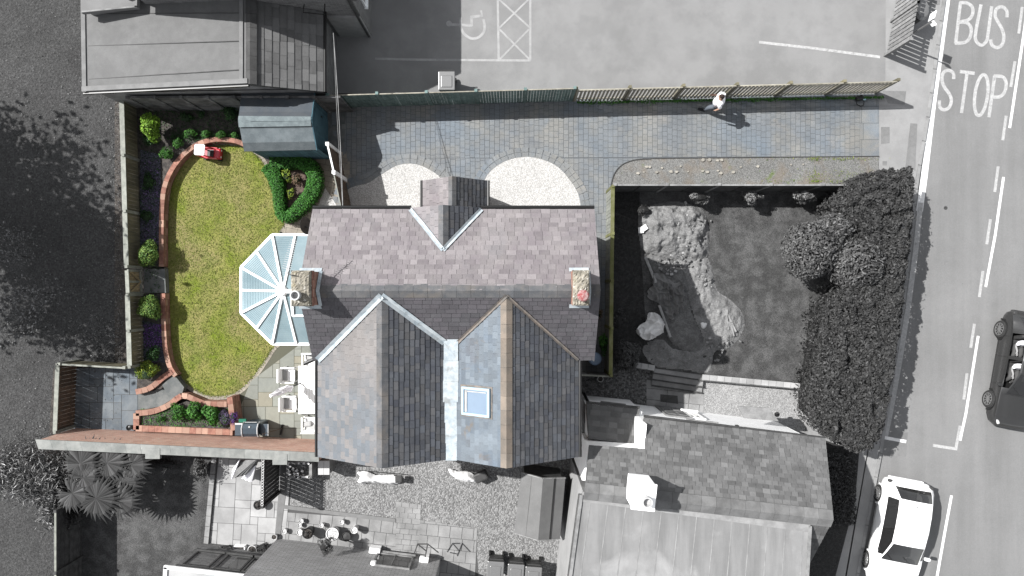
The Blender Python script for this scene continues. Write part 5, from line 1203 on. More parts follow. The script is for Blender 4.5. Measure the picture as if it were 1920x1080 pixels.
drape('soil_spill', 'pale trail of soil running down from the sand heap', 'soil', [(1262, 480), (1300, 486), (1328, 484), (1338, 520), (1346, 545), (1365, 558), (1388, 580), (1397, 606), (1388, 632), (1368, 652), (1340, 662), (1330, 700), (1280, 694), (1226, 688), (1206, 668), (1204, 648), (1238, 634), (1262, 652), (1300, 656), (1318, 640), (1302, 600), (1290, 560), (1283, 520)],
      lambda x, y, d: .005 + min(.16 if y > -2.2 else .04, d * .4) + min(1, d * 4) * (ridg(x, y, 3.1) * .05 + fb_(x, y, 6) * .07 + fb_(x, y, 14) * .03), M['sand'], res=.05)
drape('earth_patch', 'dark bare earth beside the crumpled tarpaulin', 'earth', [(1212, 478), (1262, 488), (1290, 520), (1296, 580), (1318, 630), (1322, 655), (1290, 660), (1255, 640), (1240, 590), (1225, 530)],
      lambda x, y, d: .02 + min(.1, d * .3) + fb_(x, y, 7) * .04, mat('dark earth', G(.13), G(.19), sc=5, fine=.35, fsc=26, bump=.03), res=.05)
drape('dark_tarpaulin', 'crumpled dark grey tarpaulin lying below the sand heap', 'tarpaulin', [(1222, 512), (1250, 516), (1275, 530), (1287, 550), (1284, 580), (1268, 590), (1258, 600), (1248, 590), (1238, 572), (1215, 560), (1213, 545), (1220, 535)],
      lambda x, y, d: .04 + min(.16, d * .6) + max(0, ridg(x, y * .5 + x, 2.2)) ** 4 * .3 + max(0, ridg(x + 5, y + x * .4, 4.2)) ** 4 * .16, M['tarp_d'], res=.022)
drape('white_sack', 'big crumpled white builder sack beside the tarpaulin', 'sack', [(1194, 612), (1208, 600), (1216, 585), (1232, 588), (1243, 602), (1242, 622), (1228, 632), (1212, 638), (1196, 630), (1190, 620)],
      lambda x, y, d: .1 + min(.35, d * 1.3) + max(0, ridg(x, y + x, 2.1)) ** 4 * .25 + max(0, ridg(x + 5, y - x * .5, 4)) ** 4 * .12, M['tarp_w'], z=.0, res=.025)
mb = MB(); mb.beam(P(1210, 482, .2), P(1230, 530, .3), .1, .05); o = mb.build('plank', M['timber_grey']); tag(o, 'grey plank end sticking out above the dark tarpaulin', 'plank')
mb = MB(); mb.beam(P(1236, 572, .25), P(1257, 632, .1), .09, .05); o = mb.build('plank', M['timber_grey']); tag(o, 'grey plank lying between white sack and dark tarpaulin', 'plank')
mb = MB(); mb.beam(P(1204, 430, .25), P(1213, 424, .3), .2, .1); mb.beam(P(1197, 432, .2), P(1207, 431, .25), .22, .06); o = mb.build('white_block', M['pot_w']); tag(o, 'small white block at the left edge of the sand heap', 'block')
for i, (x, y, r) in enumerate([(1324, 570, .15), (1321, 609, .13)]):
    mb = MB(); vs = []; bm = bmesh.new(); bmesh.ops.create_icosphere(bm, subdivisions=2, radius=r)
    c = P(x, y, .1)
    for v in bm.verts: n_ = mnoise.noise(v.co * 6 + Vector((i, 0, 0))); v.co *= 1 + n_ * .5; v.co.z *= .6; v.co.y *= 1.25
    mb.mesh([tuple(v.co + c) for v in bm.verts], [tuple(v.index for v in f.verts) for f in bm.faces], .5); bm.free()
    o = mb.build('white_rubble', M['pot_w']); tag(o, ['larger white lump of rubble on the soil trail', 'smaller white lump of rubble below the other on the soil trail'][i], 'rubble')
mb = MB()
for (a, b) in (((1362, 590), (1366, 618)), ((1366, 592), (1380, 622)), ((1360, 600), (1374, 612)), ((1368, 598), (1376, 630))): mb.beam(P(*a, .2), P(*b, .22), .05, .04)
o = mb.build('wood_offcuts', M['timber_grey']); tag(o, 'few grey wood offcuts lying on the end of the soil trail', 'wood')
# scattered small stones on the heaps
mb = MB()
for k in range(260):
    x, y = random.choice([(random.gauss(1298, 13), random.gauss(472, 9)), (random.gauss(1290, 14), random.gauss(430, 20)), (random.gauss(1318, 9), random.gauss(540, 25)), (random.gauss(1350, 13), random.gauss(645, 12)), (random.gauss(1260, 18), random.gauss(500, 8))])
    r = random.uniform(.015, .06); c = P(x, y, .1); z = .12 + (.35 if 1215 < x < 1310 and 395 < y < 470 else .08); 
    mb.box((c.x, c.y, z * random.uniform(.6, 1)), (r * 2, r * 1.5, r), M=Matrix.Rotation(random.random() * 6, 3, Vector((random.random(), random.random(), 1)).normalized()))
o = mb.build('loose_stones', mat('rubble stone', G(.2), tint=.4, tc=G(.4))); tag(o, 'loose stones scattered over the heap and soil trail', 'stones', kind='stuff')
# retaining wall, steps
rw = thing('retaining_wall', 'low brick retaining wall with pale coping between lawn and white gravel', 'wall', P(1425, 713, 0))
a, b = P(1317, 704, .1), P(1538, 724, .1); d = (b - a); n = 16; nr = Vector((d.y, -d.x, 0)).normalized()
mb = MB()
for k in range(n): p, r_ = a + d * k / n, a + d * (k + .96) / n; mb.beam(p + nr * .06, r_ + nr * .06, .2, .07)
mb.build('coping', M['flag_grey'], rw); mb = MB(); mb.prism([(v.x, v.y) for v in (a, b, b + nr * .2, a + nr * .2)], -.45, .06, .5); c = P(1534, 724, 0); mb.prism([(c.x - .1, c.y - .6), (c.x + .1, c.y - .6), (c.x + .12, c.y), (c.x - .08, c.y)], -.45, .05, .5); mb.build('brickwork', M['brick_grey'], rw)
rw = thing('retaining_wall', 'very short stub of brick wall left of the garden steps', 'wall', P(1207, 688, 0))
a, b = P(1190, 684, .1), P(1228, 690, .1); mb = MB(); d = b - a
for k in range(3): mb.beam(a + d * k / 3, a + d * (k + .95) / 3, .2, .07)
mb.build('coping', M['flag_grey'], rw); mb = MB(); mb.prism([P2(1190, 682), P2(1228, 688), P2(1227, 696), P2(1190, 690)], -.45, .06, .5); mb.build('brickwork', M['brick_grey'], rw)
st = thing('garden_steps', 'three wide timber edged steps down to the white cottage door', 'steps', P(1270, 705, 0))
for k, (ya, zz) in enumerate(((0, -.02), (12, -.13), (23, -.24))):
    mb = MB(); mb.prism([P2(1226 - k * 1.5, 688 + ya, zz), P2(1320 - k * 1.5, 702 + ya, zz), P2(1319 - k * 1.5, 714 + ya, zz), P2(1225 - k * 1.5, 700 + ya, zz)], -.5, zz, .5); mb.build('tread', M['flag_mid'], st)
    mb = MB(); mb.beam(P(1225 - k * 1.5, 699.5 + ya, zz + .01), P(1319 - k * 1.5, 713.5 + ya, zz + .01), .05, .08); mb.build('step_edge', M['timber_dark'], st)
# ================================================================ PLANTS
def shrub(name, label, px, z, rad, n, size, m, cat='shrub', core='core_g', group=None, hz=None, la=.28, lumps=9, zb=0, stem=True, asp=.5):
    c = P(px[0], px[1], z); t = thing(name, label, cat, (c.x, c.y, zb), group=group)
    if isinstance(rad, (int, float)): rad = (rad, rad, rad * .85)
    Q, Nn = blob_points(c, rad, n, la=la, lumps=lumps, zmin=zb)
    leaf_mesh('foliage', Q, Nn, size, M[m], t, asp=asp)
    mb = MB(); bm = bmesh.new(); bmesh.ops.create_icosphere(bm, subdivisions=2, radius=1)
    for v in bm.verts: v.co = Vector((v.co.x * rad[0], v.co.y * rad[1], v.co.z * rad[2])) * .62 * (1 + .25 * mnoise.noise(v.co * 3 + c))
    mb.mesh([tuple(v.co + c) for v in bm.verts], [tuple(v.index for v in f.verts) for f in bm.faces], .5); bm.free(); mb.build('inner_growth', M[core], t)
    if stem:
        mb = MB()
        for k in range(4): a = random.random() * 6.28; mb.tube([(c.x, c.y, zb), (c.x + rad[0] * .3 * math.cos(a), c.y + rad[1] * .3 * math.sin(a), c.z)], [.02, .01], 5)
        mb.build('stem', M['bark'], t)
    return t
shrub('shrub', 'bright lime green shrub in the upper left corner of the garden bed', (283, 241), .95, (.42, .5, .5), 1500, .085, 'l_lime', la=.4)
shrub('shrub', 'small dark green plant just below the lime shrub', (279, 262), .55, .24, 300, .07, 'l_dark')
shrub('shrub', 'rounded mid green shrub left of the curved brick edging top', (312, 288), .6, .27, 600, .06, 'l_green')
shrub('shrub', 'small green shrub between rounded shrub and brick curve top', (334, 269), .6, .2, 350, .055, 'l_green')
shrub('shrub', 'feathery blue green plant behind the brick edging above the lawn', (357, 250), .5, .24, 450, .05, 'l_green', la=.5)
shrub('shrub', 'low green plant above the red toy car', (386, 251), .5, .17, 260, .05, 'l_green')
shrub('shrub', 'bright green plant between toy car and shed behind the edging', (414, 252), .5, .19, 320, .05, 'l_green')
shrub('shrub', 'small green plant touching the left side of the shed', (440, 252), .45, .14, 160, .05, 'l_green')
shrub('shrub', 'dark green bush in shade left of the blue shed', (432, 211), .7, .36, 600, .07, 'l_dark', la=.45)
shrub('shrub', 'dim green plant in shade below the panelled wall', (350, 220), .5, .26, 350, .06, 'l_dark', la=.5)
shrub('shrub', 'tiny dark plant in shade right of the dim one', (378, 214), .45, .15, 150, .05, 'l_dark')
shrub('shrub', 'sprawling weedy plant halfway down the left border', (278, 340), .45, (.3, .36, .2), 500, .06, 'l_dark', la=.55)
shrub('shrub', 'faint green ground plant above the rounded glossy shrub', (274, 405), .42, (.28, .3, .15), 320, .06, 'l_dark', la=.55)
shrub('shrub', 'rounded glossy olive shrub just above the garden gate landing', (277, 474), .75, (.47, .5, .42), 2100, .075, 'l_olive', la=.34)
shrub('shrub', 'rounded glossy olive shrub just below the garden gate landing', (284, 579), .75, (.46, .49, .42), 2100, .075, 'l_olive', la=.34)
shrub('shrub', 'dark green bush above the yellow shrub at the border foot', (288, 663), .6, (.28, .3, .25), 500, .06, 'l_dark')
shrub('shrub', 'spiky yellow green shrub beside the curved steps', (277, 698), .65, (.44, .4, .3), 1300, .1, 'l_yel', la=.45, asp=.3)
shrub('perennial', 'spreading fern like green clump at the left of the brick planter', (335, 772), .55, (.38, .34, .26), 900, .11, 'l_green', la=.5, asp=.28, cat='plant')
shrub('perennial', 'leafy green clump in the middle of the brick planter', (365, 772), .6, (.34, .36, .26), 900, .1, 'l_green', la=.5, asp=.4, cat='plant')
shrub('perennial', 'broad leaved bright green clump at the right of the brick planter', (398, 775), .65, (.38, .42, .3), 1000, .11, 'l_green', la=.45, asp=.55, cat='plant')
shrub('perennial', 'tiny green seedling at the left end of the brick planter', (300, 785), .4, (.18, .15, .1), 200, .06, 'l_green', la=.5, asp=.4, cat='plant')
shrub('lavender', 'pinkish grey flowering clump spilling over the planter end', (424, 786), .7, (.28, .36, .25), 900, .04, 'l_lav', la=.4, cat='plant')
shrub('lavender', 'purple flowering clump beside the barbecue', (438, 783), .7, (.15, .34, .2), 420, .045, 'l_purple', la=.4, cat='plant')
Q = np.array([tuple(P(random.uniform(266, 300), random.uniform(300, 460), .38)) for _ in range(900)]); leaf_mesh('ground_cover', Q, np.random.normal(size=Q.shape) * .5 + [0, 0, 1], .05, M['l_lav'])
tag(bpy.context.scene.objects[-1] if 0 else [o for o in bpy.data.objects if o.name == 'ground_cover'][0], 'greyish purple ground cover in the left border', 'ground cover', kind='stuff')
Q = np.array([tuple(P(random.uniform(270, 306), random.uniform(608, 650), .38)) for _ in range(420)]); o = leaf_mesh('ground_cover', Q, np.random.normal(size=Q.shape) * .5 + [0, 0, 1], .05, M['l_purple']); tag(o, 'purple ground cover below the olive shrub', 'ground cover', kind='stuff')
# box hedge ring round the rose bed
hr = thing('box_hedge', 'low dense green hedge curving round a small planting bed beside the lawn', 'hedge', P(550, 350, 0))
def hedge_mass(path, wds, h, n, size, m, parent, core, nm='foliage'):
    pts = smooth_line([Vector((*P2(*p, h), w)) for p, w in zip(path, wds)], 6); Pn = []; Nn = []
    mb = MB(); vs = []; prof = [(-1, 0), (-1, .75), (-.7, 1), (.7, 1), (1, .75), (1, 0)]
    for i, p in enumerate(pts):
        d = (pts[min(i + 1, len(pts) - 1)] - pts[max(0, i - 1)]).to_2d().normalized(); nr = Vector((-d.y, d.x))
        for (a, b) in prof: vs.append((p.x + nr.x * a * p.z * .8, p.y + nr.y * a * p.z * .8, b * h * .88))
    k = len(prof); mb.mesh(vs, [(i * k + j, i * k + j + 1, (i + 1) * k + j + 1, (i + 1) * k + j) for i in range(len(pts) - 1) for j in range(k - 1)], .5); mb.build('inner_growth', M[core], parent)
    for _ in range(n):
        i = random.randrange(len(pts) - 1); p = pts[i].lerp(pts[i + 1], random.random()); d = (pts[i + 1] - pts[i]).to_2d().normalized(); nr = Vector((-d.y, d.x))
        a = random.uniform(-1, 1); r = random.random()
        if r < .72: z = h * (1 - .22 * abs(a) ** 3) + random.uniform(-.06, .05) + .05 * mnoise.noise(Vector((p.x * 4, p.y * 4, a))); nn = (nr.x * a * .5, nr.y * a * .5, 1)
        else: a = math.copysign(random.uniform(.93, 1.08), a); z = random.uniform(.02, h * .85); nn = (nr.x * a * 1.2, nr.y * a * 1.2, .4)
        a *= 1 + .1 * mnoise.noise(Vector((p.x * 3, p.y * 3, 9)))
        Pn.append((p.x + nr.x * a * p.z, p.y + nr.y * a * p.z, z)); Nn.append(nn)
    Nn = np.array(Nn) + np.random.normal(size=(n, 3)) * .45
    leaf_mesh(nm, np.array(Pn), Nn, size, M[m], parent)
hedge_mass([(505, 304), (555, 300), (583, 316), (587, 345), (572, 375), (540, 405), (524, 398), (519, 360), (512, 330), (498, 310)], [.3, .27, .27, .28, .27, .22, .2, .22, .27, .25], .55, 9000, .06, 'l_box', hr, 'core_g')
shrub('perennial', 'yellow green tuft inside the low box hedge', (538, 330), .35, (.25, .25, .2), 300, .07, 'l_yel', la=.5, cat='plant')
shrub('perennial', 'reddish brown clump inside the low box hedge', (556, 336), .35, (.2, .22, .18), 260, .06, 'l_brown', la=.5, cat='plant')
shrub('perennial', 'small green tuft at the narrow end inside the box hedge', (545, 362), .35, (.16, .22, .16), 220, .06, 'l_yel', la=.5, cat='plant')
shrub('shrub', 'green shrub in the shaded passage near the blue water butt', (1131, 645), .6, (.2, .4, .5), 500, .07, 'l_green', la=.5)
shrub('shrub', 'little red flowered plant by the house wall in the passage', (1124, 588), .5, (.12, .22, .2), 200, .05, 'l_brown', la=.5)
Q = []; 
for _ in range(3200):
    x = random.uniform(1082, 1658); Q.append(tuple(P(x, 192 - (x - 1082) * .016 + random.gauss(0, 2.2) * (.4 + .8 * abs(mnoise.noise(Vector((x * .03, 0, 0)))) * 2), random.uniform(.02, .22))))
Q = np.array(Q); o = leaf_mesh('weeds', Q, np.random.normal(size=Q.shape) + [0, 0, .6], .08, M['l_green'], asp=.3); tag(o, 'strip of green weeds along the foot of the picket fence', 'weeds', kind='stuff')
Q = np.array([tuple(P(random.choice([random.gauss(1528, 7), random.gauss(1590, 25), random.gauss(1500, 60), random.gauss(1600, 25)]), random.choice([random.gauss(328, 6), random.gauss(298, 2), random.gauss(340, 2)]), .06)) for _ in range(900)]); o = leaf_mesh('weeds', Q, np.random.normal(size=Q.shape) + [0, 0, .6], .05, M['l_yel'], asp=.3); tag(o, 'yellow green weeds dotted over the gravel verge', 'weeds', kind='stuff')
# stones on the verge
sx = [(1196, 325), (1212, 313), (1218, 313), (1241, 315), (1276, 312), (1207, 323), (1231, 323), (1258, 322), (1268, 322), (1290, 322), (1317, 321), (1326, 323), (1346, 320), (1351, 325), (1375, 323), (1389, 313), (1318, 300), (1330, 300), (1345, 301), (1353, 300), (1483, 309), (1421, 312), (1506, 308)]
mb = MB()
for (x, y) in sx:
    c = P(x, y, .05); r = random.uniform(.035, .08); n_ = 7
    mb.prism([(c.x + r * random.uniform(.7, 1.3) * math.cos(a), c.y + r * .8 * random.uniform(.7, 1.2) * math.sin(a)) for a in np.linspace(0, 2 * math.pi, n_ + 1)[:-1]], .02, .06 + r * .3)
o = mb.build('verge_stones', mat('pale stone', (.36, .34, .3), tint=.2, fine=.1)); tag(o, 'pale stones scattered in the gravel verge beside the driveway', 'stones', kind='stuff')
# grey plants of the neighbour garden
for i, (x, lab) in enumerate([(1310, 'leftmost'), (1408, 'middle'), (1505, 'rightmost')]):
    shrub('climbing_shrub', lab + ' of three pale leaved shrubs against the dark fence', (x, 371), .9, (.42, .24, .4), 800, .1, 'l_greylt', core='core_k', la=.6, group='shrubs against the dark fence')
shrub('shrub', 'feathery grey shrub left of the garden steps', (1173, 664), .6, (.55, .6, .5), 1700, .13, 'l_greyhi', core='core_k', la=.3, asp=.22)
shrub('shrub', 'dull low shrub between the sand heap and the fence corner', (1206, 393), .4, (.35, .2, .25), 400, .07, 'l_grey', core='core_k', la=.5)
shrub('shrub', 'small dark shrub in shade beside the passage fence', (1158, 600), .5, (.3, .45, .3), 400, .08, 'l_grey', core='core_k', la=.5)
rh = thing('rhododendron', 'large rounded evergreen shrub with glossy leaves in front of the tall hedge', 'shrub', P(1560, 490, 0))
for (x, y, z, r, n) in ((1523, 470, 1.7, (1.08, 1.08, .95), 5200), (1604, 494, 1.8, (1.0, 1.0, .95), 4600), (1560, 430, 1.6, (.75, .62, .8), 2400)):
    c = P(x, y, z); Q, Nn = blob_points(c, r, n, la=.12, lumps=14); leaf_mesh('foliage', Q, Nn, .125, M['l_greyhi'], rh, asp=.42)
    mb = MB(); bm = bmesh.new(); bmesh.ops.create_icosphere(bm, subdivisions=2, radius=1)
    mb.mesh([(v.co.x * r[0] * .72 + c.x, v.co.y * r[1] * .72 + c.y, v.co.z * r[2] * .72 + c.z) for v in bm.verts], [tuple(v.index for v in f.verts) for f in bm.faces], .5); bm.free(); mb.build('inner_growth', M['core_k'], rh)
mb = MB(); b = P(1560, 490, 0)
for (x, y) in ((1530, 475), (1595, 490), (1560, 440)): mb.tube([b, P(x, y, 1.3)], [.07, .03], 6)
mb.build('trunk', M['bark'], rh)
# tall clipped hedge along the road
HG = [(1600, 350), (1612, 334), (1660, 322), (1716, 316), (1720, 350), (1716, 420), (1706, 500), (1698, 570), (1688, 650), (1674, 730), (1660, 800), (1645, 842), (1605, 846), (1560, 815), (1537, 790), (1535, 745), (1546, 690), (1552, 640), (1560, 580), (1590, 545), (1620, 500), (1615, 440), (1585, 400), (1572, 380)]
hp = [P2(*p, 2.3) for p in HG]; th_ = thing('tall_hedge', 'tall dark hedge running beside the road in front of the neighbour garden', 'hedge', P(1640, 560, 0))
x0, x1 = min(p[0] for p in hp), max(p[0] for p in hp); y0_, y1 = min(p[1] for p in hp), max(p[1] for p in hp)
def hh(x, y):
    return 2.3 + .14 * mnoise.noise(Vector((x * 1.3, y * 1.3, 0))) + .26 * mnoise.noise(Vector((x * 3.4, y * 3.4, 5)))
Pn = []; Nn = []; sp2 = [Vector(p) for p in hp]
while len(Pn) < 28000:
    p = Vector((random.uniform(x0 - .15, x1 + .15), random.uniform(y0_ - .15, y1 + .15)))
    ins_ = inpoly(p, hp); dd = dist_poly(p, hp)
    if not ins_ and dd > .12 * (1 + mnoise.noise(Vector((p.x * 5, p.y * 5, 3)))): continue
    z = hh(p.x, p.y) - (max(0, .22 - (dd if ins_ else -dd)) ** 1.3) * 1.8 - random.random() ** 2 * .2
    Pn.append((p.x, p.y, z)); Nn.append((random.gauss(0, .5), random.gauss(0, .5), .9))
for _ in range(12000):
    i = random.randrange(len(hp)); a, b = Vector(hp[i]), Vector(hp[(i + 1) % len(hp)]); 
    if random.random() > (b - a).length / 1.9: continue
    p = a.lerp(b, random.random()); d = (b - a).normalized(); nr = Vector((d.y, -d.x)); nr = -nr if area(hp) < 0 else nr
    p = p + nr * (random.uniform(-.15, .1) + .12 * mnoise.noise(Vector((p.x * 4, p.y * 4, 2)))); Pn.append((p.x, p.y, random.uniform(.05, 2.2))); Nn.append((nr.x + random.gauss(0, .5), nr.y + random.gauss(0, .5), random.gauss(.3, .4)))
leaf_mesh('foliage', np.array(Pn), np.array(Nn), .11, M['l_grey'], th_, asp=.5)
mb = MB(); cx = sum(p[0] for p in hp) / len(hp); ctr = Vector((cx, sum(p[1] for p in hp) / len(hp)))
inner = []
for i, p in enumerate(hp):
    a, b = Vector(hp[i - 1]), Vector(hp[(i + 1) % len(hp)]); d = (b - a).normalized(); nr = Vector((d.y, -d.x)); nr = nr if area(hp) < 0 else -nr; inner.append(tuple(Vector(p) + nr * .2))
mb.prism(inner, 0, 1.85, .5); mb.build('inner_growth', M['core_k'], th_)
# dark low planting at the road side of the cottage
Q = np.array([tuple(P(random.uniform(1545, 1605), random.uniform(850, 985), random.uniform(.1, .6))) for _ in range(3000)]); o = leaf_mesh('shrubbery', Q, np.random.normal(size=Q.shape) * .6 + [0, 0, 1], .1, M['l_grey']); tag(o, 'dark shrubbery in shade between the cottage and the pavement', 'shrubbery', kind='stuff')
mb = MB(); mb.prism([P2(*p) for p in [(1530, 820), (1610, 846), (1602, 940), (1590, 985), (1560, 1100), (1500, 1100)]], -.5, .05, .5); struct('cottage_border', mb, MATS['dark border soil'])
# ---- lower left: palm, plumes, borders
pm = thing('fan_palm', 'fan palm with round pleated fronds behind the long brick wall', 'palm tree', P(178, 905, 0))
b = P(182, 895, 0); mb = MB(); mb.tube([b, b + Vector((-.05, .05, .8)), b + Vector((-.1, .05, 1.5))], [.13, .12, .1], 9); mb.build('trunk', M['bark'], pm)
crown = b + Vector((-.1, .05, 1.5))
for k, (fx, fy, r) in enumerate([(180, 935, .75), (222, 940, .6), (228, 905, .6), (150, 870, .65), (200, 868, .7), (245, 872, .6), (135, 925, .6), (170, 852, .5), (210, 925, .55), (155, 895, .55)]):
    c = P(fx, fy, 1.75 - .1 * (k % 3)); mb = MB(); mb.tube([crown, crown.lerp(c, .5) + Vector((0, 0, .15)), c], .014, 5, .5)
    d = (c - crown); d.z = 0; a0 = math.atan2(d.y, d.x) if d.length > .05 else 0
    for j in range(26):
        a = a0 + (j - 12.5) / 12.5 * R(150); l = r * (1 - .25 * abs((j - 12.5) / 12.5)) * random.uniform(.85, 1.05) * 1.45; u = Vector((math.cos(a), math.sin(a), 0)); s_ = Vector((-u.y, u.x, 0)) * .055
        m_ = c + u * l * .6 + Vector((0, 0, .02)); e = c + u * l - Vector((0, 0, .12 * random.random() + .04)); up_ = Vector((0, 0, .014))
        mb.mesh([c, m_ - s_, m_ + up_, m_ + s_, e], [(0, 1, 2), (0, 2, 3), (1, 4, 2), (2, 4, 3)])
    mb.build('frond', M['l_frond'], pm)
def plumes(name, label, ctrs, n, size, m, cat, spread, z, lean):
    """long thin arching blades gathered round a few crowns"""
    t = thing(name, label, cat, P(*ctrs[0][:2], 0)); k = n // len(ctrs); Ps = []; Ns = []
    for (x, y, sx, sy) in ctrs:
        c = P(x, y, z)
        q_ = np.random.normal(size=(k, 3)) * [sx, sy, .22] + np.array(c); q_[:, 2] = np.clip(q_[:, 2], .05, None); Ps.append(q_); Ns.append(np.random.normal(size=(k, 3)) * .7 + [0, 0, .6])
    leaf_mesh('blades', np.concatenate(Ps), np.concatenate(Ns), size, M[m], t, asp=.03)
    return t
plumes('ornamental_grass', 'feathery pale ornamental grass spreading below the end of the brick wall', [(50, 868, .7, .35), (85, 880, .5, .3), (25, 895, .5, .3), (95, 915, .35, .4), (103, 945, .22, .35), (70, 905, .4, .3)], 16000, .24, 'l_plume', 'ornamental grass', 1, .7, 0)
plumes('ornamental_grass', 'darker grass clump between pale grass and fan palm', [(124, 915, .28, .4), (128, 955, .2, .3)], 2600, .22, 'l_grey', 'ornamental grass', 1, .7, 0)
shrub('shrub', 'leafy grey shrub at the top right corner of the dark lower lawn', (372, 880), .5, (.45, .5, .4), 1000, .07, 'l_greyhi', core='core_k', la=.5)
shrub('shrub', 'spiky dark plant at the foot of the wall below its coping step', (300, 868), .4, (.9, .25, .3), 900, .09, 'l_grey', core='core_k', la=.5, asp=.25)
shrub('shrub', 'dark mixed low plants beside the pale ring pot and tray', (425, 1027), .3, (.35, .14, .2), 450, .06, 'l_greyhi', core='core_k', la=.5)
shrub('shrub', 'dark planting right of the round white pot', (495, 1026), .35, (.35, .2, .25), 500, .06, 'l_grey', core='core_k', la=.5)
# rough clumps in the left field
for i, (x, y, r, n, lab) in enumerate([(18, 445, .5, 260, 'topmost of the pale leafy brambles at the left edge'), (22, 480, .45, 200, 'second pale leafy bramble from the top at the left edge'), (55, 550, .7, 420, 'widest pale leafy bramble at the left edge'), (30, 590, .6, 320, 'pale leafy bramble below the widest one at the left edge'), (20, 625, .5, 220, 'lowest pale leafy bramble at the left edge')]):
    c = P(x, y, 1.2); t = thing('bramble', lab, 'bramble', (c.x, c.y, 0), group='brambles at the left edge')
    Q = np.random.normal(size=(n, 3)) * [r * .9, r * .4, .25] + np.array(c); Q[:, 2] = np.maximum(Q[:, 2], .1); leaf_mesh('foliage', Q, np.random.normal(size=Q.shape) * .5 + [0, 0, 1], .085, M['l_greylt'], t)
    mb = MB()
    for k in range(5): e = c + Vector((random.gauss(0, r * .6), random.gauss(0, r * .3), 0)); mb.tube([(c.x, c.y, 0), tuple(c.lerp(e, .5)), tuple(e)], .01, 5)
    mb.build('stem', M['bark'], t)
Q = []
for _ in range(3000):
    x, y = random.choice([(random.gauss(222, 9), random.uniform(180, 690)), (random.uniform(0, 225), random.uniform(0, 860)), (random.gauss(185, 22), random.gauss(650, 30)), (random.gauss(90, 60), random.gauss(830, 40))])
    if x < 232: Q.append(tuple(P(x, y, .04)))
Q = np.array(Q); o = leaf_mesh('leaf_litter', Q, np.random.normal(size=Q.shape) * .35 + [0, 0, 1], .05, M['l_greylt']); tag(o, 'pale leaves scattered over the dark rough ground', 'leaf litter', kind='stuff')
# trees west of the picture that shade the ground
def tree(label, base, h, r, n, seed):
    random.seed(seed); np.random.seed(seed); b = Vector(base); t = thing('broad_tree', label, 'tree', b, group='trees west of the garden')
    mb = MB(); top = b + Vector((.2, .1, h * .75)); mb.tube([b, b + Vector((.1, 0, h * .4)), top], [.2, .15, .07], 8); mb.build('trunk', M['bark'], t)
    mb = MB(); Qs = []
    for k in range(22):
        a = random.random() * 6.28; e = b + Vector((math.cos(a) * r * random.uniform(.2, .95), math.sin(a) * r * random.uniform(.2, .95), h * random.uniform(.55, 1.0))); s_ = b + Vector((.1, 0, h * random.uniform(.35, .65)))
        mb.tube([s_, s_.lerp(e, .5) + Vector((0, 0, .15)), e], [.06, .035, .012], 6); Qs.append(np.random.normal(size=(n // 22, 3)) * [r * .2, r * .2, h * .06] + np.array(e))
    mb.build('limb', M['bark'], t); Q = np.concatenate(Qs); leaf_mesh('crown', Q, np.random.normal(size=Q.shape) * .6 + [0, 0, .8], .26, M['l_grey'], t, asp=.6)
tree('tall broad tree west of the garden beyond the upper left ground', (-24.5, 5.2, 0), 8.0, 3.2, 7000, 3)
tree('tall broad tree west of the garden beyond the gate', (-20.9, 1.9, 0), 7.4, 2.8, 6500, 4)
0 and tree('smaller broad tree west of the lower terrace', (-20.9, -1.2, 0), 5.4, 1.5, 1300, 5)
random.seed(11); np.random.seed(11)
# ================================================================ GARDEN FURNITURE AND LOOSE THINGS
def rbox(mb, c, d, bev=.02, M_=None, t=.5, seg=2):
    bm = bmesh.new(); bmesh.ops.create_cube(bm, size=1)
    for v in bm.verts: v.co = Vector((v.co.x * d[0], v.co.y * d[1], v.co.z * d[2]))
    bmesh.ops.bevel(bm, geom=list(bm.edges), offset=bev, segments=seg, affect='EDGES', profile=.5)
    Q = M_ if M_ is not None else Matrix.Identity(3); c = Vector(c)
    mb.mesh([tuple(Q @ v.co + c) for v in bm.verts], [tuple(v.index for v in f.verts) for f in bm.faces], t); bm.free()
zt = .74; tb = thing('garden_table', 'long white slatted garden table beside the house wall', 'table', P(578, 730, 0))
mb = MB(); x0, x1 = P(559, 0, zt).x, P(601, 0, zt).x; y0_, y1 = P(0, 776, zt).y, P(0, 686, zt).y
for k in range(8): w_ = (x1 - x0) / 8; mb.box((x0 + w_ * (k + .5), (y0_ + y1) / 2, zt), (w_ - .012, y1 - y0_, .03), t=.5)
mb.build('tabletop', M['white_wood'], tb)
for sx in (x0 + .08, x1 - .08):
    for sy in (y0_ + .1, y1 - .1): mb = MB(); mb.box((sx, sy, .36), (.07, .07, .72), t=.5); mb.build('leg', M['white_wood'], tb)
def chair():
    t = thing('garden_chair', 'x', 'chair', (0, 0, 0), group='white chairs round the garden table')   # faces +x
    mb = MB(); rbox(mb, (0, 0, .44), (.46, .48, .07), .02); mb.build('seat', M['white_p'], t)
    mb = MB(); mb.box((-.25, 0, .62), (.05, .5, .5), M=Matrix.Rotation(R(-8), 3, 'Y'), t=.5); mb.build('backrest', M['white_wood'], t)
    for s in (-1, 1):
        mb = MB(); mb.box((0, s * .27, .64), (.5, .05, .035), t=.5); mb.box((.2, s * .27, .52), (.04, .04, .22), t=.5); mb.build('armrest', M['white_wood'], t)
        for x in (-.22, .22): mb = MB(); mb.box((x, s * .25, .21), (.045, .045, .42), t=.5); mb.build('leg', M['white_wood'], t)
    mb = MB(); rbox(mb, (-.14, 0, .5), (.2, .4, .06), .025); mb.build('cushion', M['cushion'], t)
    return t
ch = chair()
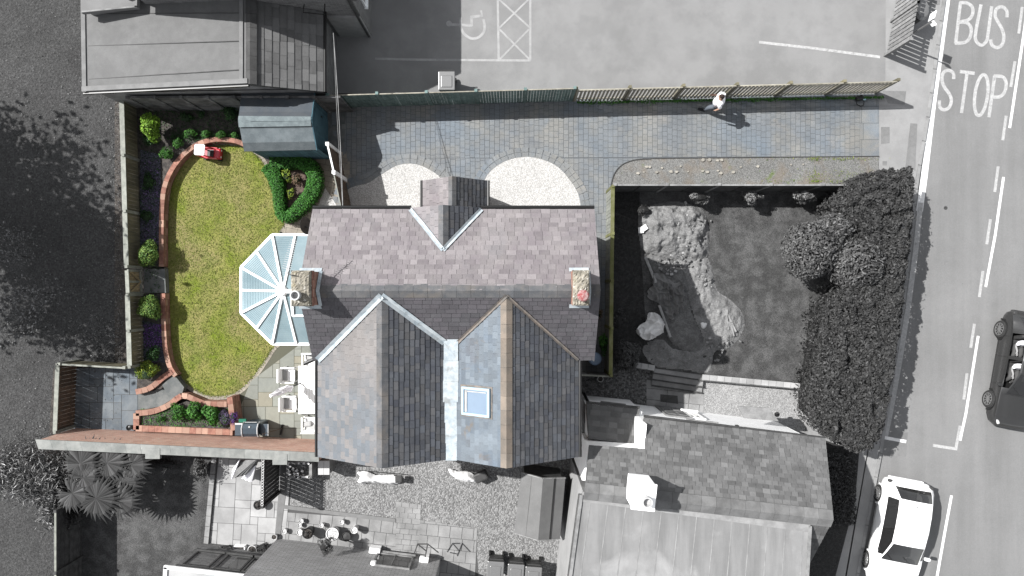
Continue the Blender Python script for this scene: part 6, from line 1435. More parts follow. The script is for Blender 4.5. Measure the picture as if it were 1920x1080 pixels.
for i, (x, y, rz, lab) in enumerate([(541, 703, 0, 'upper of the two white chairs on the lawn side of the table'), (544, 756, 0, 'lower of the two white chairs on the lawn side, behind the folded parasol'), (583, 676, -90, 'white chair at the upper end of the garden table under the roof corner'), (582, 794, 90, 'white chair at the lower end of the garden table')]):
    c = P(x, y, .5); o = ch if i == 0 else dup(ch, c); o.location = (c.x, c.y, .02); o.rotation_euler = (0, 0, R(rz)); o['label'] = lab
mb = MB(); rbox(mb, P(575, 795, .55), (.38, .2, .16), .06, Matrix.Rotation(R(8), 3, 'Z')); o = mb.build('cushion', M['cushion']); tag(o, 'plump pale grey cushion on the lower end chair', 'cushion')
# folded cantilever parasol leaning over the patio
pr = thing('folded_parasol', 'folded white parasol on a dark pole beside the upper chairs', 'parasol', P(556, 722, 0))
tp = P(508, 742, 2.2); bt = P(560, 720, .9); mb = MB(); mb.tube([bt - Vector((-.05, 0, .85)), bt, tp], .025, 8, .5); mb.build('pole', M['black'], pr)
mb = MB(); ax = tp - bt; pts = [bt + ax * t for t in (.22, .35, .5, .68, .85, 1.02)]; mb.tube(pts, [.03, .13, .1, .11, .08, .05], 12, .5)
vs = mb.v
for i, v in enumerate(vs):
    s_ = 1 + .35 * math.sin(i * 2.4); c = pts[i // 12]; vs[i] = tuple(c + (Vector(v) - c) * s_)
mb.build('canopy', M['shirt'], pr)
# barbecue
bq = thing('gas_barbecue', 'blue grey gas barbecue with silver hood rims against the brick wall', 'barbecue', P(470, 800, 0))
z = 1.0; c = P(470, 806, z)
mb = MB(); rbox(mb, (c.x, c.y, .45), (.62, .42, .8), .03); mb.build('cabinet', M['bbq'], bq)
mb = MB(); prof = [(-.25, .0), (-.24, .14), (-.12, .24), (.08, .26), (.22, .16), (.26, 0)]; vs = []
for sx in (-.27, .27): vs += [(c.x + sx, c.y + y, .88 + zz) for y, zz in prof]
mb.mesh(vs, [tuple(range(5, -1, -1)), tuple(range(6, 12))] + [(i, i + 1, i + 7, i + 6) for i in range(5)], .5); hd = mb.build('hood', M['bbq'], bq)
for sx in (-.28, .28): mb = MB(); mb.tube([(c.x + sx, c.y + y, .89 + zz) for y, zz in prof], .022, 8, .5); mb.build('hood_rim', M['metal_w'], hd)
mb = MB(); mb.tube([(c.x - .22, c.y + .27, .98), (c.x + .22, c.y + .27, .98)], .018, 8, .5); mb.build('handle', M['metal'], hd)
mb = MB(); mb.lathe((c.x, c.y + .13, 1.14), [(.035, 0), (.03, .012), (0, .012)], 12, .5); mb.build('thermometer', M['metal_w'], hd)
for sx, nm in ((-.46, 0), (.46, 1)):
    mb = MB(); rbox(mb, (c.x + sx, c.y - .02, .88), (.3, .42, .05), .01); s_ = mb.build('side_shelf', M['bbq'], bq)
    mb = MB(); mb.box((c.x + sx + (.14 if nm else 0), c.y + (-.02 if nm else .2), .915), ((.02, .42, .02) if nm else (.28, .06, .02)), t=.5); mb.build('shelf_trim', M['metal_w'], s_)
mb = MB(); mb.box((c.x - .36, c.y + .3, .8), (.26, .12, .1), t=.5); o = mb.build('green_tray', mat('green tray', (.02, .16, .1), stain=0)); tag(o, 'small green tray behind the barbecue', 'tray')
br = thing('broom', 'long handled broom leaning beside the barbecue on the patio', 'broom', P(530, 805, 0))
mb = MB(); mb.tube([P(492, 814, 1.15), P(530, 803, .08)], .012, 6, .5); mb.build('handle', M['timber_brn'], br); mb = MB(); mb.beam(P(530, 796, .05), P(526, 815, .05), .06, .1, .5); mb.build('brush_head', M['black'], br)
# toy car
ty = thing('toy_car', 'red ride on toy car with white roof on the lawn', 'toy car', P(402, 290, 0), rz=R(-4))
BASE[ty.name] = Vector((0, 0, 0))
def lbox(n, m, boxes, par, bev=.03):
    mb = MB()
    for (c, d) in boxes: rbox(mb, c, d, bev)
    return mb.build(n, M[m], par)
bd = lbox('body', 'red', [((.0, 0, .2), (.74, .4, .2)), ((.24, 0, .3), (.26, .38, .14))], ty, .06)
lbox('seat_well', 'black_g', [((-.02, 0, .3), (.24, .26, .04))], bd, .01)
lbox('side_panel', 'pink', [((.0, -.19, .3), (.5, .05, .16)), ((.0, .19, .3), (.5, .05, .16))], bd, .02)
lbox('roof', 'white_p', [((-.22, .02, .78), (.38, .4, .06))], ty, .05)
mb = MB()
for s in (-1, 1): mb.tube([(-.34, s * .17, .3), (-.34, s * .17, .76)], .025, 6, .5); mb.tube([(.12, s * .17, .34), (-.08, s * .17, .77)], .02, 6, .5)
mb.build('roof_post', M['red'], ty)
mb = MB(); mb.lathe((.08, 0, .42), [(.07, -.01), (.085, 0), (.07, .01)], 14, .5, M=Matrix.Rotation(R(-40), 3, 'Y')); mb.tube([(.14, 0, .36), (.08, 0, .42)], .012, 6, .5); mb.build('steering_wheel', M['black'], ty)
for sx in (-.24, .26):
    for s in (-1, 1): mb = MB(); mb.lathe((sx, s * .2, .09), [(0, -.03), (.09, -.03), (.09, .03), (0, .03)], 16, .5, M=Matrix.Rotation(R(90), 3, 'X')); mb.build('wheel', M['black'], ty)
lbox('headlight', 'white_p', [((.37, .12, .28), (.02, .07, .06))], ty, .008); lbox('headlight', 'white_p', [((.37, -.12, .28), (.02, .07, .06))], ty, .008)
# wheeled bins
def wbin():
    t = thing('wheeled_bin', 'x', 'bin', (0, 0, 0)); mb = MB()
    vs = [(-.24, -.27, .05), (.24, -.27, .05), (.24, .2, .05), (-.24, .2, .05), (-.29, -.35, 1.0), (.29, -.35, 1.0), (.29, .3, 1.0), (-.29, .3, 1.0)]
    mb.mesh(vs, [(0, 3, 2, 1), (4, 5, 6, 7), (0, 1, 5, 4), (1, 2, 6, 5), (2, 3, 7, 6), (3, 0, 4, 7)], .5); mb.build('body', M['black_g'], t)
    mb = MB(); rbox(mb, (0, -.03, 1.04), (.6, .68, .06), .025); rbox(mb, (0, -.06, 1.075), (.4, .42, .03), .02); ld = mb.build('lid', M['rim'], t)
    mb = MB(); mb.tube([(-.24, .36, .98), (.24, .36, .98)], .02, 8, .5); mb.build('handle', M['black_g'], t)
    for s in (-1, 1): mb = MB(); mb.lathe((s * .25, .25, .1), [(0, -.03), (.1, -.03), (.1, .03), (0, .03)], 14, .5, M=Matrix.Rotation(R(90), 3, 'Y')); mb.build('wheel', M['black'], t)
    return t
wb0 = wbin(); c = P(840, 158, .5); wb0.location = (c.x, c.y, 0); wb0['label'] = 'grey wheeled bin standing in the car park behind the green fence'
tg = Vector()
for x, y, lab in ((929, 1068, 'leftmost of the three wheeled bins at the bottom edge'), (967, 1073, 'middle of the three wheeled bins at the bottom edge'), (1000, 1078, 'rightmost of the three wheeled bins at the bottom edge')):
    c = P(x, y, 1.0); o = dup(wb0, (c.x, c.y, 0), R(-4), lab); o['group'] = 'bins at the bottom edge'
# pots
def pot(label, px, r, h, m='pot_w', fill='pebble', name='plant_pot', z0=.02, rim=True, plant=None):
    c = P(px[0], px[1], h); t = thing(name, label, 'plant pot', (c.x, c.y, z0)); mb = MB()
    mb.lathe((c.x, c.y, z0), [(0, 0), (r * .72, 0), (r, h), (r * 1.08, h), (r * 1.08, h - .03), (r * .9, h - .005)][:4] + [(r * .88, h), (r * .85, h - .05)], 18, .5); mb.build('pot', M[m], t)
    mb = MB(); mb.lathe((c.x, c.y, z0), [(r * .88, h - .04), (0, h - .02)], 18, .5); mb.build('filling', M[fill], t)
    if plant:
        Q, Nn = blob_points((c.x, c.y, z0 + h + plant[1] * .5), (plant[0], plant[0], plant[1]), plant[2], la=.5, zmin=h); leaf_mesh('foliage', Q, Nn, plant[3], M[plant[4]], t, asp=.3)
    return t
pot('round pot of white pebbles, topmost of the pots in the lower yard', (565, 977), .085, .2)
pot('small pebble pot just below the topmost one in the lower yard', (562, 985), .08, .18)
pot('small pebble pot standing alone above the black pot gap', (603, 985), .085, .22)
pot('pebble pot standing farthest from the brick wall beside the pale stain', (641, 979), .09, .22)
pot('pebble pot at the left end of the row by the brick wall', (533, 996), .095, .2)
pot('larger pebble pot left of the black glazed pot', (562, 998), .12, .25)
pot('tall black glazed pot with dark plant by the brick wall', (577, 1000), .19, .45, 'black', 'soil', plant=(.15, .15, 60, .09, 'l_grey'))
pot('widest pot filled with big white stones by the brick wall', (623, 1001), .24, .4, 'pot_w', 'pebble')
pot('pot of large pale cobbles at the right of the row', (664, 994), .13, .4)
pot('dark pot with coiled hose between pebble pots', (649, 1006), .17, .3, 'black_g', 'black_g')
pot('white rimmed pot at the corner of the brick building', (514, 1007), .11, .2, 'pot_w', 'soil')
pot('large white ring pot beside the pale tray', (473, 1031), .17, .28, 'pot_w', 'soil', plant=(.12, .08, 50, .06, 'l_grey'))
pot('dark wire rimmed pot at the lower end of the trellis', (484, 947), .16, .35, 'black_g', 'soil', plant=(.13, .1, 60, .07, 'l_grey'))
pot('white pot in the gravel corner between house and cottage', (1128, 713), .11, .2, 'pot_w', 'soil', z0=-.34)
pot('small black pot on the slate terrace by the brick wall', (242, 802), .1, .2, 'black', 'black')
pot('small round stone ball pot on the pale gravel', (1513, 737), .09, .15, 'pave_dark' if 0 else 'concrete_g', 'concrete_g', z0=-.33)
pt = thing('planter_tray', 'rectangular white planter tray left of the large ring pot', 'planter', P(448, 1031, 0)); c = P(448, 1031, .25)
mb = MB()
for dx, dy, a, b in ((-.2, 0, .03, .26), (.2, 0, .03, .26), (0, -.12, .43, .03), (0, .12, .43, .03)): mb.box((c.x + dx, c.y + dy, .13), (a, b, .24), t=.5)
mb.build('box', M['white_p'], pt); mb = MB(); mb.box((c.x, c.y, .1), (.37, .2, .18), t=.5); mb.build('filling', M['soil'], pt)
shrub('potted_shrub', 'bushy grey leaved plant in front of the brick wall', (609, 1024), 1.25, (.3, .3, .35), 900, .07, 'l_greylt', core='core_k', la=.5, cat='potted plant', zb=.02)
# wooden planter and cabinet by the wall, covers
pl_ = thing('wooden_planter', 'pale wooden planter full of stones behind the brick wall', 'planter', P(560, 885, 0)); c = P(561, 881, .6)
mb = MB()
for dx, dy, a, b in ((-.42, 0, .1, .55), (.42, 0, .1, .55), (0, -.26, .9, .1), (0, .26, .9, .1)): mb.box((c.x + dx, c.y + dy, .32), (a, b, .6))
mb.build('box', M['timber_grey'], pl_); mb = MB(); mb.box((c.x, c.y, .27), (.8, .5, .5), t=.5); mb.build('filling', M['gravel_d'], pl_)
mb = MB()
for k in range(26): mb.box((c.x + random.uniform(-.4, .4), c.y + random.choice([-.25, .25, random.uniform(-.2, .2)]), .62), (.09, .07, .06), M=Matrix.Rotation(random.random() * 6, 3, 'Z'))
mb.build('stones', M['pot_w'], pl_)
cb = thing('storage_cabinet', 'pale two door cabinet against the far side of the brick wall', 'cabinet', P(606, 880, 0)); c = P(607, 876, .9)
mb = MB(); rbox(mb, (c.x, c.y, .45), (.42, .5, .88), .01); mb.build('body', M['timber_grey'], cb); mb = MB(); mb.box((c.x - .1, c.y - .02, .905), (.2, .5, .03), t=.2); mb.box((c.x + .11, c.y - .02, .905), (.2, .5, .03), t=.8); mb.build('top_panel', M['metal_w'], cb)
cv = thing('covered_parasol', 'large folded parasol half wrapped in a white cover behind the wall', 'parasol', P(470, 880, 0))
def cloth(n, m, pts, par, z1, z2):
    mb = MB(); top = P(*pts[0], z1); others = [P(*p, z2 + random.uniform(-.1, .1)) for p in pts[1:]]
    for a, b in zip(others, others[1:]):
        k = 6
        for i in range(k):
            p, r_ = a.lerp(b, i / k), a.lerp(b, (i + 1) / k); p.z += .06 * (i % 2); r_.z += .06 * ((i + 1) % 2); mb.face([top, p, r_], .5)
    return mb.build(n, M[m], par)
cloth('dark_canopy', 'tarp_d', [(487, 856), (452, 862), (436, 897), (462, 890), (482, 872), (487, 858)], cv, 1.6, .9)
cloth('white_cover', 'shirt', [(480, 872), (481, 878), (472, 904), (452, 896), (462, 888)], cv, 1.2, .5)
cloth('white_cover', 'shirt', [(449, 862), (436, 880), (434, 900), (440, 893), (452, 862)], cv, 1.3, .7)
mb = MB(); mb.tube([P(487, 856, 1.6), P(470, 880, .0)], .02, 6, .5); mb.build('pole', M['metal'], cv)
sl_ = thing('covered_lounger', 'white covered garden lounger with a dark cushion under the left gable', 'garden lounger', P(712, 895, 0))
BASE_SL = sl_
drape('white_cover', None, None, [(670, 884), (690, 881), (706, 888), (740, 889), (752, 894), (753, 903), (735, 907), (700, 904), (680, 906), (671, 901), (676, 892)], lambda x, y, d: .12 + min(.28, d * 1.8) + fb_(x, y, 6) * .05, M['tarp_w'], res=.03, parent=sl_)
mb = MB(); rbox(mb, P(748, 898, .4), (.28, .26, .12), .04); mb.build('dark_cushion', M['black_g'], sl_)
mb = MB(); mb.tube([P(672, 882, .35), P(750, 889, .35)], .015, 6, .5); mb.build('frame', M['black'], sl_)
sl2 = thing('sheeted_chair', 'white sheet thrown over a dark seat under the valley gutter', 'garden seat', P(868, 890, 0))
drape('white_cover', None, None, [(840, 876), (856, 880), (880, 882), (893, 892), (894, 901), (876, 902), (856, 896), (845, 887)], lambda x, y, d: .15 + min(.25, d * 1.5) + fb_(x, y, 6) * .05, M['tarp_w'], res=.03, parent=sl2)
mb = MB(); rbox(mb, P(902, 893, .3), (.5, .36, .3), .06, Matrix.Rotation(R(25), 3, 'Z')); mb.build('dark_seat', M['black_g'], sl2)
for i, (x, y, r, lab) in enumerate([(1125, 676, .24, 'blue grey water butt in the passage behind the house corner')]):
    t = thing('water_butt', lab, 'water butt', P(1118, 676, 0)); c = P(1116, 673, .95); mb = MB(); mb.lathe((c.x, c.y, 0), [(0, 0), (r * .85, 0), (r, .4), (r, .85), (r * .9, .93)], 20, .5); mb.build('barrel', M['bbq'], t)
    mb = MB(); mb.lathe((c.x, c.y, .93), [(0, .04), (r * .8, .03), (r * .98, 0), (r * .98, -.03)], 20, .5); mb.build('lid', mat('pale blue plastic', (.2, .28, .4), stain=.1, rough=.4), t)
for i, (x, y, r, lab) in enumerate([(1120, 745, .12, 'dark round hanging basket at the upper left corner of the white cottage'), (1457, 777, .1, 'small dark basket beside the cottage canopy')]):
    c = P(x - 28 if i == 0 else x, y - 15 if i == 0 else y, .8); mb = MB(); mb.lathe(c, [(0, -.12), (r * .7, -.08), (r, .0), (r * .8, .06), (0, .09)], 12, .5); o = mb.build('hanging_basket', M['black_g']); tag(o, lab, 'basket')
# bag near the road
bp = thing('hose_bag', 'black bag with a looped strap lying on the driveway near the road', 'bag', P(1614, 186, 0))
mb = MB(); rbox(mb, P(1611, 184, .13), (.3, .2, .2), .07, Matrix.Rotation(R(15), 3, 'Z')); mb.build('bag', M['black'], bp)
c = P(1614, 192, .06); mb = MB(); mb.tube([(c.x - .22, c.y + .1, .1), (c.x - .14, c.y - .07, .05), (c.x, c.y - .14, .04), (c.x + .11, c.y - .1, .05), (c.x + .12, c.y + .02, .06), (c.x + .05, c.y + .12, .12)], .014, 6, .5); mb.build('strap', M['black'], bp)
mb = MB(); rbox(mb, P(1621, 186, .15), (.11, .07, .06), .02); mb.build('tag', mat('pale blue tag', (.4, .6, .7), stain=0), bp)
# mounting frame above the bungalow wall
fm = thing('wall_bracket', 'dark tubular bracket frame fixed to the brick building', 'bracket', P(790, 1040, 0))
mb = MB()
for a, b in (((783, 1020), (777, 1037)), ((783, 1020), (800, 1034)), ((802, 1020), (797, 1045)), ((802, 1020), (822, 1036)), ((778, 1038), (798, 1041)), ((783, 1020), (802, 1020))): mb.tube([P(*a, 1.4), P(*b, 1.3)], .022, 6, .5)
mb.build('frame', M['timber_dark'], fm)
# ================================================================ CARS
def car(name, label, cat, loc, rz, paint, kind, openw=False):
    t = thing(name, label, cat, (0, 0, 0)); BASE[t.name] = Vector((0, 0, 0))
    if kind == 'hatch':   # x from rear, (x, z_sill, z_belt, z_top, w_sill, w_belt, w_top)
        S = [(0, .42, .62, .70, .62, .68, .6), (.06, .28, .68, .8, .74, .8, .68), (.16, .22, .78, .96, .78, .84, .7), (.3, .2, .86, 1.14, .8, .86, .66), (.6, .2, .9, 1.4, .82, .87, .58), (1.0, .2, .92, 1.46, .82, .87, .58), (1.6, .2, .92, 1.47, .82, .87, .58), (2.15, .2, .91, 1.42, .82, .87, .57), (2.55, .2, .9, 1.2, .82, .87, .63), (2.95, .2, .89, .97, .82, .86, .72), (3.3, .2, .84, .92, .82, .85, .7), (3.6, .22, .76, .85, .8, .82, .62), (3.8, .26, .66, .76, .74, .76, .52), (3.9, .34, .54, .62, .6, .6, .42)]
        wheels = (.7, 3.2); glass_rear = (.2, .56); ws = (2.18, 2.9); side = (.62, 2.72); wr = .31
    else:
        S = [(0, .45, .66, .74, .62, .7, .62), (.08, .3, .74, .86, .76, .84, .7), (.2, .24, .84, .98, .8, .88, .72), (.4, .22, .92, 1.16, .84, .9, .68), (.75, .22, .95, 1.42, .86, .91, .62), (1.2, .22, .96, 1.5, .86, .91, .62), (1.8, .22, .96, 1.5, .86, .91, .62), (2.25, .22, .95, 1.44, .86, .91, .6), (2.7, .22, .94, 1.2, .86, .91, .66), (3.1, .22, .93, 1.0, .86, .9, .76), (3.5, .22, .9, .97, .86, .89, .74), (3.9, .24, .82, .9, .84, .86, .66), (4.15, .28, .72, .8, .76, .78, .55), (4.28, .36, .58, .66, .6, .62, .44)]
        wheels = (.75, 3.38); glass_rear = (.25, .68); ws = (2.28, 3.05); side = (.85, 2.85); wr = .33
    L = S[-1][0]; A = np.array(S)
    cs_ = [0]
    def st(x):
        return [float(np.interp(x, A[:, 0], A[:, k])) for k in range(1, 7)]
    def pt(x, v):    # v in 0..6 around the half section
        zs, zb, zt_, ws_, wb_, wt = st(x); zm = zs + (zb - zs) * .55
        ring = [(ws_ * .8, zs), (ws_, zs + .03), (wb_ + .015, zm), (wb_, zb), (wt, zt_ - .05), (wt * .72, zt_ - .005), (0, zt_ + .015)]
        i = min(5, int(v)); f = v - i; a, b = ring[i], ring[i + 1]; return (x, a[0] + (b[0] - a[0]) * f, a[1] + (b[1] - a[1]) * f)
    us = sorted(set([round(float(s[0]), 3) for s in S] + [round(k * L / 56, 3) for k in range(57)] + list(glass_rear) + list(ws) + list(side)))
    vs_ = [0, .5, 1, 1.5, 2, 2.5, 3, 3.12, 3.5, 3.9, 4, 4.12, 4.5, 5, 5.5, 6]
    parts = {'body': ([], []), 'side_glass': ([], []), 'windscreen': ([], []), 'rear_glass': ([], [])}
    def cls(u, v, s):
        if 3.12 <= v < 3.9 and side[0] < u < side[1]:
            if kind != 'hatch' and 1.7 < u < 1.78: return 'body'
            zs, zb, zt_, *_ = st(u)
            if zt_ - zb < .12: return 'body'
            return 'side_glass'
        if v > 4.12 and ws[0] < u < ws[1]: return 'windscreen'
        if v > 4.12 and glass_rear[0] < u < glass_rear[1]: return 'rear_glass'
        return 'body'
    col = {k: MB() for k in ('body', 'windscreen', 'rear_glass')}; sg_ = {-1: MB(), 1: MB()}; vd = {}
    body_v = []; body_f = []; vid = {}
    def gv(store, key, p):
        if key not in store[0]: store[0][key] = len(store[1]); store[1].append(p)
        return store[0][key]
    stores = {}
    for s in (-1, 1):
        for i in range(len(us) - 1):
            for j in range(len(vs_) - 1):
                um, vm = (us[i] + us[i + 1]) / 2, (vs_[j] + vs_[j + 1]) / 2; c = cls(um, vm, s); key = c if c != 'side_glass' else c + str(s)
                S_ = stores.setdefault(key, ({}, [], []))
                ids = []
                for (a, b) in ((i, j), (i + 1, j), (i + 1, j + 1), (i, j + 1)):
                    p = pt(us[a], vs_[b]); k2 = (a, b, 0 if p[1] == 0 else s); ids.append(gv(S_, k2, (p[0], p[1] * s, p[2] - (.012 if 'glass' in key or key == 'windscreen' else 0))))
                if s < 0: ids = ids[::-1]
                S_[2].append(tuple(dict.fromkeys(ids)))
    for key, (d_, vv, ff) in stores.items():
        mb = MB(); mb.mesh(vv, [f for f in ff if len(f) > 2], .5)
        if key == 'body':
            for x in (0, L):    # end caps
                ring = [pt(x, v) for v in vs_]; mb.mesh([(p[0], p[1], p[2]) for p in ring] + [(p[0], -p[1], p[2]) for p in ring[::-1]], [tuple(range(2 * len(ring)))], .5)
            mb.build('body', M[paint], t, smooth=True)
        elif key == 'side_glass-1' and openw: continue
        elif key == 'side_glass1' and openw: continue
        else: mb.build(key.replace('-1', '').replace('1', ''), M['carglass'], t, smooth=True)
    ip = MB(); ip.box((L * .45, 0, .35), (L * .55, 1.3, .1), t=.5); ip.build('cabin_floor', M['black'], t)
    for x in (1.25, 2.1):
        for s in (-1, 1): mb = MB(); rbox(mb, (x, s * .36, .55), (.5, .48, .16), .05); rbox(mb, (x - .3, s * .36, .85), (.14, .48, .6), .05, Matrix.Rotation(R(-12), 3, 'Y')); rbox(mb, (x - .37, s * .36, 1.2), (.1, .26, .16), .04); mb.build('seat', M['black_g'], t)
    for x in wheels:
        for s in (-1, 1):
            hw = st(x)[4] + .012; mx = Matrix.Rotation(R(90), 3, 'X')
            mb = MB(); mb.lathe((x, s * (hw - .09), wr), [(wr * .66, -.1), (wr * .93, -.1), (wr, -.07), (wr, .07), (wr * .93, .105), (wr * .66, .1), (wr * .62, .06)] if s < 0 else [(wr * .66, .1), (wr * .93, .1), (wr, .07), (wr, -.07), (wr * .93, -.105), (wr * .66, -.1), (wr * .62, -.06)], 28, .5, M=mx); w_ = mb.build('wheel', M['tyre'], t, smooth=True)
            mb = MB(); yy = s * (hw + .008)
            for k in range(10):
                a = k * 2 * math.pi / 10 + .1; mb.beam((x, yy, wr), (x + math.cos(a) * wr * .66, yy - s * .005, wr + math.sin(a) * wr * .66), .032, .02, .5, up=(0, 1, 0))
            mb.lathe((x, s * (hw - .085), wr), [(wr * .62, -s * -.09 if 0 else 0), (wr * .7, 0)], 24, .5, M=mx); mb.lathe((x, yy - s * .02, wr), [(0, -.03), (.06, -.03), (.06, .03), (0, .03)], 12, .5, M=mx)
            a_ = np.linspace(0, 2 * math.pi, 25); mb.tube([(x + math.cos(q_) * wr * .68, yy, wr + math.sin(q_) * wr * .68) for q_ in a_], .014, 6, .5); mb.build('rim', M['rim'], w_)
            mb = MB(); mb.lathe((x, s * (hw - .04), wr), [(0, .0), (wr * .64, .0)], 24, .5, M=mx); mb.build('brake_disc', M['black'], w_)
            mb = MB(); a_ = np.linspace(-.1, math.pi + .1, 17); mb.tube([(x + math.cos(q_) * (wr + .05), s * (hw - .02), wr + .02 + math.sin(q_) * (wr + .05)) for q_ in a_], .035, 6, .5); mb.build('wheel_arch', M['black'] if paint == 'card' else M['carw'], t)
    for s in (-1, 1):
        mb = MB(); rbox(mb, (ws[1] - .28, s * (st(ws[1] - .3)[4] + .1), .98), (.12, .2, .14), .04); mb.build('mirror', M[paint], t)
        mb = MB(); x = L - .2; p = pt(x, 3.4); rbox(mb, (x + .02, s * (p[1] - .02), p[2] - .03), (.24, .1, .08), .03, Matrix.Rotation(-s * R(28), 3, 'Z')); mb.build('headlight', M['metal_w'], t)
        mb = MB(); x = .1; p = pt(x, 3.3); rbox(mb, (x, s * (p[1] - .02), p[2]), (.12, .14, .14), .03); mb.build('tail_light', M['black_g'], t)
    mb = MB(); rbox(mb, (.02, 0, .42), (.12, 1.3, .2), .05); mb.build('bumper', M[paint], t); mb = MB(); rbox(mb, (L - .05, 0, .42), (.14, 1.1, .2), .05); mb.build('bumper', M[paint], t)
    mb = MB(); 
    for s in (-1, 1): mb.beam((ws[1] - .03, s * .3, st(ws[1])[2] + .02), (ws[1] - .22, s * .3 - .3, st(ws[1] - .22)[2] + .04), .015, .012, .5)
    mb.build('wiper', M['black'], t)
    mb = MB(); mb.beam((.3 if kind == 'hatch' else .4, -.5, 1.17), (.3 if kind == 'hatch' else .4, -.2, 1.18), .02, .015, .5) if 0 else mb.lathe((.75, 0, st(.75)[2] + .0), [(.03, 0), (.02, .05), (0, .06)], 8, .5); mb.build('roof_aerial', M['black'], t)
    for s in (-1, 1):
        mb = MB(); p = pt(1.5, 2.6); mb.box((1.3, s * (p[1] + .01), p[2]), (.16, .02, .03), t=.5); mb.box((2.2 if kind != 'hatch' else 2.05, s * (p[1] + .01), p[2]), (.0 + .16, .02, .03), t=.5); mb.build('door_handle', M[paint], t)
    for x in ((1.12, 2.3) if kind == 'hatch' else (.98, 1.74, 2.75)):
        for s in (-1, 1): mb = MB(); mb.tube([(p[0], s * (p[1] + .002), p[2]) for p in [pt(x, v) for v in (1.1, 1.5, 2, 2.5, 3)]], .007, 5, .5); mb.build('door_seam', M['black'], t)
    mb = MB(); q_ = [pt(ws[1] + .03, v) for v in (4, 5, 6)]; mb.tube([(p[0], p[1], p[2] + .003) for p in q_] + [(p[0], -p[1], p[2] + .003) for p in q_[::-1]], .006, 5, .5); mb.build('bonnet_seam', M['black'], t)
    # shift so the reference point is the rear axle on the ground
    t.rotation_euler = (0, 0, rz); ca, sa = math.cos(rz), math.sin(rz)
    t.location = (loc[0], loc[1], loc[2]); return t
def place_car(t, rear_px, front_px, xr, xf, hw, zc):
    """put the car so that its outer wheel centres fall on the surveyed points"""
    a, b = P(*rear_px, zc), P(*front_px, zc); d = (b - a).to_2d(); ang = math.atan2(d.y, d.x); u = d.normalized(); side = Vector((u.y, -u.x))   # right hand side of travel
    mid = a.to_2d().lerp(b.to_2d(), .5); o = mid - u * (xr + xf) / 2 - side * hw
    t.rotation_euler = (0, 0, ang); t.location = (o.x, o.y, ZR)
cw = car('white_car', 'small white hatchback parked at the lower right edge beside the kerb', 'car', (0, 0, 0), 0, 'carw', 'hatch')
place_car(cw, (1646, 924), (1622.5, 1048), .7, 3.2, .87, ZR + .31)
cd = car('dark_car', 'dark grey car with open side windows driving off the right edge', 'car', (0, 0, 0), 0, 'card', 'suv', openw=True)
place_car(cd, (1874.5, 617.5), (1852, 747), .75, 3.38, .91, ZR + .33)
# ================================================================ PEOPLE
def skin(name, joints, edges, m, parent, root=0, sub=2):
    me = bpy.data.meshes.new(name); me.from_pydata([j[:3] for j in joints], edges, []); o = bpy.data.objects.new(name, me); SC.collection.objects.link(o)
    md = o.modifiers.new('s', 'SKIN'); md.use_smooth_shade = True
    for i, j in enumerate(joints):
        r = j[3]; me.skin_vertices[0].data[i].radius = (r, j[4] if len(j) > 4 else r)
    me.skin_vertices[0].data[root].use_root = True
    o.modifiers.new('u', 'SUBSURF').levels = sub
    dg = bpy.context.evaluated_depsgraph_get(); me2 = bpy.data.meshes.new_from_object(o.evaluated_get(dg)); bpy.data.objects.remove(o)
    me2.materials.clear(); me2.materials.append(M[m]); me2.name = name
    o = bpy.data.objects.new(name, me2); SC.collection.objects.link(o); o.parent = parent; BASE[o.name] = Vector((0, 0, 0)); return o
def hand(J, E, wrist, d, side, i0):
    """palm, four fingers and a thumb grown from joint i0"""
    d = Vector(d).normalized(); s_ = Vector(side).normalized(); w0 = Vector(wrist)
    p = w0 + d * .05; J.append((*p, .03, .018)); pi = len(J) - 1; E.append((i0, pi)); k = w0 + d * .09; J.append((*k, .032, .016)); ki = len(J) - 1; E.append((pi, ki))
    for a, l in ((-.028, .065), (-.009, .08), (.01, .075), (.028, .058)):
        b = k + s_ * a + d * .012; J.append((*b, .009)); bi = len(J) - 1; E.append((ki, bi)); m_ = b + d * l * .55; J.append((*m_, .0085)); E.append((bi, bi + 1)); e = b + d * l + Vector((0, 0, -.012)); J.append((*e, .007)); E.append((bi + 1, bi + 2))
    b = p - s_ * .035 + d * .0; J.append((*b, .011)); bi = len(J) - 1; E.append((pi, bi)); e = b + (d - s_ * .7).normalized() * .05; J.append((*e, .009)); E.append((bi, bi + 1))
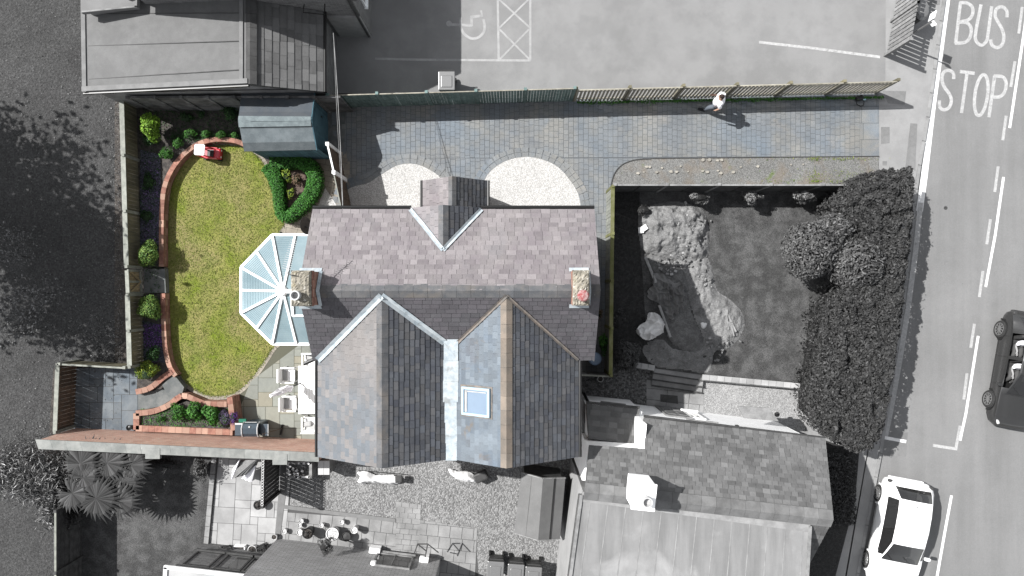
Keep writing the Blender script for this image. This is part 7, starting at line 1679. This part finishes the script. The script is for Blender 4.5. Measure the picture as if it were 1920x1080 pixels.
def head(t, c, hairm, skinm, fwd=1):
    mb = MB(); bm = bmesh.new(); bmesh.ops.create_uvsphere(bm, u_segments=20, v_segments=14, radius=1)
    vs = []
    for v in bm.verts:
        x, y, z = v.co; w_ = 1 - .22 * max(0, -z); vs.append((c[0] + x * .098 * w_ + (.012 if x > 0 and z < 0 else 0), c[1] + y * .076 * w_, c[2] + z * .12))
    mb.mesh(vs, [tuple(q.index for q in f.verts) for f in bm.faces], .5)
    mb.mesh([(c[0] + .09, c[1] - .014, c[2] - .025), (c[0] + .09, c[1] + .014, c[2] - .025), (c[0] + .122, c[1], c[2] - .03), (c[0] + .092, c[1], c[2] + .02)], [(0, 2, 3), (2, 1, 3), (0, 1, 2)], .5)
    for s in (-1, 1): mb.lathe((c[0] - .005, c[1] + s * .078, c[2] - .01), [(0, -.008), (.028, -.006), (.028, .006), (0, .008)], 10, .5, M=Matrix.Rotation(R(90), 3, 'X'))
    h = mb.build('head', M[skinm], t, smooth=True)
    mb = MB()
    for s in (-1, 1): mb.lathe((c[0] + .086, c[1] + s * .03, c[2] + .005), [(0, .01), (.012, .004), (.012, 0)], 8, .5, M=Matrix.Rotation(R(90), 3, 'Y'))
    mb.build('eye', M['black'], h)
    mb = MB(); mb.beam((c[0] + .092, c[1] - .022, c[2] - .055), (c[0] + .092, c[1] + .022, c[2] - .055), .006, .008, .5); mb.build('mouth', M['pink'] if skinm == 'skin' else M['black_g'], h)
    mb = MB(); vs = []; fs = []; keep = {}
    for v in bm.verts:
        x, y, z = v.co; r = 1.1 + .03 * mnoise.noise(v.co * 7); vs.append((c[0] - .008 + x * .1 * r, c[1] + y * .08 * r, c[2] + .008 + z * .122 * r))
    mb.mesh(vs, [tuple(q.index for q in f.verts) for f in bm.faces if all((q.co.z > .32 or (q.co.x < .1 and q.co.z > -.55)) for q in f.verts)], .5); mb.build('hair', M[hairm], t, smooth=True); bm.free()
pw_ = thing('person', 'person in a white top and grey trousers walking along the driveway', 'person', (0, 0, 0)); BASE[pw_.name] = Vector((0, 0, 0))
# local frame: +x is the walking direction, z up
J = [(0, 0, .92, .13, .1), (0, 0, 1.12, .125, .095), (.02, 0, 1.32, .15, .1), (.04, 0, 1.45, .09, .07), (.06, 0, 1.54, .05), (.07, 0, 1.6, .045),
     (.03, .16, 1.4, .06), (-.1, .24, 1.16, .042), (-.02, .26, .95, .032), (.03, -.16, 1.4, .06), (.0, -.26, 1.14, .042), (.16, -.24, .98, .032),
     (.0, .09, .86, .085), (.18, .1, .5, .06), (.26, .1, .1, .04), (.0, -.09, .86, .085), (-.02, -.1, .48, .06), (-.22, -.1, .16, .04)]
E = [(0, 1), (1, 2), (2, 3), (3, 4), (4, 5), (3, 6), (6, 7), (7, 8), (3, 9), (9, 10), (10, 11), (0, 12), (12, 13), (13, 14), (0, 15), (15, 16), (16, 17)]
hand(J, E, J[8][:3], (.35, .05, -1), (1, 0, .2), 8); hand(J, E, J[11][:3], (.9, 0, -.4), (0, 1, 0), 11)
skin('body', J, E, 'skin', pw_)
head(pw_, (.09, 0, 1.7), 'hair', 'skin')
Js = [(0, 0, .86, .23, .2), (0, 0, 1.1, .21, .18), (.02, 0, 1.32, .22, .16), (.04, 0, 1.45, .12, .1), (.05, 0, 1.5, .07), (.03, .19, 1.39, .09), (-.07, .26, 1.2, .078), (.03, -.19, 1.39, .09), (.0, -.28, 1.18, .078)]
skin('shirt', Js, [(0, 1), (1, 2), (2, 3), (3, 4), (3, 5), (5, 6), (3, 7), (7, 8)], 'shirt', pw_)
Jt = [(0, 0, .94, .15, .12), (.0, .1, .84, .105), (.18, .105, .5, .085), (.25, .1, .14, .068), (.0, -.1, .84, .105), (-.02, -.105, .48, .085), (-.2, -.1, .2, .068)]
skin('trousers', Jt, [(0, 1), (1, 2), (2, 3), (0, 4), (4, 5), (5, 6)], 'trouser', pw_)
for (x, y, z, p_) in ((.3, .1, .06, 0), (-.2, -.1, .1, 35)):
    mb = MB(); rbox(mb, (x + .03, y, z), (.28, .1, .1), .04, Matrix.Rotation(R(p_), 3, 'Y'), seg=3); mb.build('shoe', M['shoe'], pw_, smooth=True)
pl0 = P(1331, 205, 0); pw_.location = (pl0.x + .02, pl0.y, .015); pw_.rotation_euler = (0, 0, R(168))
def seated(label, x, y, top='shirt', arm=True):
    t = thing('person', label, 'person', (0, 0, 0)); BASE[t.name] = Vector((0, 0, 0))
    J = [(0, 0, .7, .12, .1), (-.04, 0, .9, .12, .09), (-.07, 0, 1.08, .14, .09), (-.07, 0, 1.17, .06), (-.06, 0, 1.24, .045), (-.06, .17, 1.1, .055), (.1, .24, .92, .042), (.32, .2, .98, .032), (-.06, -.17, 1.1, .055), (.08, -.24, .9, .042), (.28, -.16, .92, .032),
         (.08, .1, .7, .08), (.42, .12, .72, .06), (.6, .12, .4, .045), (.08, -.1, .7, .08), (.42, -.12, .72, .06), (.6, -.12, .4, .045)]
    E = [(0, 1), (1, 2), (2, 3), (3, 4), (2, 5), (5, 6), (6, 7), (2, 8), (8, 9), (9, 10), (0, 11), (11, 12), (12, 13), (0, 14), (14, 15), (15, 16)]
    hand(J, E, J[7][:3], (1, -.2, 0), (0, 1, 0), 7); hand(J, E, J[10][:3], (1, .2, -.2), (0, 1, 0), 10); skin('body', J, E, 'skin_g', t); head(t, (-.04, 0, 1.3), 'black_g' if 0 else 'hair', 'skin_g')
    skin('shirt', [(0, 0, .68, .16, .13), (-.04, 0, .9, .16, .12), (-.07, 0, 1.08, .17, .11), (-.07, 0, 1.16, .08), (-.06, .18, 1.1, .075), (.06, .24, .95, .06), (-.06, -.18, 1.1, .075), (.05, -.24, .93, .06)], [(0, 1), (1, 2), (2, 3), (2, 4), (4, 5), (2, 6), (6, 7)], top, t)
    skin('trousers', [(0, 0, .7, .13, .11), (.1, .1, .7, .1), (.42, .12, .72, .08), (.58, .12, .42, .06), (.1, -.1, .7, .1), (.42, -.12, .72, .08), (.58, -.12, .42, .06)], [(0, 1), (1, 2), (2, 3), (0, 4), (4, 5), (5, 6)], 'trouser_g', t)
    a = cd.rotation_euler.z; ca, sa = math.cos(a), math.sin(a); t.location = (cd.location.x + x * ca - y * sa, cd.location.y + x * sa + y * ca, ZR); t.rotation_euler = (0, 0, a); return t
seated('person in a white top at the wheel of the dark car', 2.05, -.38)
seated('person in a white top on the rear seat of the dark car', 1.2, -.38)

# ---- small ground detail
Q = []
for _ in range(2600):
    x, y = random.choice([(random.uniform(262, 450), random.uniform(205, 262)), (random.uniform(262, 300), random.uniform(210, 700)), (random.uniform(320, 450), random.gauss(256, 5))])
    Q.append(tuple(P(x, y, .36)))
Q = np.array(Q); o = leaf_mesh('border_litter', Q, np.random.normal(size=Q.shape) * .4 + [0, 0, 1], .06, M['l_dark']); tag(o, 'small green weeds and litter over the dark soil of the long border', 'weeds', kind='stuff')
Q = []
for _ in range(1300):
    x = random.uniform(262, 432); Q.append(tuple(P(x, random.uniform(766, 800), .33)))
Q = np.array(Q); o = leaf_mesh('planter_litter', Q, np.random.normal(size=Q.shape) * .5 + [0, 0, 1], .05, M['l_green']); tag(o, 'low green growth covering the soil of the brick planter', 'ground cover', kind='stuff')
for i, (x, y, r) in enumerate([(1773, 390, .07), (1774, 492, .07), (1798, 357, .05)]):
    mb = MB(); c = P(x, y, ZR); mb.lathe((c.x, c.y, ZR), [(r, 0), (r, .006), (0, .007)], 16, .5); struct('road_valve_cover', mb, M['pave_dark'] if i else M['black_g'])
mb = MB()
for (px, py, wd_, ln_) in ((1690, 300, .5, 1.3), (1740, 620, .45, 2.2), (1790, 700, .3, 3.0)):
    c = P(px, py, ZR)
